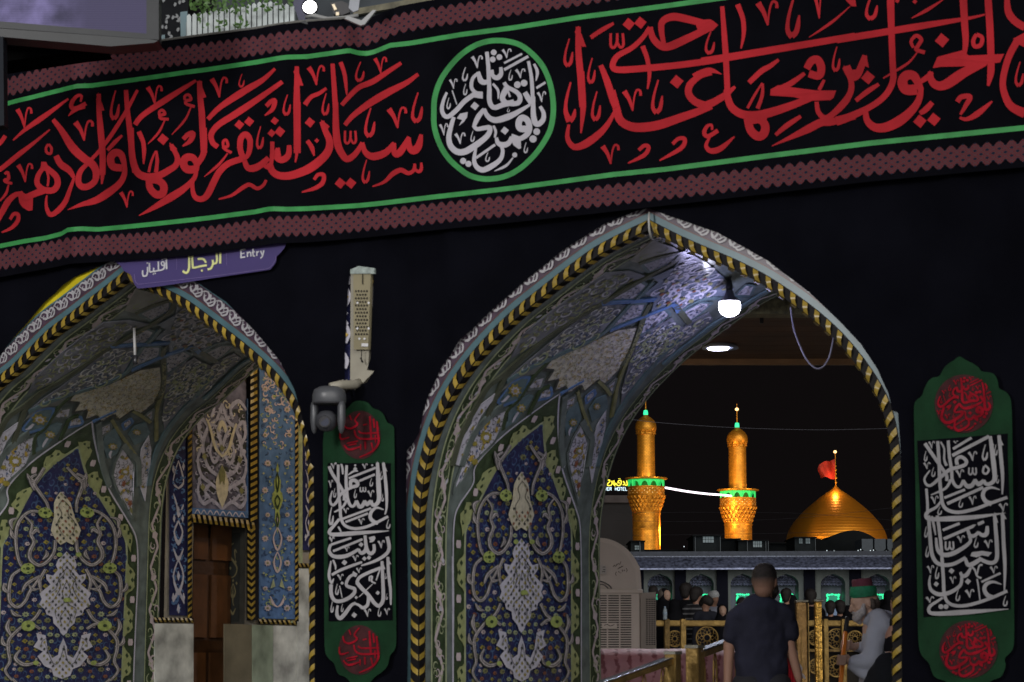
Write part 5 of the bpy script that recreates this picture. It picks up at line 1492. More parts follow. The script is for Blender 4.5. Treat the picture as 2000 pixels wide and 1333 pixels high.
pane('frame', [(286, -40), (310, -40), (310, 78), (-40, 52), (-40, 39), (0, 42), (286, 66)], 14.57, M_steel, sc, .12)
pane('lower_beam', [(-40, 54), (0, 56), (292, 77), (309, 80), (300, 84), (216, 91), (0, 72), (-40, 69)], 14.52, M_steel2, sc, .2)
pane('beam_shadow', [(-40, 74), (0, 77), (205, 94), (150, 100), (0, 122), (-40, 128)], 14.9, mat('painted_shadow', (.003, .003, .003), .95, spec=.0), sc, .3)  # black sheet drawn in place of the shadow below the beam
pane('leg', [(-12, 72), (6, 72), (8, 245), (-12, 247)], 14.5, mat('post_steel', (.010, .013, .018), .6, spec=.1), sc, .12)
pane('dark_void', [(-40, 90), (180, 100), (420, 78), (420, -60), (300, -60), (-40, 200)], 16.9, mat('void_black', (.003, .003, .004), .9), sc, .02)
# dark patterned column and clutter beyond the screen
dk = thing('tiled_column', 'dark tiled column with white and blue flowers beside the video screen', 'column', at(340, 70, 16.4))
pane('shaft', [(311, -60), (368, -60), (368, 92), (311, 96)], 16.4, mat('column_dark', (.012, .013, .015), .8, spec=.05), dk, .4)
mb = MB(); q = random.Random(4); t = ""
for i in range(26):
    x, y = q.uniform(316, 362), q.uniform(-20, 90); a = q.uniform(0, 6.28); t += "1.5 5 1.5; %f %f %f %f %f %f\n" % (x, y, x+6*math.cos(a), y+6*math.sin(a), x+3*math.cos(a+1.6), y+8*math.sin(a+1.2))
strokes(mb, t, lambda x, y, l: at(x, y, 16.39-l*.0004), 3); mb.build('flowers', mat('dull_white_glaze', (.16, .17, .18), .4), dk, 'stuff')
mb = MB(); strokes(mb, "P; 352 24 366 22 366 74 353 76\nP; 311 70 322 68 322 80 311 82", lambda x, y, l: at(x, y, 16.385-l*.0004)); mb.build('blue_tile', M_teal, dk)
bk = thing('rear_facade', 'pale grey facade just visible above the banner, behind the planter', 'building', at(620, 40, 19))
pane('wall', [(300, -80), (1020, -80), (1020, 60), (300, 100)], 19, mat('facade_grey', (.05, .06, .07), .8, var=.5, scale=2), bk, .3)
pane('window', [(573, -40), (604, -40), (604, 60), (573, 60)], 18.9, M_navy, bk, .05)
pane('gilt_ledge', [(690, 30), (930, -12), (930, -24), (690, 18)], 18.9, mat('ledge_stone', (.16, .15, .10), .6, var=.6, scale=9), bk, .05)
plt = thing('picket_planter', 'white picket planter with trailing green plants on top of the wall', 'planter', at(470, 60, 15.9))
def top_b(x): return interp([(360, 76), (575, 43)], x)
n = 20
for i in range(n):
    x0 = 365+i*10.6; x1 = x0+8.2; xm = (x0+x1)/2; hgt = interp([(365, 30), (470, 14), (520, 2), (575, 12)], xm); yb = top_b(xm)
    pane('picket', [(x0, yb), (x1, top_b(x1)), (x1, hgt+2), (xm, hgt-2), (x0, hgt+2)], 15.9, mat('picket_white', (.50, .56, .56), .5, var=.15, scale=3), plt, .03)
pane('trough', [(363, 76), (577, 44), (577, 20), (363, 44)], 15.99, mat('trough_grey', (.20, .24, .25), .6), plt, .3)
mb = MB(); q = random.Random(9)
M_leaf = mat('leaf_green', (.06, .13, .03), .5, var=.5, scale=20)
for i in range(250):
    x = q.uniform(372, 572); y = q.gauss(6, 11) if q.random() < .7 else q.choice([(430, 45), (465, 50), (440, 20), (400, 25), (463, 40)])[1]+q.uniform(-10, 10)
    if y > 22: x = q.choice([395, 432, 462, 470])+q.gauss(0, 7)
    Y = 15.8+q.uniform(-.08, .25); c = at(x, y, Y); a = q.uniform(0, 6.28); s_ = q.uniform(.012, .026); d = Vector((math.cos(a), q.uniform(-.6, .6), math.sin(a))).normalized()*s_; e = d.cross(Vector((q.uniform(-1, 1), 1, q.uniform(-1, 1)))).normalized()*s_*.55
    mb.poly([c-d, c+e, c+d, c-e])
mb.build('foliage', M_leaf, plt, 'stuff')
fl_ = thing('flood_lamp', 'round lit flood lamp facing the street above the banner', 'lamp', at(605, 14, 15.2))
M_glare = mat('lamp_glare', (1, 1, 1), .4, emit=(1, 1, 1), es=9)
kf = 15.2/FPX; c = at(605, 14, 15.2)
mb = MB(); mb.poly([c+Vector((14*kf*math.cos(a*.262), 0, 13*kf*math.sin(a*.262))) for a in range(24)]); mb.build('lens', M_glare, fl_)
mb = MB(); mb.tube([c+Vector((0, .005, 0)), c+Vector((0, .12, .01))], [17*kf, 12*kf], 20); mb.build('housing', M_camd, fl_, smooth=True)
mb = MB(); mb.tube([at(598, 34, 15.15), at(610, 30, 15.1), at(640, 37, 15.1), at(672, 35, 15.1), at(700, 30, 15.1)], 4*kf, 8); mb.build('cable', mat('cable_pale', (.30, .31, .31), .5), fl_, smooth=True)
pane('base', [(586, 44), (604, 36), (612, 38), (620, 44), (600, 48)], 15.1, M_steel2, fl_, .05)
f2 = thing('unlit_flood_lamp', 'small tilted flood lamp with grille beside the lit one', 'lamp', at(655, 18, 15.3))
pane('body', [(645, 6), (668, 2), (680, 8), (683, 24), (668, 30), (652, 28)], 15.3, M_camd, f2, .12)
pane('glint', [(648, 9), (653, 8), (658, 18), (653, 20)], 15.28, mat('warm_glint', (.5, .42, .3), .4, emit=(1, .85, .6), es=.5), f2, .01)
pane('glint', [(656, 24), (662, 24), (662, 30), (656, 30)], 15.28, mat('warm_glint', (.5, .42, .3), .4), f2, .01)
f3 = thing('sloping_bracket', 'pale steel bracket pressed into the folded banner top', 'bracket', at(700, 45, 14.3))
pane('arm', [(672, 36), (704, 50), (712, 48), (735, 20), (728, 20), (706, 40), (680, 32)], 13.9, mat('bracket_pale', (.34, .35, .36), .4), f3, .03)
pane('plate', [(683, 0), (703, -4), (700, 20), (690, 24), (681, 16)], 14.5, mat('plate_pale', (.30, .32, .36), .5), f3, .02)
# ================================================================ ground and plaza
g = MB(); g.poly([(-700, -30, 0), (700, -30, 0), (700, 1500, 0), (-700, 1500, 0)])
o = g.build('ground', mat('paving', (.16, .15, .14), .6, var=.15, scale=.5)); o['kind'] = 'structure'
g = MB(); g.box((-8, 29.5, 0), (40, 0, 0), (0, 64, 0), (0, 0, .62)); o = g.build('raised_plaza', mat('plaza_stone', (.2, .2, .19), .6)); o['kind'] = 'structure'
def px(Y): return Y/FPX
# ================================================================ canopy behind the right archway
HC = 3.9
cn = thing('wooden_canopy', 'brown boarded canopy ceiling with a lighter fascia behind the right archway', 'canopy', (2.2, 20, 0))
M_cw = mat('canopy_board', (.085, .038, .016), .5, var=.3, scale=2.2, bump=.1)
Ya, Yb = 19.2, 22.05
for i in range(9):
    y0 = Ya+(Yb-Ya)*i/9; mb = MB(); mb.box((-1.5, y0+.006, HC), (7, 0, 0), (0, (Yb-Ya)/9-.012, 0), (0, 0, .03)); mb.build('board', M_cw, cn)
mb = MB(); mb.box((-1.5, Yb, HC-.055), (7, 0, 0), (0, .05, 0), (0, 0, .06)); mb.build('fascia', mat('fascia_wood', (.24, .14, .07), .45, var=.15), cn)
mb = MB(); mb.box((-1.5, Yb+.05, HC-.02), (7, 0, 0), (0, .04, 0), (0, 0, .09)); mb.build('gutter', M_cw, cn)
mb = MB(); mb.box((-1.5, Ya-.25, HC-.02), (7, 0, 0), (0, .24, 0), (0, 0, .2)); mb.build('beam', mat('beam_tile', (.14, .13, .07), .4, var=.7, scale=22), cn)
mb = MB(); mb.box((-1.5, Ya-.6, HC+.10), (7, 0, 0), (0, .34, 0), (0, 0, .2)); mb.build('beam', mat('beam_teal', (.04, .07, .06), .4, var=.5, scale=12), cn)
mb = MB(); mb.cbox(at(1487, 625, 19.3), .03, .03, .06); mb.build('switch_box', M_camd, cn)
dl = thing('ceiling_light', 'round lit ceiling light with steel rim under the canopy', 'lamp', (at(1407, 676, 21.0).x, 21.0, HC))
c = Vector((at(1407, 676, 21.0).x, 21.0, HC-.02))
mb = MB(); mb.lathe(c, [(.105, .02), (.155, -.005), (.16, -.02), (.12, -.015), (.10, -.012)], 28); mb.build('rim', mat('rim_steel', (.35, .4, .5), .3), dl, smooth=True)
mb = MB(); mb.lathe(c-Vector((.02, 0, 0)), [(0, -.03), (.085, -.028), (.10, -.01)], 28); mb.build('diffuser', M_bulb, dl, smooth=True)
lp = bpy.data.lights.new('ceiling_spot', 'SPOT'); lp.energy = 330; lp.color = (.9, .92, 1); lp.spot_size = R(150); lp.spot_blend = .5; lp.shadow_soft_size = .1; lo_ = bpy.data.objects.new('ceiling_spot', lp); COL.objects.link(lo_); lo_.location = c-Vector((0, 0, .05))
# ================================================================ golden minarets
M_gold = mat('gold_leaf', (.80, .36, .035), .45, .7, var=.22, scale=.9, bump=.25, bscale=2.5)
M_goldb = mat('gold_relief', (.74, .32, .03), .48, .7, var=.4, scale=1.6, bump=.8, bscale=2.2)
for _m in (M_gold, M_goldb):
    _t = _m.node_tree; _b = _t.nodes['Principled BSDF']; _c = _t.nodes.new('ShaderNodeTexCoord'); _w = _t.nodes.new('ShaderNodeTexBrick'); _w.inputs['Scale'].default_value = 1.6; _w.inputs['Color1'].default_value = (1, 1, 1, 1); _w.inputs['Color2'].default_value = (.72, .68, .6, 1); _w.inputs['Mortar'].default_value = (.35, .28, .2, 1); _w.inputs['Mortar Size'].default_value = .03
    _mp = _t.nodes.new('ShaderNodeMapping'); _mp.inputs['Rotation'].default_value = (math.pi/2, 0, 0); _t.links.new(_c.outputs['Object'], _mp.inputs['Vector']); _t.links.new(_mp.outputs[0], _w.inputs['Vector'])
    _x = _t.nodes.new('ShaderNodeMixRGB'); _x.blend_type = 'MULTIPLY'; _x.inputs[0].default_value = .8; _o = _b.inputs['Base Color'].links[0].from_socket; _t.links.new(_o, _x.inputs[1]); _t.links.new(_w.outputs['Color'], _x.inputs[2]); _t.links.new(_x.outputs[0], _b.inputs['Base Color'])
M_gneon = mat('green_neon', (.02, .5, .1), .5, emit=(.02, .55, .12), es=.75)
M_gneon2 = mat('green_lamp', (.02, .5, .1), .5, emit=(.05, 1, .45), es=1.1)
M_fin = mat('finial_glow', (1, .7, .4), .5, emit=(1, .58, .22), es=2.4)
M_hole = mat('window_dark', (.06, .015, .005), .6)
def minaret(label, cx, dy, sc_, Y):
    k = px(Y)*sc_; y0 = 1080
    t = thing('golden_minaret', label, 'minaret', (at(cx, 1080, Y).x, Y, 0), 'golden minarets of the shrine')
    X = at(cx, 1080, Y).x; zb = lambda y: at(cx, dy+(y-937)*sc_, Y).z       # y in the near minaret's picture rows
    def L(name, prof, m, n=32, smooth=True, flute=0):
        mb = MB(); rows = []
        for r, y in prof: rows.append([Vector((X+r*k*(1+flute*(a % 2))*math.cos(2*math.pi*a/n), Y+r*k*(1+flute*(a % 2))*math.sin(2*math.pi*a/n), zb(y))) for a in range(n)])
        mb.grid(rows, True); return mb.build(name, m, t, smooth=smooth)
    mb = MB(); mb.lathe((X, Y, 0), [(27*k, 0), (27*k, zb(1036))], 32); mb.build('lower_shaft', M_gold, t, smooth=True)
    L('lower_shaft', [(27, 1036), (27.6, 1035), (27.6, 1033), (27, 1032), (27, 1006)], M_goldb)
    L('lower_shaft_band', [(27.9, 1006), (28.2, 1004), (27.9, 1002)], M_gold)
    for i in range(4):                                            # tiers of stalactite niches under the gallery
        ra = 27.4+i*2.6; rb = ra+2.6; ya = 1001-i*8; n = 26; mb = MB()
        for a in range(n):
            A0 = 2*math.pi*(a+.5*(i % 2))/n; A1 = A0+2*math.pi/n; Am = (A0+A1)/2
            p = lambda r, y, an: Vector((X+r*k*math.cos(an), Y+r*k*math.sin(an), zb(y)))
            mb.poly([p(ra, ya, Am), p(rb, ya-5, A1), p(rb, ya-8, A1), p(rb-.8, ya-8, Am), p(rb, ya-8, A0), p(rb, ya-5, A0)][:4]); mb.poly([p(ra, ya, Am), p(rb-.8, ya-8, Am), p(rb, ya-8, A0), p(rb, ya-5, A0)])
            mb.poly([p(ra, ya, Am), p(rb, ya-5, A0), p(ra-.6, ya-5, Am), p(rb, ya-5, A1)])
        mb.build('stalactite_tier', M_gold, t)
    L('gallery_core', [(27, 1002), (29, 990), (33, 975), (35, 968), (35.5, 954)], M_goldb)
    L('gallery_parapet', [(35.6, 968), (36, 966), (35.4, 954), (36.4, 953), (36.2, 951)], M_goldb)
    mb = MB()
    for r_ in (956, 960, 964):
        for a in range(22):
            an = 2*math.pi*(a+(r_ % 8)/8)/22; c_ = Vector((X+36*k*math.cos(an), Y+36*k*math.sin(an), zb(r_))); tt = Vector((-math.sin(an), math.cos(an), 0)); q = .9*k
            mb.poly([c_+tt*q, c_+Vector((0, 0, q)), c_-tt*q, c_-Vector((0, 0, q))])
    mb.build('parapet_studs', mat('stud_bright', (1, .75, .35), .2, .3, emit=(1, .6, .2), es=.5), t, 'stuff')
    for a in range(12):                                           # green lit arches of the gallery
        A0 = 2*math.pi*a/12+.12; A1 = A0+2*math.pi/12; mb = MB(); seg = 8
        p = lambda f, y: Vector((X+34.6*k*math.cos(A0+(A1-A0)*f), Y+34.6*k*math.sin(A0+(A1-A0)*f), zb(y)))
        def ah(f): return 951-9.5*math.sqrt(max(0, 1-((f-.5)/.34)**2)) if abs(f-.5) < .34 else 951
        mb.grid([[p(i/seg, ah(i/seg)), p(i/seg, 938)] for i in range(seg+1)]); mb.build('gallery_arch', M_gneon, t)
        mb = MB(); mb.tube([p(0, 951.5), p(0, 938)], 1.5*k, 6); mb.build('gallery_post', M_gneon, t)
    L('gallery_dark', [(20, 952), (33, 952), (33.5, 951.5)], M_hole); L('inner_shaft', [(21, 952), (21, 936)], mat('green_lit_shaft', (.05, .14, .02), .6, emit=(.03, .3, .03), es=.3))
    L('gallery_roof', [(34, 938), (41, 937), (42, 935.5), (41, 934), (19, 932)], M_gold)
    L('upper_shaft', [(18, 933), (18, 926), (17.4, 922), (17.3, 850)], M_gold)
    L('shaft_collar', [(17.3, 850), (19.5, 849), (19.8, 846), (18.5, 845), (20.5, 842)], M_gold, 24, False, -.06)
    L('onion_cap', [(19.5, 842), (20.6, 839), (21, 834), (20, 828), (16.5, 822), (11, 817), (6, 813.5), (4.4, 811)], M_gold, 40, True, -.05)
    L('green_finial', [(4.4, 811), (4.6, 807), (3.6, 802), (2, 801.5)], M_gneon2, 10)
    L('mast', [(1.3, 802), (1.0, 776)], M_gold, 8)
    mb = MB(); cL = Vector((X, Y, zb(775))); mb.lathe(cL, [(0, -3.6*k), (3*k, -2*k), (3.8*k, 0), (3*k, 2*k), (0, 3.6*k)], 12); mb.build('finial_lamp', M_fin, t, smooth=True)
    mb = MB(); mb.tube([Vector((X, Y, zb(772))), Vector((X, Y, zb(764)))], .5*k, 6); mb.build('spike', M_gold, t)
    # flood lights on the roofs below and on the gallery roof
    for sgn in (-1, .75):
        area('shrine_floodlight', (X+sgn*7, Y-13, zb(1070)), (X, Y, zb(975)), 1.2, 340 if sgn < 0 else 150, (1, .66, .32))
        area('gallery_floodlight', (X+sgn*1.9, Y-2.6, zb(930)), (X, Y, zb(870)), .4, 26 if sgn < 0 else 40, (1, .72, .36))
    return X, zb
m1 = minaret('nearer golden minaret, standing beside the yellow hotel sign', 1263, 937, 1.0, 260)
m2 = minaret('second golden minaret, between the first minaret and the dome', 1442.5, 959.5, .985, 272)
# garland between the galleries
q = MB(); pts = [at(x, y, 250+(x-1300)*.08) for x, y in catmull([(1300, 953), (1340, 960), (1380, 965), (1408, 967), (1428, 969)], 5)]
q.tube(pts, .11, 6); tag(q.build('light_string', mat('light_string_glow', (1, .9, 1), .5, emit=(1, .86, .98), es=2.2)), 'bright white light string slung between the two golden minarets', 'lights')
# ================================================================ golden dome
Yd = 285; kd = px(Yd); Xd = at(1633, 1000, Yd).x; zd = lambda y: at(1633, y, Yd).z
dm = thing('golden_dome', 'big golden dome with a red flag and lamp at its top', 'dome', (Xd, Yd, 0))
prof = [(1.5, 948), (5, 953), (14, 960), (27, 969), (40, 979), (53, 990), (65, 1001), (77, 1014), (87, 1027), (94, 1040), (97.5, 1052), (98.5, 1062), (97.5, 1072), (95, 1078)]
pr = catmull(prof, 3); mb = MB(); mb.lathe((Xd, Yd, 0), [(p.x*kd, zd(p.y)) for p in pr], 72); 
def dome_mat():
    m = mat('dome_gold', (.66, .27, .022), .42, .8, var=.06, scale=.6); t = m.node_tree; b = t.nodes['Principled BSDF']
    tc = t.nodes.new('ShaderNodeTexCoord'); br = t.nodes.new('ShaderNodeTexWave'); br.bands_direction = 'Z'; br.inputs['Scale'].default_value = .9
    t.links.new(tc.outputs['Object'], br.inputs['Vector']); bp_ = t.nodes.new('ShaderNodeBump'); bp_.inputs['Strength'].default_value = .25; bp_.inputs['Distance'].default_value = .05
    t.links.new(br.outputs['Fac'], bp_.inputs['Height']); t.links.new(bp_.outputs[0], b.inputs['Normal']); return m
mb.build('shell', dome_mat(), dm, smooth=True)
mb = MB(); mb.lathe((Xd, Yd, 0), [(95*kd, zd(1078)), (96*kd, zd(1079)), (94*kd, zd(1082)), (94*kd, 0)], 48); mb.build('drum', M_goldb, dm, smooth=True)
mb = MB(); mb.tube([Vector((Xd, Yd, zd(949))), Vector((Xd, Yd, zd(884)))], .9*kd, 8); mb.build('mast', M_gold, dm)
for y, r in ((943, 2.6), (934, 3), (926, 2.4), (918, 2.6), (911, 2)):
    mb = MB(); mb.lathe((Xd+.02, Yd, zd(y)), [(0, -r*kd), (r*.8*kd, -r*.6*kd), (r*kd, 0), (r*.8*kd, r*.6*kd), (0, r*kd)], 12); mb.build('mast_ball', M_gold, dm, smooth=True)
mb = MB(); mb.lathe((Xd, Yd, zd(883)), [(0, -3.2*kd), (2.6*kd, -2*kd), (3.2*kd, 0), (2.6*kd, 2*kd), (0, 3.2*kd)], 12); mb.build('lamp', M_fin, dm, smooth=True)
fg = MB(); rows = []
for j in range(9):
    t = j/8; row = []
    for i in range(11):
        s_ = i/10; x = 1631-31*s_+3*math.sin(t*5+s_*3)*s_; y = 897+40*t+(9*s_)*(1-t)+3*math.sin(s_*7+t)*s_-6*t*s_; row.append(at(x, y, Yd-.5-.5*math.sin(s_*8+t*3)))
    rows.append(row)
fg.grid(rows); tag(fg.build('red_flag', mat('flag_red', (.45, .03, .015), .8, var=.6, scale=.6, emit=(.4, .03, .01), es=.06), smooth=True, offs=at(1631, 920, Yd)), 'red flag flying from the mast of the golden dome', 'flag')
area('dome_floodlight', (Xd-22, Yd-26, zd(1068)), (Xd, Yd, zd(1010)), 2, 5200, (1, .58, .24)); area('dome_floodlight', (Xd+16, Yd-26, zd(1068)), (Xd, Yd, zd(1010)), 2, 3600, (1, .58, .24))
point('mast_lamp_light', (Xd-.3, Yd-1.6, zd(955)), 260, (1, .62, .28), .3)
# ================================================================ hotel with lit sign
Yh = 330; ht = thing('hotel_tower', 'dark hotel tower with yellow and white lit sign at its top', 'building', at(1205, 1000, Yh))
def bxp(name, x0, x1, y0, y1, Y, dep, m, parent, ground=False):
    a, b = at(x0, y0, Y), at(x1, y1, Y); zb_ = 0 if ground else b.z; mb = MB(); mb.box((a.x, Y, zb_), (b.x-a.x, 0, 0), (0, dep, 0), (0, 0, a.z-zb_)); return mb.build(name, m, parent)
M_bld = mat('night_concrete', (.012, .011, .012), .8, var=.3, scale=.3)
bxp('tower', 1140, 1238, 968, 1100, Yh, 20, M_bld, ht, True)
bxp('parapet', 1140, 1238, 968, 982, Yh-.6, .5, mat('parapet_lit', (.06, .05, .05), .8, var=.5, scale=.4), ht)
q = MB(); strokes(q, T_HOT_Y, lambda x, y, l: at(1180+x*.15, 900+y*.15, Yh-1-l*.02), 3, 1.0); q.build('yellow_sign_lettering', mat('sign_neon_yellow', (1, .85, .1), .5, emit=(1, .85, .03), es=1.1), ht)
SEG = {'T': "0 0 10 0|5 0 5 14", 'O': "0 0 10 0|10 0 10 14|10 14 0 14|0 14 0 0", 'W': "0 0 2 14|2 14 5 5|5 5 8 14|8 14 10 0", 'E': "0 0 0 14|0 0 10 0|0 7 8 7|0 14 10 14", 'R': "0 0 0 14|0 0 9 0|9 0 9 7|9 7 0 7|4 7 10 14", 'H': "0 0 0 14|10 0 10 14|0 7 10 7", 'L': "0 0 0 14|0 14 10 14"}
q = MB(); X = 1171.0; tx = ""
for ch in "TOWER HOTEL":
    if ch != ' ':
        for s_ in SEG[ch].split('|'):
            a = [float(v) for v in s_.split()]; tx += "1.0; %f %f %f %f\n" % (X+a[0]*.34, 952.4+a[1]*.42, X+a[2]*.34, 952.4+a[3]*.42)
    X += 5.0 if ch != ' ' else 5.5
strokes(q, tx, lambda x, y, l: at(x, y, Yh-1-l*.02), 2); q.build('white_sign_lettering', mat('sign_neon_white', (.7, .9, 1), .5, emit=(.62, .85, 1), es=1.2), ht)
# ================================================================ roofs in front of the shrine
M_rf = mat('roof_dark', (.009, .010, .010), .9, var=.4, scale=.6, spec=.03); M_rf2 = mat('roof_shed', (.016, .019, .019), .9, var=.4, scale=.6, spec=.05); M_pipe = mat('roof_pipe', (.06, .07, .07), .6)
M_win = mat('night_window', (.10, .12, .12), .5, emit=(.10, .13, .13), es=.6)
def shed(label, x0, x1, y0, Y, wins=(), pipes=(), m=M_rf2, yb=1092):
    t = thing('roof_shed', label, 'shed', at((x0+x1)/2, yb, Y), 'sheds on the arcade roof')
    bxp('walls', x0, x1, y0, yb, Y, 3, m, t); bxp('roof', x0-1.5, x1+1.5, y0-2.2, y0, Y-.3, 3.6, M_rf, t)
    for a, b, c_, d in wins:
        f = bxp('window', a, b, c_, d, Y-.08, .06, M_win, t)
        for i in range(1, 4): bxp('glazing_bar', a+(b-a)*i/4-.3, a+(b-a)*i/4+.3, c_, d, Y-.12, .03, M_rf, f)
        bxp('glazing_bar', a, b, (c_+d)/2-.3, (c_+d)/2+.3, Y-.12, .03, M_rf, f)
    for x in pipes: bxp('drain_pipe', x-.8, x+.8, y0, yb, Y-.2, .1, M_pipe, t)
    return t
YR = 100
shed('small dark roof shed at the foot of the first minaret', 1232, 1259, 1058, YR, [(1240, 1251, 1066, 1074)], (1250,))
shed('long roof shed with lit window left of the second minaret', 1354, 1408, 1048, YR, [(1373, 1394, 1048, 1060)], (1358, 1407))
shed('low roof shed under the second minaret with pale window', 1442, 1500, 1057, YR+2, [(1471, 1488, 1057, 1069)], (1460, 1496, 1501))
shed('roof shed in front of the dome with two small windows', 1552, 1593, 1051, YR, [(1561, 1567, 1052, 1062), (1574, 1582, 1052, 1062)], (1593,))
shed('wide low dark roof block between the sheds', 1259, 1354, 1076, YR+4, m=M_rf)
shed('dark stepped roof block in front of the second minaret', 1408, 1446, 1054, YR+3, m=M_rf)
shed('dark roof block between the low shed and the dome shed', 1500, 1552, 1062, YR+5, m=M_rf)
vt = thing('vaulted_roof', 'dark barrel vaulted roof in front of the golden dome', 'roof', at(1665, 1090, YR+2))
mb = MB(); K = [(1593, 1092)]+[(1595+5*i, 1052-(0)) for i in range(1)]+[(1612, 1056), (1625, 1048), (1640, 1041), (1655, 1037), (1668, 1036), (1682, 1038), (1697, 1044), (1710, 1052), (1722, 1062), (1745, 1070), (1760, 1092)]
mb.mesh([at(x, y, YR+2) for x, y in K], ngon_tris(K)); mb.grid([[at(x, y, YR+2), at(x, y, YR+2)+Vector((0, 6, 0))] for x, y in K]); mb.build('vault', M_rf, vt)
wt = thing('water_tanks', 'row of pale grey roof tanks at the right end of the arcade roof', 'tank', at(1715, 1080, YR))
for i in range(3):
    x0 = 1683+i*25; bxp('tank', x0, x0+22, 1053, 1072, YR-1, 2, mat('tank_grey', (.04, .05, .055), .6), wt)
    mb = MB(); P_ = [(x0, 1072), (x0+22, 1072), (x0+13, 1081), (x0+9, 1081)]; mb.mesh([at(x, y, YR-1) for x, y in P_], [(0, 1, 2, 3)]); mb.grid([[at(x, y, YR-1), at(x, y, YR+1)] for x, y in P_+[P_[0]]]); mb.build('hopper', mat('tank_grey', (.04, .05, .055), .6), wt)
rl = thing('roof_lamps', 'tiny pale lamps standing on the arcade roof', 'lamps', at(1650, 1080, YR-3))
for x, y in ((1610, 1078), (1615, 1076), (1622, 1078), (1629, 1077), (1676, 1076), (1681, 1074), (1700, 1076), (1706, 1075), (1731, 1077), (1455, 1080), (1336, 1068)):
    mb = MB(); c_ = at(x, y, YR-3); mb.lathe(c_, [(0, -.03), (.025, 0), (0, .03)], 6); mb.build('lamp', mat('tiny_lamp', (.8, .9, .9), .5, emit=(.7, .8, .85), es=.7), rl)
# ================================================================ arcade of the courtyard
YA = 90; ka = px(YA)
ar = thing('courtyard_arcade', 'long courtyard arcade with muqarnas niches, black drapes and silvery cornice', 'building', at(1470, 1200, YA))
M_aw = mat('arcade_stone', (.055, .06, .045), .7, var=.2, scale=2); M_cor = mat('cornice_tin', (.065, .07, .095), .35, .3, var=.7, scale=9, bump=.6, bscale=8); M_cor2 = mat('cornice_edge', (.34, .36, .46), .4, .2, var=.5, scale=8, bump=.5, bscale=9)
M_lun = mat('mirror_muqarnas', (.34, .35, .44), .3, .3, var=.7, scale=9, bump=.8, bscale=10); M_drp = mat('arcade_drape', (.005, .005, .007), .95, spec=.0)
bays = [1205, 1289, 1370, 1451, 1536, 1627, 1714, 1803]
XL, XR = 1150, 1860
def strip_h(name, y0, y1, Y, m, tilt=0.0):
    mb = MB(); a, b, c_, d = at(XL, y1, Y), at(XR, y1-2, Y), at(XR, y0-2, Y-tilt), at(XL, y0, Y-tilt); mb.poly([a, b, c_, d]); return mb.build(name, m, ar)
strip_h('parapet', 1078, 1090, YA+.3, mat('parapet_dark', (.018, .02, .024), .7, var=.3)); strip_h('cornice_line', 1087, 1089, YA-1.2, mat('cornice_dots', (.05, .055, .07), .5, var=.9, scale=16))
strip_h('cornice', 1089.5, 1110, YA-1.2, M_cor, -.6); strip_h('cornice_edge', 1109.5, 1113.5, YA-1.25, M_cor2, -.1)
# wall with real arched openings
polyw = [(XL, 1345), (XL, 1111), (XR, 1109), (XR, 1345)]; holes = []
for b_ in bays:
    h = [(b_-24, 1240)]+[(b_-24*math.cos(a*math.pi/12), 1141-18*math.sin(a*math.pi/12)-(2 if a == 6 else 0)) for a in range(13)]+[(b_+24, 1240)]; holes.append(h)
vs, F = fill2d(polyw, 60, holes); mb = MB(); mb.mesh([at(x, y, YA) for x, y in vs], F); mb.build('front_wall', M_aw, ar)
for b_, h in zip(bays, holes):
    mb = MB(); mb.grid([[at(x, y, YA), at(x, y, YA)+Vector((0, 1.1, 0))] for x, y in h]); mb.build('niche_reveal', mat('niche_stone', (.05, .055, .05), .6, var=.3, scale=3), ar)
    mb = MB()
    for tr_ in range(4):                                   # tiers of small hollow cells
        ya = 1124+tr_*5.2; hw = [13, 19, 22.5, 23.5][tr_]; n = 5+tr_
        for i in range(n):
            x0 = b_-hw+2*hw*i/n; x1 = b_-hw+2*hw*(i+1)/n; xm = (x0+x1)/2; Yk = YA+.85-.18*tr_*0+.1*(3-tr_)
            mb.poly([at(x0, ya, Yk), at(xm, ya-1.5, Yk+.25), at(xm, ya+4.6, Yk-.1), at(x0, ya+3.2, Yk-.1)]); mb.poly([at(xm, ya-1.5, Yk+.25), at(x1, ya, Yk), at(x1, ya+3.2, Yk-.1), at(xm, ya+4.6, Yk-.1)])
    mb.build('muqarnas', M_lun, ar, 'stuff')
    mb = MB(); mb.poly([at(b_-25, 1120, YA+1.3), at(b_+25, 1120, YA+1.3), at(b_+25, 1250, YA+1.3), at(b_-25, 1250, YA+1.3)]); mb.build('niche_back', mat('niche_back', (.03, .034, .04), .5, var=.4, scale=4), ar)
    mb = MB(); mb.poly([at(b_-12, 1162, YA+1.25), at(b_+12, 1162, YA+1.25), at(b_+12, 1240, YA+1.25), at(b_-12, 1240, YA+1.25)]); mb.build('inner_door', mat('pale_glow', (.10, .13, .18), .5, var=.6, scale=7, emit=(.14, .19, .28), es=.28), ar)
    ln = MB(); xa, xb = b_-11, b_+11; Yn = YA+1.1
    for (ax_, ay, bx_, by) in ((xa, 1162, xb, 1162), (xa, 1162, xa, 1181), (xb, 1162, xb, 1181)):
        for i in range(7):
            f = i/6; c_ = at(ax_+(bx_-ax_)*f+rnd.uniform(-.7, .7), ay+(by-ay)*f+rnd.uniform(-.7, .7), Yn); ln.lathe(c_, [(0, -.045), (.05, 0), (0, .045)], 6)
    ln.build('green_light_chain', M_gneon2, ar, 'stuff')
    bxp('green_gauze', b_-9, b_+9, 1165, 1180, YA+1.2, .02, mat('green_gauze', (.02, .2, .12), .6, emit=(.01, .22, .13), es=.35), ar)
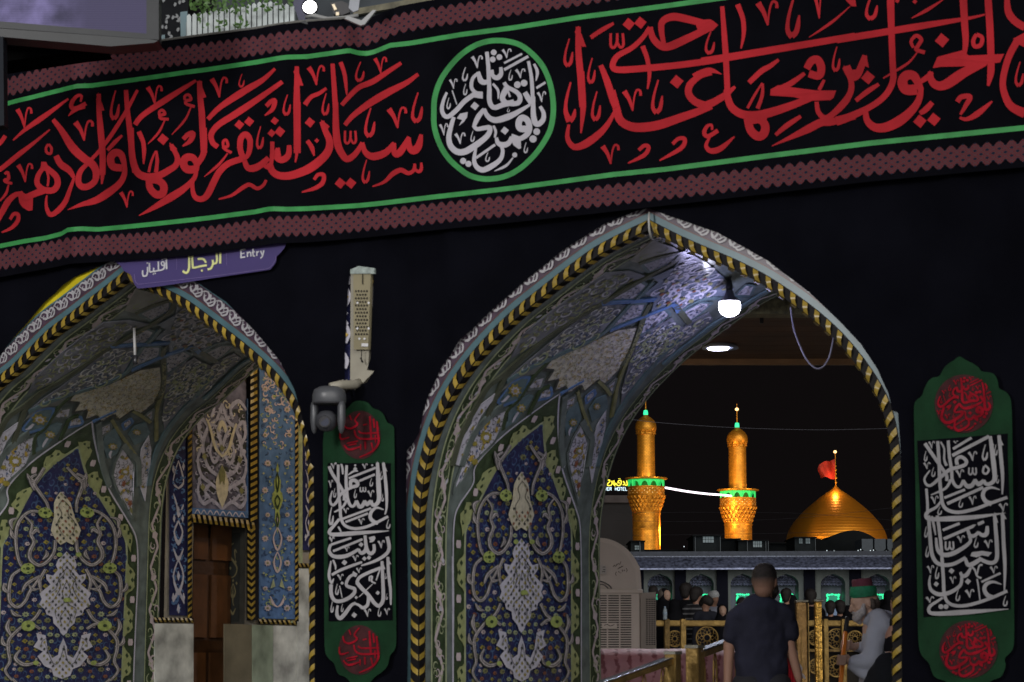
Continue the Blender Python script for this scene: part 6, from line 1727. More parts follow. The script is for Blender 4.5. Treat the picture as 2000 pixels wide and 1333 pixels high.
for x0, x1 in ((1237, 1258), (1318, 1341), (1400, 1423), (1485, 1508), (1570, 1594), (1659, 1684), (1748, 1772)):
    bxp('black_pier_drape', x0, x1, 1113, 1240, YA-.3, .1, M_drp, ar)
area('arcade_light', (at(1470, 1100, YA).x, YA-14, 6.5), (at(1470, 1160, YA).x, YA, 3.6), 6, 1300, (.75, .82, 1))
# overhead wires
for i, (P_, Y, m, lab) in enumerate(((((1236, 820), (1300, 827), (1440, 836), (1600, 840), (1745, 837)), 42, mat('wire_grey', (.10, .10, .12), .6), 'thin pale wire crossing the night sky above the minarets'),
        (((1200, 1017), (1350, 1019), (1560, 1012), (1760, 990)), 60, M_camd, 'highest of the thin black wires crossing the golden dome'), (((1200, 1046), (1400, 1044), (1600, 1040), (1760, 1033)), 60, M_camd, 'lowest of the thin black wires crossing dome and minarets'),
        (((1200, 1003), (1350, 1001), (1560, 1003), (1760, 1018)), 64, M_camd, 'middle black wire crossing both minaret shafts'))):
    q = MB(); q.tube([at(x, y, Y) for x, y in catmull(P_, 5)], .7*.35*px(Y) if i else .45*px(Y), 5); tag(q.build('overhead_wire', m), lab, 'wire', 'overhead wires')
# ================================================================ gilded fence
M_brass = mat('fence_brass', (.34, .22, .07), .42, .65, var=.35, scale=9, bump=.35, bscale=40); M_brass2 = mat('fence_brass_dark', (.20, .13, .045), .4, .6, var=.5, scale=12, bump=.4, bscale=40)
YF = 28; kf2 = px(YF)
fe = thing('gilded_fence', 'low gilded courtyard fence with pierced rosettes behind the two men', 'fence', at(1470, 1333, YF))
def fbox(name, x0, x1, y0, y1, Y, dep, m, par, bevel=0):
    o = bxp(name, x0, x1, y0, y1, Y, dep, m, par)
    if bevel:
        b = o.modifiers.new('bevel', 'BEVEL'); b.width = bevel; b.segments = 2
    return o
fbox('top_rail', 1278, 1760, 1212, 1224, YF, .09, M_brass, fe, .012); fbox('mid_rail', 1278, 1760, 1268, 1274, YF+.02, .05, M_brass2, fe, .006); fbox('bottom_rail', 1278, 1760, 1352, 1364, YF, .09, M_brass, fe)
fbox('back_screen', 1278, 1760, 1276, 1352, YF+.12, .02, mat('screen_dark', (.02, .016, .012), .8), fe)
for x0 in (1297, 1329, 1502, 1608, 1643, 1690, 1732): fbox('post', x0, x0+12.5, 1209, 1364, YF-.03, .14, M_brass if x0 != 1297 else M_brass2, fe, .012)
def rosette(cx, cy, r, Y, par, m):
    k = px(Y); c_ = at(cx, cy, Y); t = MB(); n = 28
    ring = lambda rr: [c_+Vector((rr*k*math.cos(2*math.pi*a/n), 0, rr*k*math.sin(2*math.pi*a/n))) for a in range(n+1)]
    t.tube(ring(r), 1.5*k, 6, False); t.tube(ring(r*.30), .8*k, 5, False)
    for a in range(10):
        A0 = a*math.pi/5; p = lambda rr, dA=0: c_+Vector((rr*k*math.cos(A0+dA), 0, rr*k*math.sin(A0+dA)))
        t.tube([p(r*.3), p(r*.52, .314), p(r*.74, 0), p(r*.52, -.314), p(r*.3)], .7*k, 5, False); t.tube([p(r*.74), p(r*.97, .314)], .7*k, 5, False); t.tube([p(r*.74), p(r*.97, -.314)], .7*k, 5, False)
    return t.build('rosette', m, par, 'stuff')
for x, y, r in ((1381, 1246, 21), (1318, 1248, 15), (1560, 1248, 19), (1592, 1246, 14), (1634, 1248, 19), (1670, 1248, 15), (1450, 1248, 19), (1634, 1302, 20), (1594, 1302, 14), (1718, 1248, 12)): rosette(x, y, r, YF+.02, fe, M_brass)
for x, y0, y1, wd, par_l in ((1555, 1172, 1345, 23, 0), (1591, 1171, 1345, 17, 1)):
    Y = 24.5; t = thing('gilded_gate_post', ('thick dull gilded gate post behind the young man\'s shoulder', 'slender bright gilded gate post between the two men')[par_l], 'post', at(x+wd/2, 1345, Y))
    fbox('shaft', x, x+wd, y0+4, y1, Y, wd*px(Y), (mat('post_dull', (.26, .15, .05), .4, .6, var=.5, scale=7, bump=.4, bscale=40), mat('post_bright', (.62, .36, .08), .22, .9, var=.3, scale=9, bump=.5, bscale=26))[par_l], t, .015)
    fbox('cap', x-1, x+wd+1, y0, y0+5, Y-.01, wd*px(Y)+.02, mat('cap_silver', (.4, .38, .3), .3, .8, var=.4, scale=30), t, .01)
    fbox('reed', x+wd*.42, x+wd*.55, y0+60, y1, Y-.012, .02, M_brass, t, .004)
    if par_l == 0: fbox('side_return', x+wd, x+wd+4, y0+6, y1, Y+.02, .1, M_brass, t)
# ================================================================ water bottle on the rail
wb = thing('water_bottle', 'clear plastic water bottle standing on the gilded fence rail', 'bottle', at(1299, 1211, YF))
gm = bpy.data.materials.new('clear_plastic'); gm.use_nodes = True; gb = gm.node_tree.nodes['Principled BSDF']; gb.inputs['Base Color'].default_value = (.5, .6, .68, 1); gb.inputs['Roughness'].default_value = .15; gb.inputs['Alpha'].default_value = .55
c_ = at(1299, 1211, YF-.04); k = kf2*1.0
mb = MB(); mb.lathe(c_, [(0, 0), (4*k, .5*k), (4.3*k, 3*k), (3.8*k, 6*k), (4.3*k, 9*k), (4.2*k, 17*k), (2.4*k, 22*k), (1.6*k, 24*k)], 16); mb.build('body', gm, wb, smooth=True)
mb = MB(); mb.lathe(c_, [(1.8*k, 23.5*k), (1.8*k, 26*k), (0, 26.2*k)], 12); mb.build('cap', mat('cap_blue', (.3, .4, .55), .4), wb)
mb = MB(); mb.lathe(c_, [(4.36*k, 10*k), (4.36*k, 15*k)], 16); mb.build('label', mat('bottle_label', (.3, .4, .5), .5, var=.5, scale=90), wb)
# ================================================================ air cooler
YC = 19; kc = px(YC); M_cool = mat('cooler_beige', (.50, .44, .385), .5, var=.05, bump=.03); M_cool2 = mat('cooler_shadow_slot', (.05, .042, .037), .8)
co = thing('air_cooler', 'big beige evaporative air cooler with louvred sides and domed hood', 'air cooler', at(1215, 1345, YC))
fbox('body_front', 1085, 1251, 1158, 1400, YC, .5, M_cool, co, .01)
fbox('rim', 1083, 1256, 1151, 1160, YC-.01, .5, M_cool, co, .01)
mb = MB(); P_ = [(1251, 1160), (1281, 1161), (1281, 1400), (1251, 1400)]; mb.box(at(1251, 1161, YC+.02)-Vector((0, 0, .96)), at(1281, 1161, YC+.34)-at(1251, 1161, YC+.02), Vector((-.1, .3, 0)), Vector((0, 0, .96))); mb.build('body_side', M_cool, co)
mb = MB(); mb.box(at(1251, 1161, YC+.0)-Vector((0, 0, .035)), at(1281, 1159, YC+.33)-at(1251, 1161, YC+.0), Vector((-.1, .3, 0)), Vector((0, 0, .045))); mb.build('side_rim', M_cool, co)
hood = [(1085, 1151), (1085, 1085), (1095, 1068), (1115, 1056), (1145, 1051), (1175, 1051), (1200, 1057), (1220, 1069), (1235, 1084), (1247, 1104), (1250, 1112), (1253, 1151)]
hh = [tuple(p) for p in catmull(hood, 3)]
mb = MB(); mb.mesh([at(x, y, YC+.06) for x, y in hh], ngon_tris(hh)); mb.grid([[at(x, y, YC+.06), at(x, y, YC+.42)] for x, y in hh]); mb.build('hood', M_cool, co, smooth=False)
h2 = [(x*.93+1176*.07-4, y*.93+1151*.07+1) for x, y in hh]; mb = MB(); mb.mesh([at(x, y, YC+.035) for x, y in h2], ngon_tris(h2)); mb.grid([[at(x, y, YC+.035), at(x, y, YC+.06)] for x, y in h2]); mb.build('hood_panel', mat('cooler_face', (.46, .40, .35), .5, var=.05), co)
rows_ = [1163+4.75*i for i in range(22)]
for y in rows_:
    for x0, x1 in ((1120, 1146), (1149, 1185), (1188, 1209), (1212, 1233)): fbox('louvre_slot', x0, x1, y, y+2.3, YC-.004, .006, M_cool2, co)
def ypos(x, y): f = (x-1251)/30; return at(x, y, YC+.02+.32*f)
for i in range(24):
    y = 1166+4.0*i
    for a, b in ((1261, 1265), (1266.5, 1270), (1271.5, 1275), (1276, 1279.5)):
        mb = MB(); mb.poly([ypos(a, y)+Vector((.002, -.004, 0)), ypos(b, y)+Vector((.002, -.004, 0)), ypos(b, y+2)+Vector((.002, -.004, 0)), ypos(a, y+2)+Vector((.002, -.004, 0))]); mb.build('side_slot', M_cool2, co)
fbox('maker_plate', 1176, 1205, 1217, 1228, YC-.012, .01, M_cool, co, .002); fbox('switch_plate', 1172, 1184, 1105, 1121, YC+.01, .02, mat('plate_light', (.42, .39, .36), .5), co)
mb = MB(); strokes(mb, "1.2; 1177 1108 1182 1108\n1.5; 1178 1113 1182 1113\n1.2; 1176 1117 1182 1117\n1.2; 1180 1222 1186 1220 1192 1223 1200 1220", lambda x, y, l: at(x, y, YC-.014-l*.0002 if y > 1200 else YC+.008)); mb.build('plate_print', M_blk, co)
mb = MB(); strokes(mb, ".9; 1197 1108 1200 1104 1202 1107 1205 1102\n.9; 1204 1105 1208 1101 1210 1103 1213 1097\n.8; 1208 1110 1216 1106\n.9; 1204 1117 1202 1121 1204 1125\n1.1; 1208 1116 1210 1119\n1; 1212 1119 1213 1120\n1.1; 1215 1113 1216 1117\n1; 1218 1114 1220 1114 1219 1116\n.9; 1223 1110 1225 1114 1223 1118\n.7; 1206 1112 1218 1106", lambda x, y, l: at(x, y, YC+.033-l*.0003), 3); mb.build('marker_writing', mat('marker_ink', (.01, .01, .012), .9, spec=.05), co)
mb = MB(); mb.tube([at(x, y, YC-.02) for x, y in catmull([(1172, 1136), (1180, 1138), (1190, 1144), (1195, 1150)], 4)], 1.3*kc, 6); mb.tube([at(x, y, YC-.03) for x, y in catmull([(1172, 1142), (1180, 1143), (1188, 1150)], 4)], 1.1*kc, 6); mb.build('hose', M_camd, co, smooth=True)
# ================================================================ rolled carpet
YP = 18; kp = px(YP); cr = thing('rolled_carpet', 'long pink patterned carpet roll lying in front of the air cooler', 'carpet', at(1290, 1333, YP))
A0 = at(1120, 1318, YP); A1 = at(1480, 1318, YP+.25); rr = 50*kp
mb = MB(); mb.tube([A0+(A1-A0)*i/12 for i in range(13)], [rr*(1+.012*math.sin(i*2.1)) for i in range(13)], 36)
def carpet():
    m = mat('carpet_pink', (.40, .19, .21), .6, var=.14, scale=5, bump=.2, bscale=30); t = m.node_tree; b = t.nodes['Principled BSDF']
    tc = t.nodes.new('ShaderNodeTexCoord'); wv = t.nodes.new('ShaderNodeTexWave'); wv.inputs['Scale'].default_value = 3.2; wv.inputs['Distortion'].default_value = 5; wv.inputs['Detail'].default_value = 3; wv.bands_direction = 'X'
    nz = t.nodes.new('ShaderNodeTexNoise'); nz.inputs['Scale'].default_value = 30; t.links.new(tc.outputs['Object'], wv.inputs['Vector']); t.links.new(tc.outputs['Object'], nz.inputs['Vector'])
    mu = t.nodes.new('ShaderNodeMath'); mu.operation = 'MULTIPLY'; t.links.new(wv.outputs['Fac'], mu.inputs[0]); t.links.new(nz.outputs['Fac'], mu.inputs[1])
    rp_ = t.nodes.new('ShaderNodeValToRGB'); rp_.color_ramp.elements[0].position = .38; rp_.color_ramp.elements[1].position = .5; t.links.new(mu.outputs[0], rp_.inputs[0])
    mxr = t.nodes.new('ShaderNodeMixRGB'); old = b.inputs['Base Color'].links[0].from_socket; t.links.new(rp_.outputs[0], mxr.inputs[0]); t.links.new(old, mxr.inputs[1]); mxr.inputs[2].default_value = (.20, .06, .07, 1); t.links.new(mxr.outputs[0], b.inputs['Base Color']); return m
mb.build('roll', carpet(), cr, smooth=True)
# ================================================================ near brass railings
def bar(par, name, p, q_, r, m, w=None):
    mb = MB(); p, q_ = Vector(p), Vector(q_); d = (q_-p).normalized(); s_ = d.cross(Vector((0, 0, 1))).normalized(); u_ = s_.cross(d)
    w = w or r; mb.box(p-s_*w-u_*r, q_-p, s_*2*w, u_*2*r); o = mb.build(name, m, par); b = o.modifiers.new('bevel', 'BEVEL'); b.width = min(r, w)*.35; b.segments = 2; return o
M_topr = mat('rail_top_steel', (.30, .33, .40), .22, .8, var=.3, scale=9)
def railing(label, pts, Y0, Y1, drop):
    a = at(*pts[0], Y0); b = at(*pts[1], Y1); t = thing('brass_railing', label, 'railing', Vector((a.x, a.y, 0)), 'brass railings in front of the carpet'); k = px(Y0)
    bar(t, 'top_rail', a-Vector((0, 0, 8*k)), b-Vector((0, 0, 8*k)), 7*k, M_brass, 9*k); bar(t, 'rail_cap', a, b, 1.3*k, M_topr, 10*k)
    bar(t, 'bottom_rail', a-Vector((0, 0, drop)), b-Vector((0, 0, drop)), 5*k, M_brass)
    n = 5
    for i in range(n):
        f = (i+.5)/n; c_ = a+(b-a)*f-Vector((0, 0, 14*k)); hd = (b-a).normalized(); mb = MB()
        hgt = drop*.42; P_ = [c_-Vector((0, 0, hgt))+hd*math.sin(s_*math.pi/8)*12*k*(1)+Vector((0, 0, math.cos(s_*math.pi/8)*hgt*.95)) for s_ in range(17)]
        mb.tube(P_, 1.7*k, 7, False); P2 = [c_-Vector((0, 0, hgt*.95))+hd*math.sin(s_*math.pi/6)*7*k+Vector((0, 0, math.cos(s_*math.pi/6)*hgt*.6)) for s_ in range(13)]; mb.tube(P2, 1.0*k, 6, False); mb.build('oval_baluster', M_brass, t, smooth=True)
        for s_ in range(3):
            mb = MB(); c2 = c_-Vector((0, 0, hgt*(.6+.4*s_))); mb.lathe(c2, [(0, -3*k), (2.5*k, 0), (0, 3*k)], 8); mb.build('bead', M_brass, t)
    return t, k
r1, k1 = railing('front brass railing sloping up to the right, left of its tall post', ((1120, 1352), (1312, 1283)), 15.2, 16.6, .42)
p_ = at(1314, 1279, 16.6); mb = MB(); mb.cbox(p_-Vector((0, 0, .32)), 24*px(16.6), .10, .66, 0, -.5); o = mb.build('end_post', M_brass, r1); o.modifiers.new('bevel', 'BEVEL').width = .008
mb = MB(); mb.cbox(p_+Vector((0, 0, .012)), 25*px(16.6), .11, .02, 0, -.5); mb.build('post_cap', mat('post_cap_bright', (.7, .68, .55), .15, .9), r1)
r2, k2 = railing('rear brass railing running behind the young man from its capped post', ((1362, 1272), (1470, 1232)), 16.9, 18.2, .42)
p_ = at(1357, 1268, 16.9); mb = MB(); mb.cbox(p_-Vector((0, 0, .33)), 27*px(16.9), .11, .68, 0, -.5); o = mb.build('end_post', M_brass, r2); o.modifiers.new('bevel', 'BEVEL').width = .008
mb = MB(); mb.cbox(p_+Vector((0, 0, .016)), 28*px(16.9), .12, .022, 0, -.5); mb.build('post_cap', mat('post_cap_bright', (.7, .68, .55), .15, .9), r2)
# ================================================================ people
M_skin = mat('skin', (.36, .20, .14), .55, var=.06, scale=20, spec=.35); M_skin2 = mat('skin_pale', (.42, .27, .20), .55, var=.06, scale=20)
M_navyt = mat('navy_cotton', (.020, .021, .036), .85, var=.3, scale=5, bump=.9, bscale=5, spec=.2); M_hair = mat('dark_hair', (.018, .014, .013), .7, var=.3, scale=60, bump=.4, bscale=120)
M_fade = mat('cropped_hair', (.085, .060, .050), .75, var=.2, scale=60); M_robe = mat('grey_robe', (.31, .33, .39), .8, var=.08, scale=5, bump=.3, bscale=7, spec=.2)
M_bk = mat('black_garment', (.007, .007, .009), .9, var=.2, bump=.2, bscale=9, spec=.1)
def caps(C, n=14, seg=5):
    """closed tapered limbs: (p0, r0, p1, r1[, squash axis, factor])"""
    mb = MB()
    for c in C:
        p0, r0, p1, r1 = Vector(c[0]), c[1], Vector(c[2]), c[3]; d = p1-p0; L = d.length; d = d/L if L > 1e-6 else Vector((0, 0, 1))
        a = d.cross(Vector((0, 1, 0)) if abs(d.y) < .9 else Vector((1, 0, 0))).normalized(); b = d.cross(a); sq = c[4] if len(c) > 4 else None; rows = []
        st = [(-math.cos(math.pi/2*k/seg)*r0, math.sin(math.pi/2*k/seg)*r0) for k in range(seg)]+[(0, r0)]
        st += [(L*k/4, r0+(r1-r0)*k/4) for k in range(1, 4)]+[(L, r1)]+[(L+math.sin(math.pi/2*k/seg)*r1, math.cos(math.pi/2*k/seg)*r1) for k in range(1, seg+1)]
        for h, r in st:
            row = []
            for k in range(n):
                v = (a*math.cos(2*math.pi*k/n)+b*math.sin(2*math.pi*k/n))*max(r, 1e-4)
                if sq: ax_, f = Vector(sq[0]).normalized(), sq[1]; v = v-ax_*v.dot(ax_)*(1-f)
                row.append(p0+d*h+v)
            rows.append(row)
        mb.grid(rows, True)
    return mb
def flesh(name, C, m, par, vox=.014, it=6, fac=.5):
    o = caps(C).build(name, m, par, smooth=True)
    r = o.modifiers.new('merge', 'REMESH'); r.mode = 'VOXEL'; r.voxel_size = vox; r.use_smooth_shade = True
    s_ = o.modifiers.new('soften', 'SMOOTH'); s_.iterations = it; s_.factor = fac; return o
def head(par, c, s_, look, skin, hair=None, vox=.008, beard=None, eyes=True, name='hair'):
    """c centre of the skull, s_ scale (1 = adult), look = facing direction"""
    f = Vector(look).normalized(); u_ = Vector((0, 0, 1)); u_ = (u_-f*u_.dot(f)).normalized(); r = f.cross(u_); P = lambda a, b, d: c+(f*a+r*b+u_*d)*s_
    C = [(P(-.015, 0, .02), .088*s_, P(.015, 0, .02), .086*s_, (r, .86)), (P(.035, 0, -.035), .066*s_, P(.045, 0, -.075), .045*s_, (r, .85)), (P(.10, 0, .012), .010*s_, P(.113, 0, -.022), .015*s_),
         (P(.085, .028, .025), .014*s_, P(.085, -.028, .025), .014*s_), (P(.088, .018, -.050), .013*s_, P(.088, -.018, -.050), .013*s_), (P(.075, 0, -.085), .022*s_, P(.07, 0, -.09), .02*s_)]
    for sg in (-1, 1): C.append((P(-.01, .078*sg, .012), .018*s_, P(-.005, .080*sg, -.018), .012*s_, (r, .4))); C.append((P(.06, .045*sg, -.02), .024*s_, P(.05, .045*sg, -.03), .024*s_))
    if eyes:
        e = MB()
        for sg in (-1, 1): e.lathe(P(.086, .031*sg, .010), [(0, -.006*s_), (.009*s_, 0), (0, .006*s_)], 8)
        e.build('eyes', M_camd, par); e = MB(); e.tube([P(.098, .02, -.052), P(.101, 0, -.052), P(.098, -.02, -.052)], .003*s_, 6); e.build('mouth', mat('lip', (.20, .07, .06), .6), par)
    return C, P
# ---- young man seen from behind
Y1 = 16.5; k1 = px(Y1)
def A(x, y, dy=0.0): return at(x, y, Y1)+Vector((0, dy, 0))
yg = thing('person', 'young man in a plain dark navy T-shirt, seen from behind, with faded short hair', 'person', Vector((A(1488, 1333).x, Y1, 0)))
hc = A(1494, 1139); look = Vector((.42, .9, .02))
HC_, HP = head(yg, hc, 1.06, look, M_skin, eyes=False)
gx = A(1488, 1333).x
body = HC_+[(A(1488, 1168), .056, A(1486, 1192), .066), (A(1484, 1196), .09, A(1484, 1290), .12, ((0, 1, 0), .7)), (A(1484, 1290), .12, Vector((gx, Y1, .95)), .15, ((0, 1, 0), .75)),
     (A(1452, 1196), .055, A(1437, 1208), .058), (A(1437, 1208), .055, A(1424, 1262), .042), (A(1424, 1262), .040, A(1421, 1340), .028), (A(1421, 1340), .026, A(1425, 1366, -.02), .036, ((1, 0, 0), .55)),
     (A(1520, 1196), .055, A(1535, 1208), .058), (A(1535, 1208), .055, A(1542, 1258), .042), (A(1542, 1258), .040, A(1560, 1325), .028), (A(1560, 1325), .026, A(1562, 1345, .02), .036, ((1, 0, 0), .55)),
     (Vector((gx-.1, Y1, .93)), .095, Vector((gx-.11, Y1, .5)), .062), (Vector((gx-.11, Y1, .5)), .060, Vector((gx-.11, Y1, .08)), .04), (Vector((gx-.11, Y1-.02, .05)), .045, Vector((gx-.12, Y1+.16, .04)), .04, ((0, 0, 1), .7)),
     (Vector((gx+.1, Y1, .93)), .095, Vector((gx+.11, Y1, .5)), .062), (Vector((gx+.11, Y1, .5)), .060, Vector((gx+.11, Y1, .08)), .04), (Vector((gx+.11, Y1-.02, .05)), .045, Vector((gx+.12, Y1+.16, .04)), .04, ((0, 0, 1), .7))]
for i in range(4):
    for hx, hy, sg in ((1425, 1366, -1), (1562, 1345, 1)):
        p = A(hx, hy, (i-1.5)*.018); body.append((p, .0095, p+Vector((sg*.004, 0, -.055+.006*abs(i-1.5))), .008))
flesh('body', body, M_skin, yg, .011, 4)
shirt = [(A(1487, 1180), .062, A(1450, 1197), .068), (A(1487, 1180), .062, A(1524, 1197), .068), (A(1486, 1186), .070, A(1484, 1200), .12, ((0, 1, 0), .75)), (A(1486, 1190), .075, A(1440, 1207), .075), (A(1486, 1190), .075, A(1532, 1207), .075),
     (A(1484, 1205), .165, A(1487, 1330), .165, ((0, 1, 0), .68)), (A(1487, 1330), .175, A(1488, 1385), .18, ((0, 1, 0), .68)), (A(1462, 1210), .10, A(1466, 1330), .105, ((0, 1, 0), .9)), (A(1508, 1210), .10, A(1508, 1330), .11, ((0, 1, 0), .9)),
     (A(1439, 1206), .066, A(1427, 1243), .066), (A(1533, 1206), .066, A(1542, 1236), .068)]
sh = flesh('t_shirt', shirt, M_navyt, yg, .012, 6)
flesh('trousers', [(Vector((gx-.08, Y1, .98)), .13, Vector((gx-.11, Y1, .5)), .085), (Vector((gx-.11, Y1, .5)), .083, Vector((gx-.11, Y1, .12)), .065), (Vector((gx+.08, Y1, .98)), .13, Vector((gx+.11, Y1, .5)), .085), (Vector((gx+.11, Y1, .5)), .083, Vector((gx+.11, Y1, .12)), .065)], mat('dark_trousers', (.02, .02, .024), .85, bump=.3, bscale=9), yg, .014, 3)
def wrinkle(o, strength, size, seed=0):
    t = bpy.data.textures.new('folds', 'CLOUDS'); t.noise_scale = size; t.noise_depth = 1; d = o.modifiers.new('folds', 'DISPLACE'); d.texture = t; d.strength = strength; d.mid_level = .5
wrinkle(sh, .035, .11)
hm_ = mat('faded_hair', (.02, .016, .014), .8, var=.3, scale=60, bump=.35, bscale=120); _t = hm_.node_tree; _b = _t.nodes['Principled BSDF']; _g = _t.nodes.new('ShaderNodeNewGeometry'); _s = _t.nodes.new('ShaderNodeSeparateXYZ'); _m = _t.nodes.new('ShaderNodeMapRange'); _x = _t.nodes.new('ShaderNodeMixRGB')
_m.inputs[1].default_value = A(1490, 1150).z; _m.inputs[2].default_value = A(1490, 1127).z; _t.links.new(_g.outputs['Position'], _s.inputs[0]); _t.links.new(_s.outputs[2], _m.inputs[0]); _t.links.new(_m.outputs[0], _x.inputs[0]); _x.inputs[1].default_value = (.26, .145, .10, 1); _t.links.new(_b.inputs['Base Color'].links[0].from_socket, _x.inputs[2]); _t.links.new(_x.outputs[0], _b.inputs['Base Color'])
sqv = look.cross(Vector((0, 0, 1)))
flesh('hair', [(HP(-.020, 0, .022), .0925*1.06, HP(.004, 0, .030), .0890*1.06, (sqv, .87)), (HP(-.03, 0, -.015), .078*1.06, HP(-.03, 0, -.03), .070*1.06, (sqv, .9)), (HP(-.03, 0, .050), .080*1.06, HP(.03, 0, .056), .075*1.06, (sqv, .9))], hm_, yg, .008, 4)
flesh('beard', [(HP(.045, .05, -.055), .030, HP(.075, .02, -.088), .028), (HP(.045, .05, -.02), .022, HP(.045, .052, -.055), .03)], M_hair, yg, .008, 3)
rc = MB(); rows = []
for j in range(10):
    t = j/9; x0 = 1541-2*t; x1 = 1551+18*t+2*math.sin(t*9); y = 1262+100*t; rows.append([A(x0+(x1-x0)*i/8, y+4*math.sin(i/8*3), .06+.02*math.sin(i*1.7+t*4)) for i in range(9)])
rc.grid(rows); rcb = thing('folded_red_cloth', 'red cloth with white lettering held at the young man\'s right side', 'cloth', A(1555, 1333, .06)); rc.build('cloth', mat('bright_red_cloth', (.55, .012, .03), .7, var=.15, scale=8), rcb, smooth=True)
mb = MB(); strokes(mb, "2 4 1; 1553 1266 1558 1274 1560 1280\n2 5 2; 1562 1296 1567 1306 1566 1314\n3 6 3; 1562 1312 1570 1320 1575 1326", lambda x, y, l: A(x-1, y, .03-l*.0005), 3); mb.build('lettering', mat('cloth_white', (.55, .5, .5), .7), rcb)
# ---- old man with fez, green turban band and stick
Y2 = 17.2; k2 = px(Y2)
def B(x, y, dy=0.0): return at(x, y, Y2)+Vector((0, dy, 0))
om = thing('person', 'old man in grey robe with dark red fez wrapped in green, holding an orange stick', 'person', Vector((B(1715, 1333).x, Y2, 0)))
oc = B(1690, 1180); ol = Vector((-.97, -.12, -.22)); OC, OP = head(om, oc, 1.0, ol, M_skin2)
bx = B(1720, 1333).x
obody = OC+[(B(1700, 1196), .052, B(1716, 1215), .07), (B(1718, 1225), .12, B(1722, 1320), .15, ((0, 1, 0), .9)), (B(1722, 1320), .14, Vector((bx, Y2, .6)), .15), (Vector((bx, Y2-.09, .6)), .07, Vector((bx-.02, Y2-.09, .06)), .05), (Vector((bx, Y2+.09, .6)), .07, Vector((bx-.02, Y2+.09, .06)), .05),
    (Vector((bx, Y2-.09, .05)), .045, Vector((bx-.18, Y2-.09, .04)), .04, ((0, 0, 1), .7)), (Vector((bx, Y2+.09, .05)), .045, Vector((bx-.18, Y2+.09, .04)), .04, ((0, 0, 1), .7))]
h1 = B(1652, 1262, -.02); h2 = B(1640, 1290, -.16)      # upper and lower hand on the stick
obody += [(B(1712, 1222, .12), .05, B(1700, 1262, .12), .042), (B(1700, 1262, .12), .038, h1+Vector((.055, .03, -.008)), .027), (h1+Vector((.05, .02, -.005)), .026, h1+Vector((.018, .005, 0)), .030, ((0, 1, 0), .7)),
          (B(1712, 1228, -.14), .05, B(1690, 1296, -.18), .043), (B(1690, 1296, -.18), .036, h2+Vector((.05, 0, 0)), .027), (h2+Vector((.045, 0, 0)), .026, h2+Vector((.014, 0, 0)), .03, ((0, 1, 0), .7))]
stick_d = (B(1640, 1333, -.17)-B(1659, 1207, .02)).normalized()
for hh, sg in ((h1, 1), (h2, 1)):
    for i in range(4):
        q0 = hh+stick_d*(-.030+.0205*i)+Vector((.016, -.030, 0)); q1 = q0+Vector((-.042, -.006, .002)); q2 = q1+Vector((-.012, .030, 0)); q3 = q2+Vector((.02, .018, 0))
        r_ = .0095 if i < 3 else .008; obody += [(q0, r_, q1, r_*.95), (q1, r_*.95, q2, r_*.85), (q2, r_*.85, q3, r_*.75)]
    t0 = hh+stick_d*-.035+Vector((.03, .0, 0)); obody += [(t0, .012, t0+Vector((-.038, .018, -.006)), .0095)]
flesh('body', obody, M_skin2, om, .006, 1)
robe = [(B(1704, 1207), .072, B(1722, 1222), .125), (B(1712, 1208), .075, B(1738, 1222), .10), (B(1722, 1208), .05, B(1744, 1232), .10), (B(1700, 1208, 0), .062, B(1712, 1214, -.06), .09), (B(1712, 1210, -.12), .075, B(1718, 1225, -.14), .09), (B(1716, 1228, .05), .105, B(1728, 1260), .150, ((0, 1, 0), 1)), (B(1726, 1250), .150, B(1722, 1340), .165), (B(1722, 1340), .165, Vector((bx, Y2, .25)), .20), (B(1742, 1232), .055, B(1746, 1290), .07),
        (B(1712, 1225, -.14), .078, B(1696, 1290, -.18), .080), (B(1697, 1294, -.18), .072, B(1664, 1294, -.18), .050), (B(1655, 1304, -.18), .028, B(1684, 1316, -.18), .05),
        (B(1714, 1220, .12), .072, B(1702, 1262, .12), .060), (B(1702, 1264, .12), .052, B(1672, 1266, .03), .034)]
rb = flesh('robe', robe, M_robe, om, .010, 4); wrinkle(rb, .022, .12)
flesh('white_beard', [(OP(.055, .05, -.045), .030, OP(.085, .01, -.085), .030), (OP(.055, -.05, -.045), .030, OP(.085, -.01, -.085), .030), (OP(.08, 0, -.085), .032, OP(.07, 0, -.115), .020), (OP(.03, .064, .0), .014, OP(.05, .055, -.05), .028), (OP(.03, -.064, .0), .014, OP(.05, -.055, -.05), .028), (OP(.102, .02, -.040), .009, OP(.102, -.02, -.040), .009)], mat('grey_beard', (.36, .34, .34), .9, var=.2, scale=60, bump=.3, bscale=120), om, .007, 2)
flesh('side_hair', [(OP(-.055, 0, -.005), .055, OP(-.05, 0, -.03), .05, (ol.cross(Vector((0, 0, 1))), 1.25)), (OP(-.03, .06, .01), .028, OP(-.035, .055, -.02), .026), (OP(-.03, -.06, .01), .028, OP(-.035, -.055, -.02), .026)], mat('grizzled_hair', (.08, .065, .055), .85, var=.3, scale=70), om, .008, 2)
f_ = (Vector((0, 0, 1))+Vector((-.10, 0, 0))).normalized(); ct = B(1687, 1166)
def disc(c, rr, ax, rx=1.0, n=32):
    ax = ax.normalized(); a = Vector((1, 0, 0)); a = (a-ax*a.dot(ax)).normalized(); b = ax.cross(a); return [c+a*math.cos(2*math.pi*i/n)*rr*rx+b*math.sin(2*math.pi*i/n)*rr for i in range(n)]
mb = MB(); mb.grid([disc(ct+f_*h*k2, r*k2, f_) for h, r in ((2, 24), (10, 21.5), (27, 20), (33, 19.4), (35, 18), (35.5, .5))], True); mb.build('fez', mat('fez_maroon', (.10, .022, .038), .85, var=.15, scale=20, bump=.2, bscale=60), om, smooth=True)
rows = []
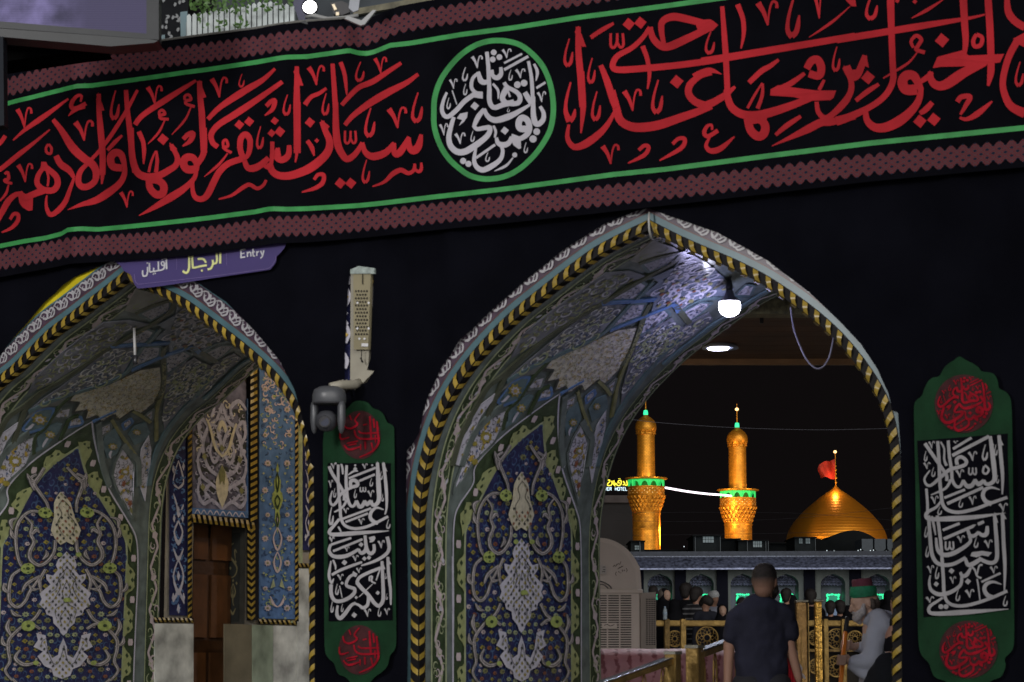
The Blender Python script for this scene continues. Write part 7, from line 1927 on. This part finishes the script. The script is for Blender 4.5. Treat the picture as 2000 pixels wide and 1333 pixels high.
for i in range(15):
    h = 0+21*i/14; r = 24.6+2.2*math.sin(math.pi*i/14)+.5*math.sin(i*2.3); rows.append(disc(ct+f_*(h-1)*k2, r*k2, (f_+Vector((.05*math.sin(i), 0, 0)))))
mb = MB(); mb.grid(rows, True); mb.build('green_band', mat('turban_green', (.008, .16, .075), .7, var=.25, scale=9, bump=.5, bscale=25), om, smooth=True)
st = thing('orange_stick', 'orange stick with black rubber grip held upright by the old man', 'stick', B(1640, 1333, -.17))
mb = MB(); mb.tube([B(1650, 1235, -.03), B(1634, 1345, -.19), B(1628, 1400, -.25)], [4.6*k2, 4.6*k2, 4.6*k2], 14); mb.build('shaft', mat('orange_plastic', (.9, .26, .03), .35, var=.05), st, smooth=True)
mb = MB(); mb.tube([B(1656, 1206, .02), B(1655, 1209, .015), B(1650, 1236, -.03)], [3.4*k2, 4.3*k2, 4.9*k2], 12); mb.build('grip', mat('grip_rubber', (.02, .02, .022), .6), st, smooth=True)
# ---- dark figures at the right foot of the archway
Y3 = 15.6
def Cc(x, y, dy=0.0): return at(x, y, Y3)+Vector((0, dy, 0))
p3 = thing('person', 'person in black, head covered, bent low at the right foot of the archway', 'person', Vector((Cc(1722, 1333).x, Y3, 0)))
flesh('body', [(Cc(1738, 1296), .08, Cc(1742, 1310), .09), (Cc(1742, 1320), .10, Cc(1750, 1400), .12), (Cc(1750, 1400), .12, Vector((Cc(1750, 1333).x, Y3, .2)), .12), (Cc(1732, 1300), .02, Cc(1728, 1304), .02)], M_skin, p3, .015)
ab = flesh('black_cloak', [(Cc(1736, 1300), .092, Cc(1745, 1318), .12), (Cc(1722, 1312), .07, Cc(1712, 1345), .09), (Cc(1738, 1330), .15, Cc(1738, 1420), .2), (Cc(1738, 1420), .2, Vector((Cc(1740, 1333).x, Y3, .1)), .22)], mat('cloak_black', (.009, .010, .013), .9, bump=.2, bscale=9, spec=.15), p3, .014); wrinkle(ab, .02, .08)
p4_ = thing('person', 'person with a bare raised arm at the right edge, behind the old man', 'person', Vector((Cc(1752, 1333).x, Y3+1.2, 0)))
D_ = lambda x, y: at(x, y, Y3+1.4)
flesh('body', [(D_(1762, 1180), .085, D_(1762, 1190), .08), (D_(1762, 1210), .06, D_(1768, 1250), .14), (D_(1768, 1250), .15, Vector((D_(1770, 1300).x, Y3+1.4, .1)), .15), (D_(1748, 1290), .03, D_(1737, 1262), .022), (D_(1737, 1262), .016, D_(1734, 1246), .010)], M_skin, p4_, .012)
flesh('dark_clothes', [(D_(1760, 1222), .09, D_(1772, 1260), .17), (D_(1745, 1240), .05, D_(1752, 1290), .06), (D_(1772, 1260), .17, Vector((D_(1770, 1300).x, Y3+1.4, .1)), .18)], M_bk, p4_, .014)
# ---- the crowd beyond the fence
YQ = 34; kq = px(YQ)
def crowd(x, ytop, s_, kind, label, look=(-.2, -1, 0), Y=YQ, skin=None, cloth=None):
    k = px(Y); Hd = lambda a, b, dy=0: at(x+a, ytop+b, Y)+Vector((0, dy, 0)); t = thing('person', label, 'person', Vector((Hd(0, 0).x, Y, .62)), 'crowd of pilgrims beyond the fence')
    c = Hd(0, 12*s_); sc_ = s_*11.6*k/.105; C, P = head(t, c, sc_, Vector(look), skin or M_skin, eyes=(kind in 'fhcb' and 'N' not in kind)); gx = c.x; sh_ = c.z-.205*sc_
    C += [(P(-.01, 0, -.06), .05*sc_, Vector((gx, Y, sh_+.02)), .06*sc_), (Vector((gx, Y, sh_-.1)), .12*sc_, Vector((gx, Y, sh_-.55)), .12*sc_), (Vector((gx, Y, sh_-.55)), .12*sc_, Vector((gx, Y, .75)), .10*sc_)]
    flesh('body', C, skin or M_skin, t, .022, 3)
    cl = cloth or M_bk
    if kind == 'h':      # veiled woman
        flesh('veil', [(P(-.035, 0, .028), .100*sc_, P(-.02, 0, -.01), .098*sc_), (P(-.05, 0, -.05), .10*sc_, Vector((gx, Y+.02, sh_+.02)), .15*sc_), (P(0, .07, -.05), .035*sc_, P(.03, .04, -.12), .05*sc_), (P(0, -.07, -.05), .035*sc_, P(.03, -.04, -.12), .05*sc_), (Vector((gx, Y, sh_-.05)), .19*sc_, Vector((gx, Y, .8)), .28*sc_)], cl, t, .02, 4)
    else:
        flesh('shirt', [(Vector((gx-.14*sc_, Y, sh_)), .07*sc_, Vector((gx+.14*sc_, Y, sh_)), .07*sc_), (Vector((gx, Y, sh_-.08)), .17*sc_, Vector((gx, Y, .85)), .18*sc_), (Vector((gx-.17*sc_, Y, sh_-.02)), .065*sc_, Vector((gx-.21*sc_, Y, sh_-.42)), .055*sc_), (Vector((gx+.17*sc_, Y, sh_-.02)), .065*sc_, Vector((gx+.21*sc_, Y, sh_-.42)), .055*sc_)], cl, t, .022, 4)
        hm = M_hair if kind != 'c' else mat('white_knit_cap', (.34, .35, .36), .9, var=.2, scale=40, bump=.5, bscale=60)
        flesh('knit_cap' if kind == 'c' else 'hair', [(P(-.03, 0, .04), .102*sc_, P(.02, 0, .055), .092*sc_), (P(-.045, 0, -.05), .075*sc_, P(-.04, 0, .04), .09*sc_)], hm, t, .02, 3)
    return t
M_stripe = mat('striped_cloth', (.05, .05, .055), .85)
_t = M_stripe.node_tree; _b = _t.nodes['Principled BSDF']; _c = _t.nodes.new('ShaderNodeTexCoord'); _w = _t.nodes.new('ShaderNodeTexWave'); _w.bands_direction = 'Z'; _w.inputs['Scale'].default_value = 4.5; _r = _t.nodes.new('ShaderNodeValToRGB'); _r.color_ramp.elements[0].position = .72; _r.color_ramp.elements[1].position = .8
_r.color_ramp.elements[0].color = (.012, .012, .015, 1); _r.color_ramp.elements[1].color = (.16, .16, .17, 1); _t.links.new(_c.outputs['Object'], _w.inputs['Vector']); _t.links.new(_w.outputs['Fac'], _r.inputs[0]); _t.links.new(_r.outputs[0], _b.inputs['Base Color'])
M_scarf = mat('brown_scarf', (.10, .085, .075), .85, var=.2, scale=20)
w1 = crowd(1300, 1151, 1.05, 'h', 'woman with a grey-brown headscarf and dark cloak behind the water bottle', (.55, -.8, -.1), skin=M_skin2, cloth=M_bk)
flesh('headscarf', [(at(1297, 1162, YQ)+Vector((0, .035, .0)), .098, at(1297, 1166, YQ)+Vector((0, .04, 0)), .095)], M_scarf, w1, .02, 3)
crowd(1276, 1147, .9, 'b', 'dark haired head just above the air cooler, far left of the crowd', (.2, 1, 0), Y=36)
crowd(1340, 1142, 1.1, 'b', 'tall dark haired man facing away, left of the striped shirt', (.5, .9, 0), Y=35.2)
crowd(1360, 1150, 1.1, 'b', 'person in a dark shirt with thin pale stripes, hair dark', (.7, .6, -.2), cloth=M_stripe)
crowd(1379, 1166, 1.0, 'b', 'man bending his head in a dark shirt, right of the striped shirt', (.5, -.3, -.6), Y=33.5, cloth=mat('dark_blue_shirt', (.02, .022, .035), .85))
wc = crowd(1394, 1157, 1.0, 'c', 'man with a pale knitted cap and pale shirt collar', (.55, -.8, 0), Y=34.3, cloth=mat('pale_shirt', (.20, .21, .26), .85, var=.2), skin=mat('skin_tan', (.22, .12, .08), .6))
crowd(1411, 1182, .98, 'h', 'woman veiled in black with pale face beside the young man', (.05, -1, -.05), Y=33, skin=M_skin2)
crowd(1318, 1172, 1.0, 'h', 'black veiled figure with hidden face right of the water bottle', (.3, .9, 0), Y=33.4)
for i, (x, yt, kd_, lb, lk) in enumerate(((1449, 1170, 'b', 'dark head close to the young man\'s left shoulder', (.2, 1, 0)),
        (1536, 1152, 'b', 'dark haired person between the young man\'s ear and the gate post', (.4, .8, 0)), (1548, 1163, 'h', 'dark veiled person just left of the thick gilded gate post', (.5, .6, 0)),
        (1583, 1154, 'b', 'tall dark head in the gap between the two gilded posts', (0, 1, 0)), (1622, 1176, 'b', 'dark short haired head under the green lit frame', (.2, 1, 0)), (1640, 1175, 'b', 'dark haired head right of the green lit frame', (-.2, 1, 0)),
        (1655, 1184, 'h', 'dark veiled figure just before the old man\'s face', (0, 1, 0)), (1672, 1165, 'b', 'dark head half hidden by the old man\'s face', (.1, 1, 0)),
        (1737, 1155, 'h', 'tall black veiled figure at the right edge of the archway', (.1, 1, 0)), (1725, 1172, 'h', 'black veiled figure behind the old man\'s back', (.1, 1, 0)))):
    crowd(x, yt, 1.0+(.12 if i in (3, 8) else 0), kd_, lb, lk, Y=33+.35*(i % 4))
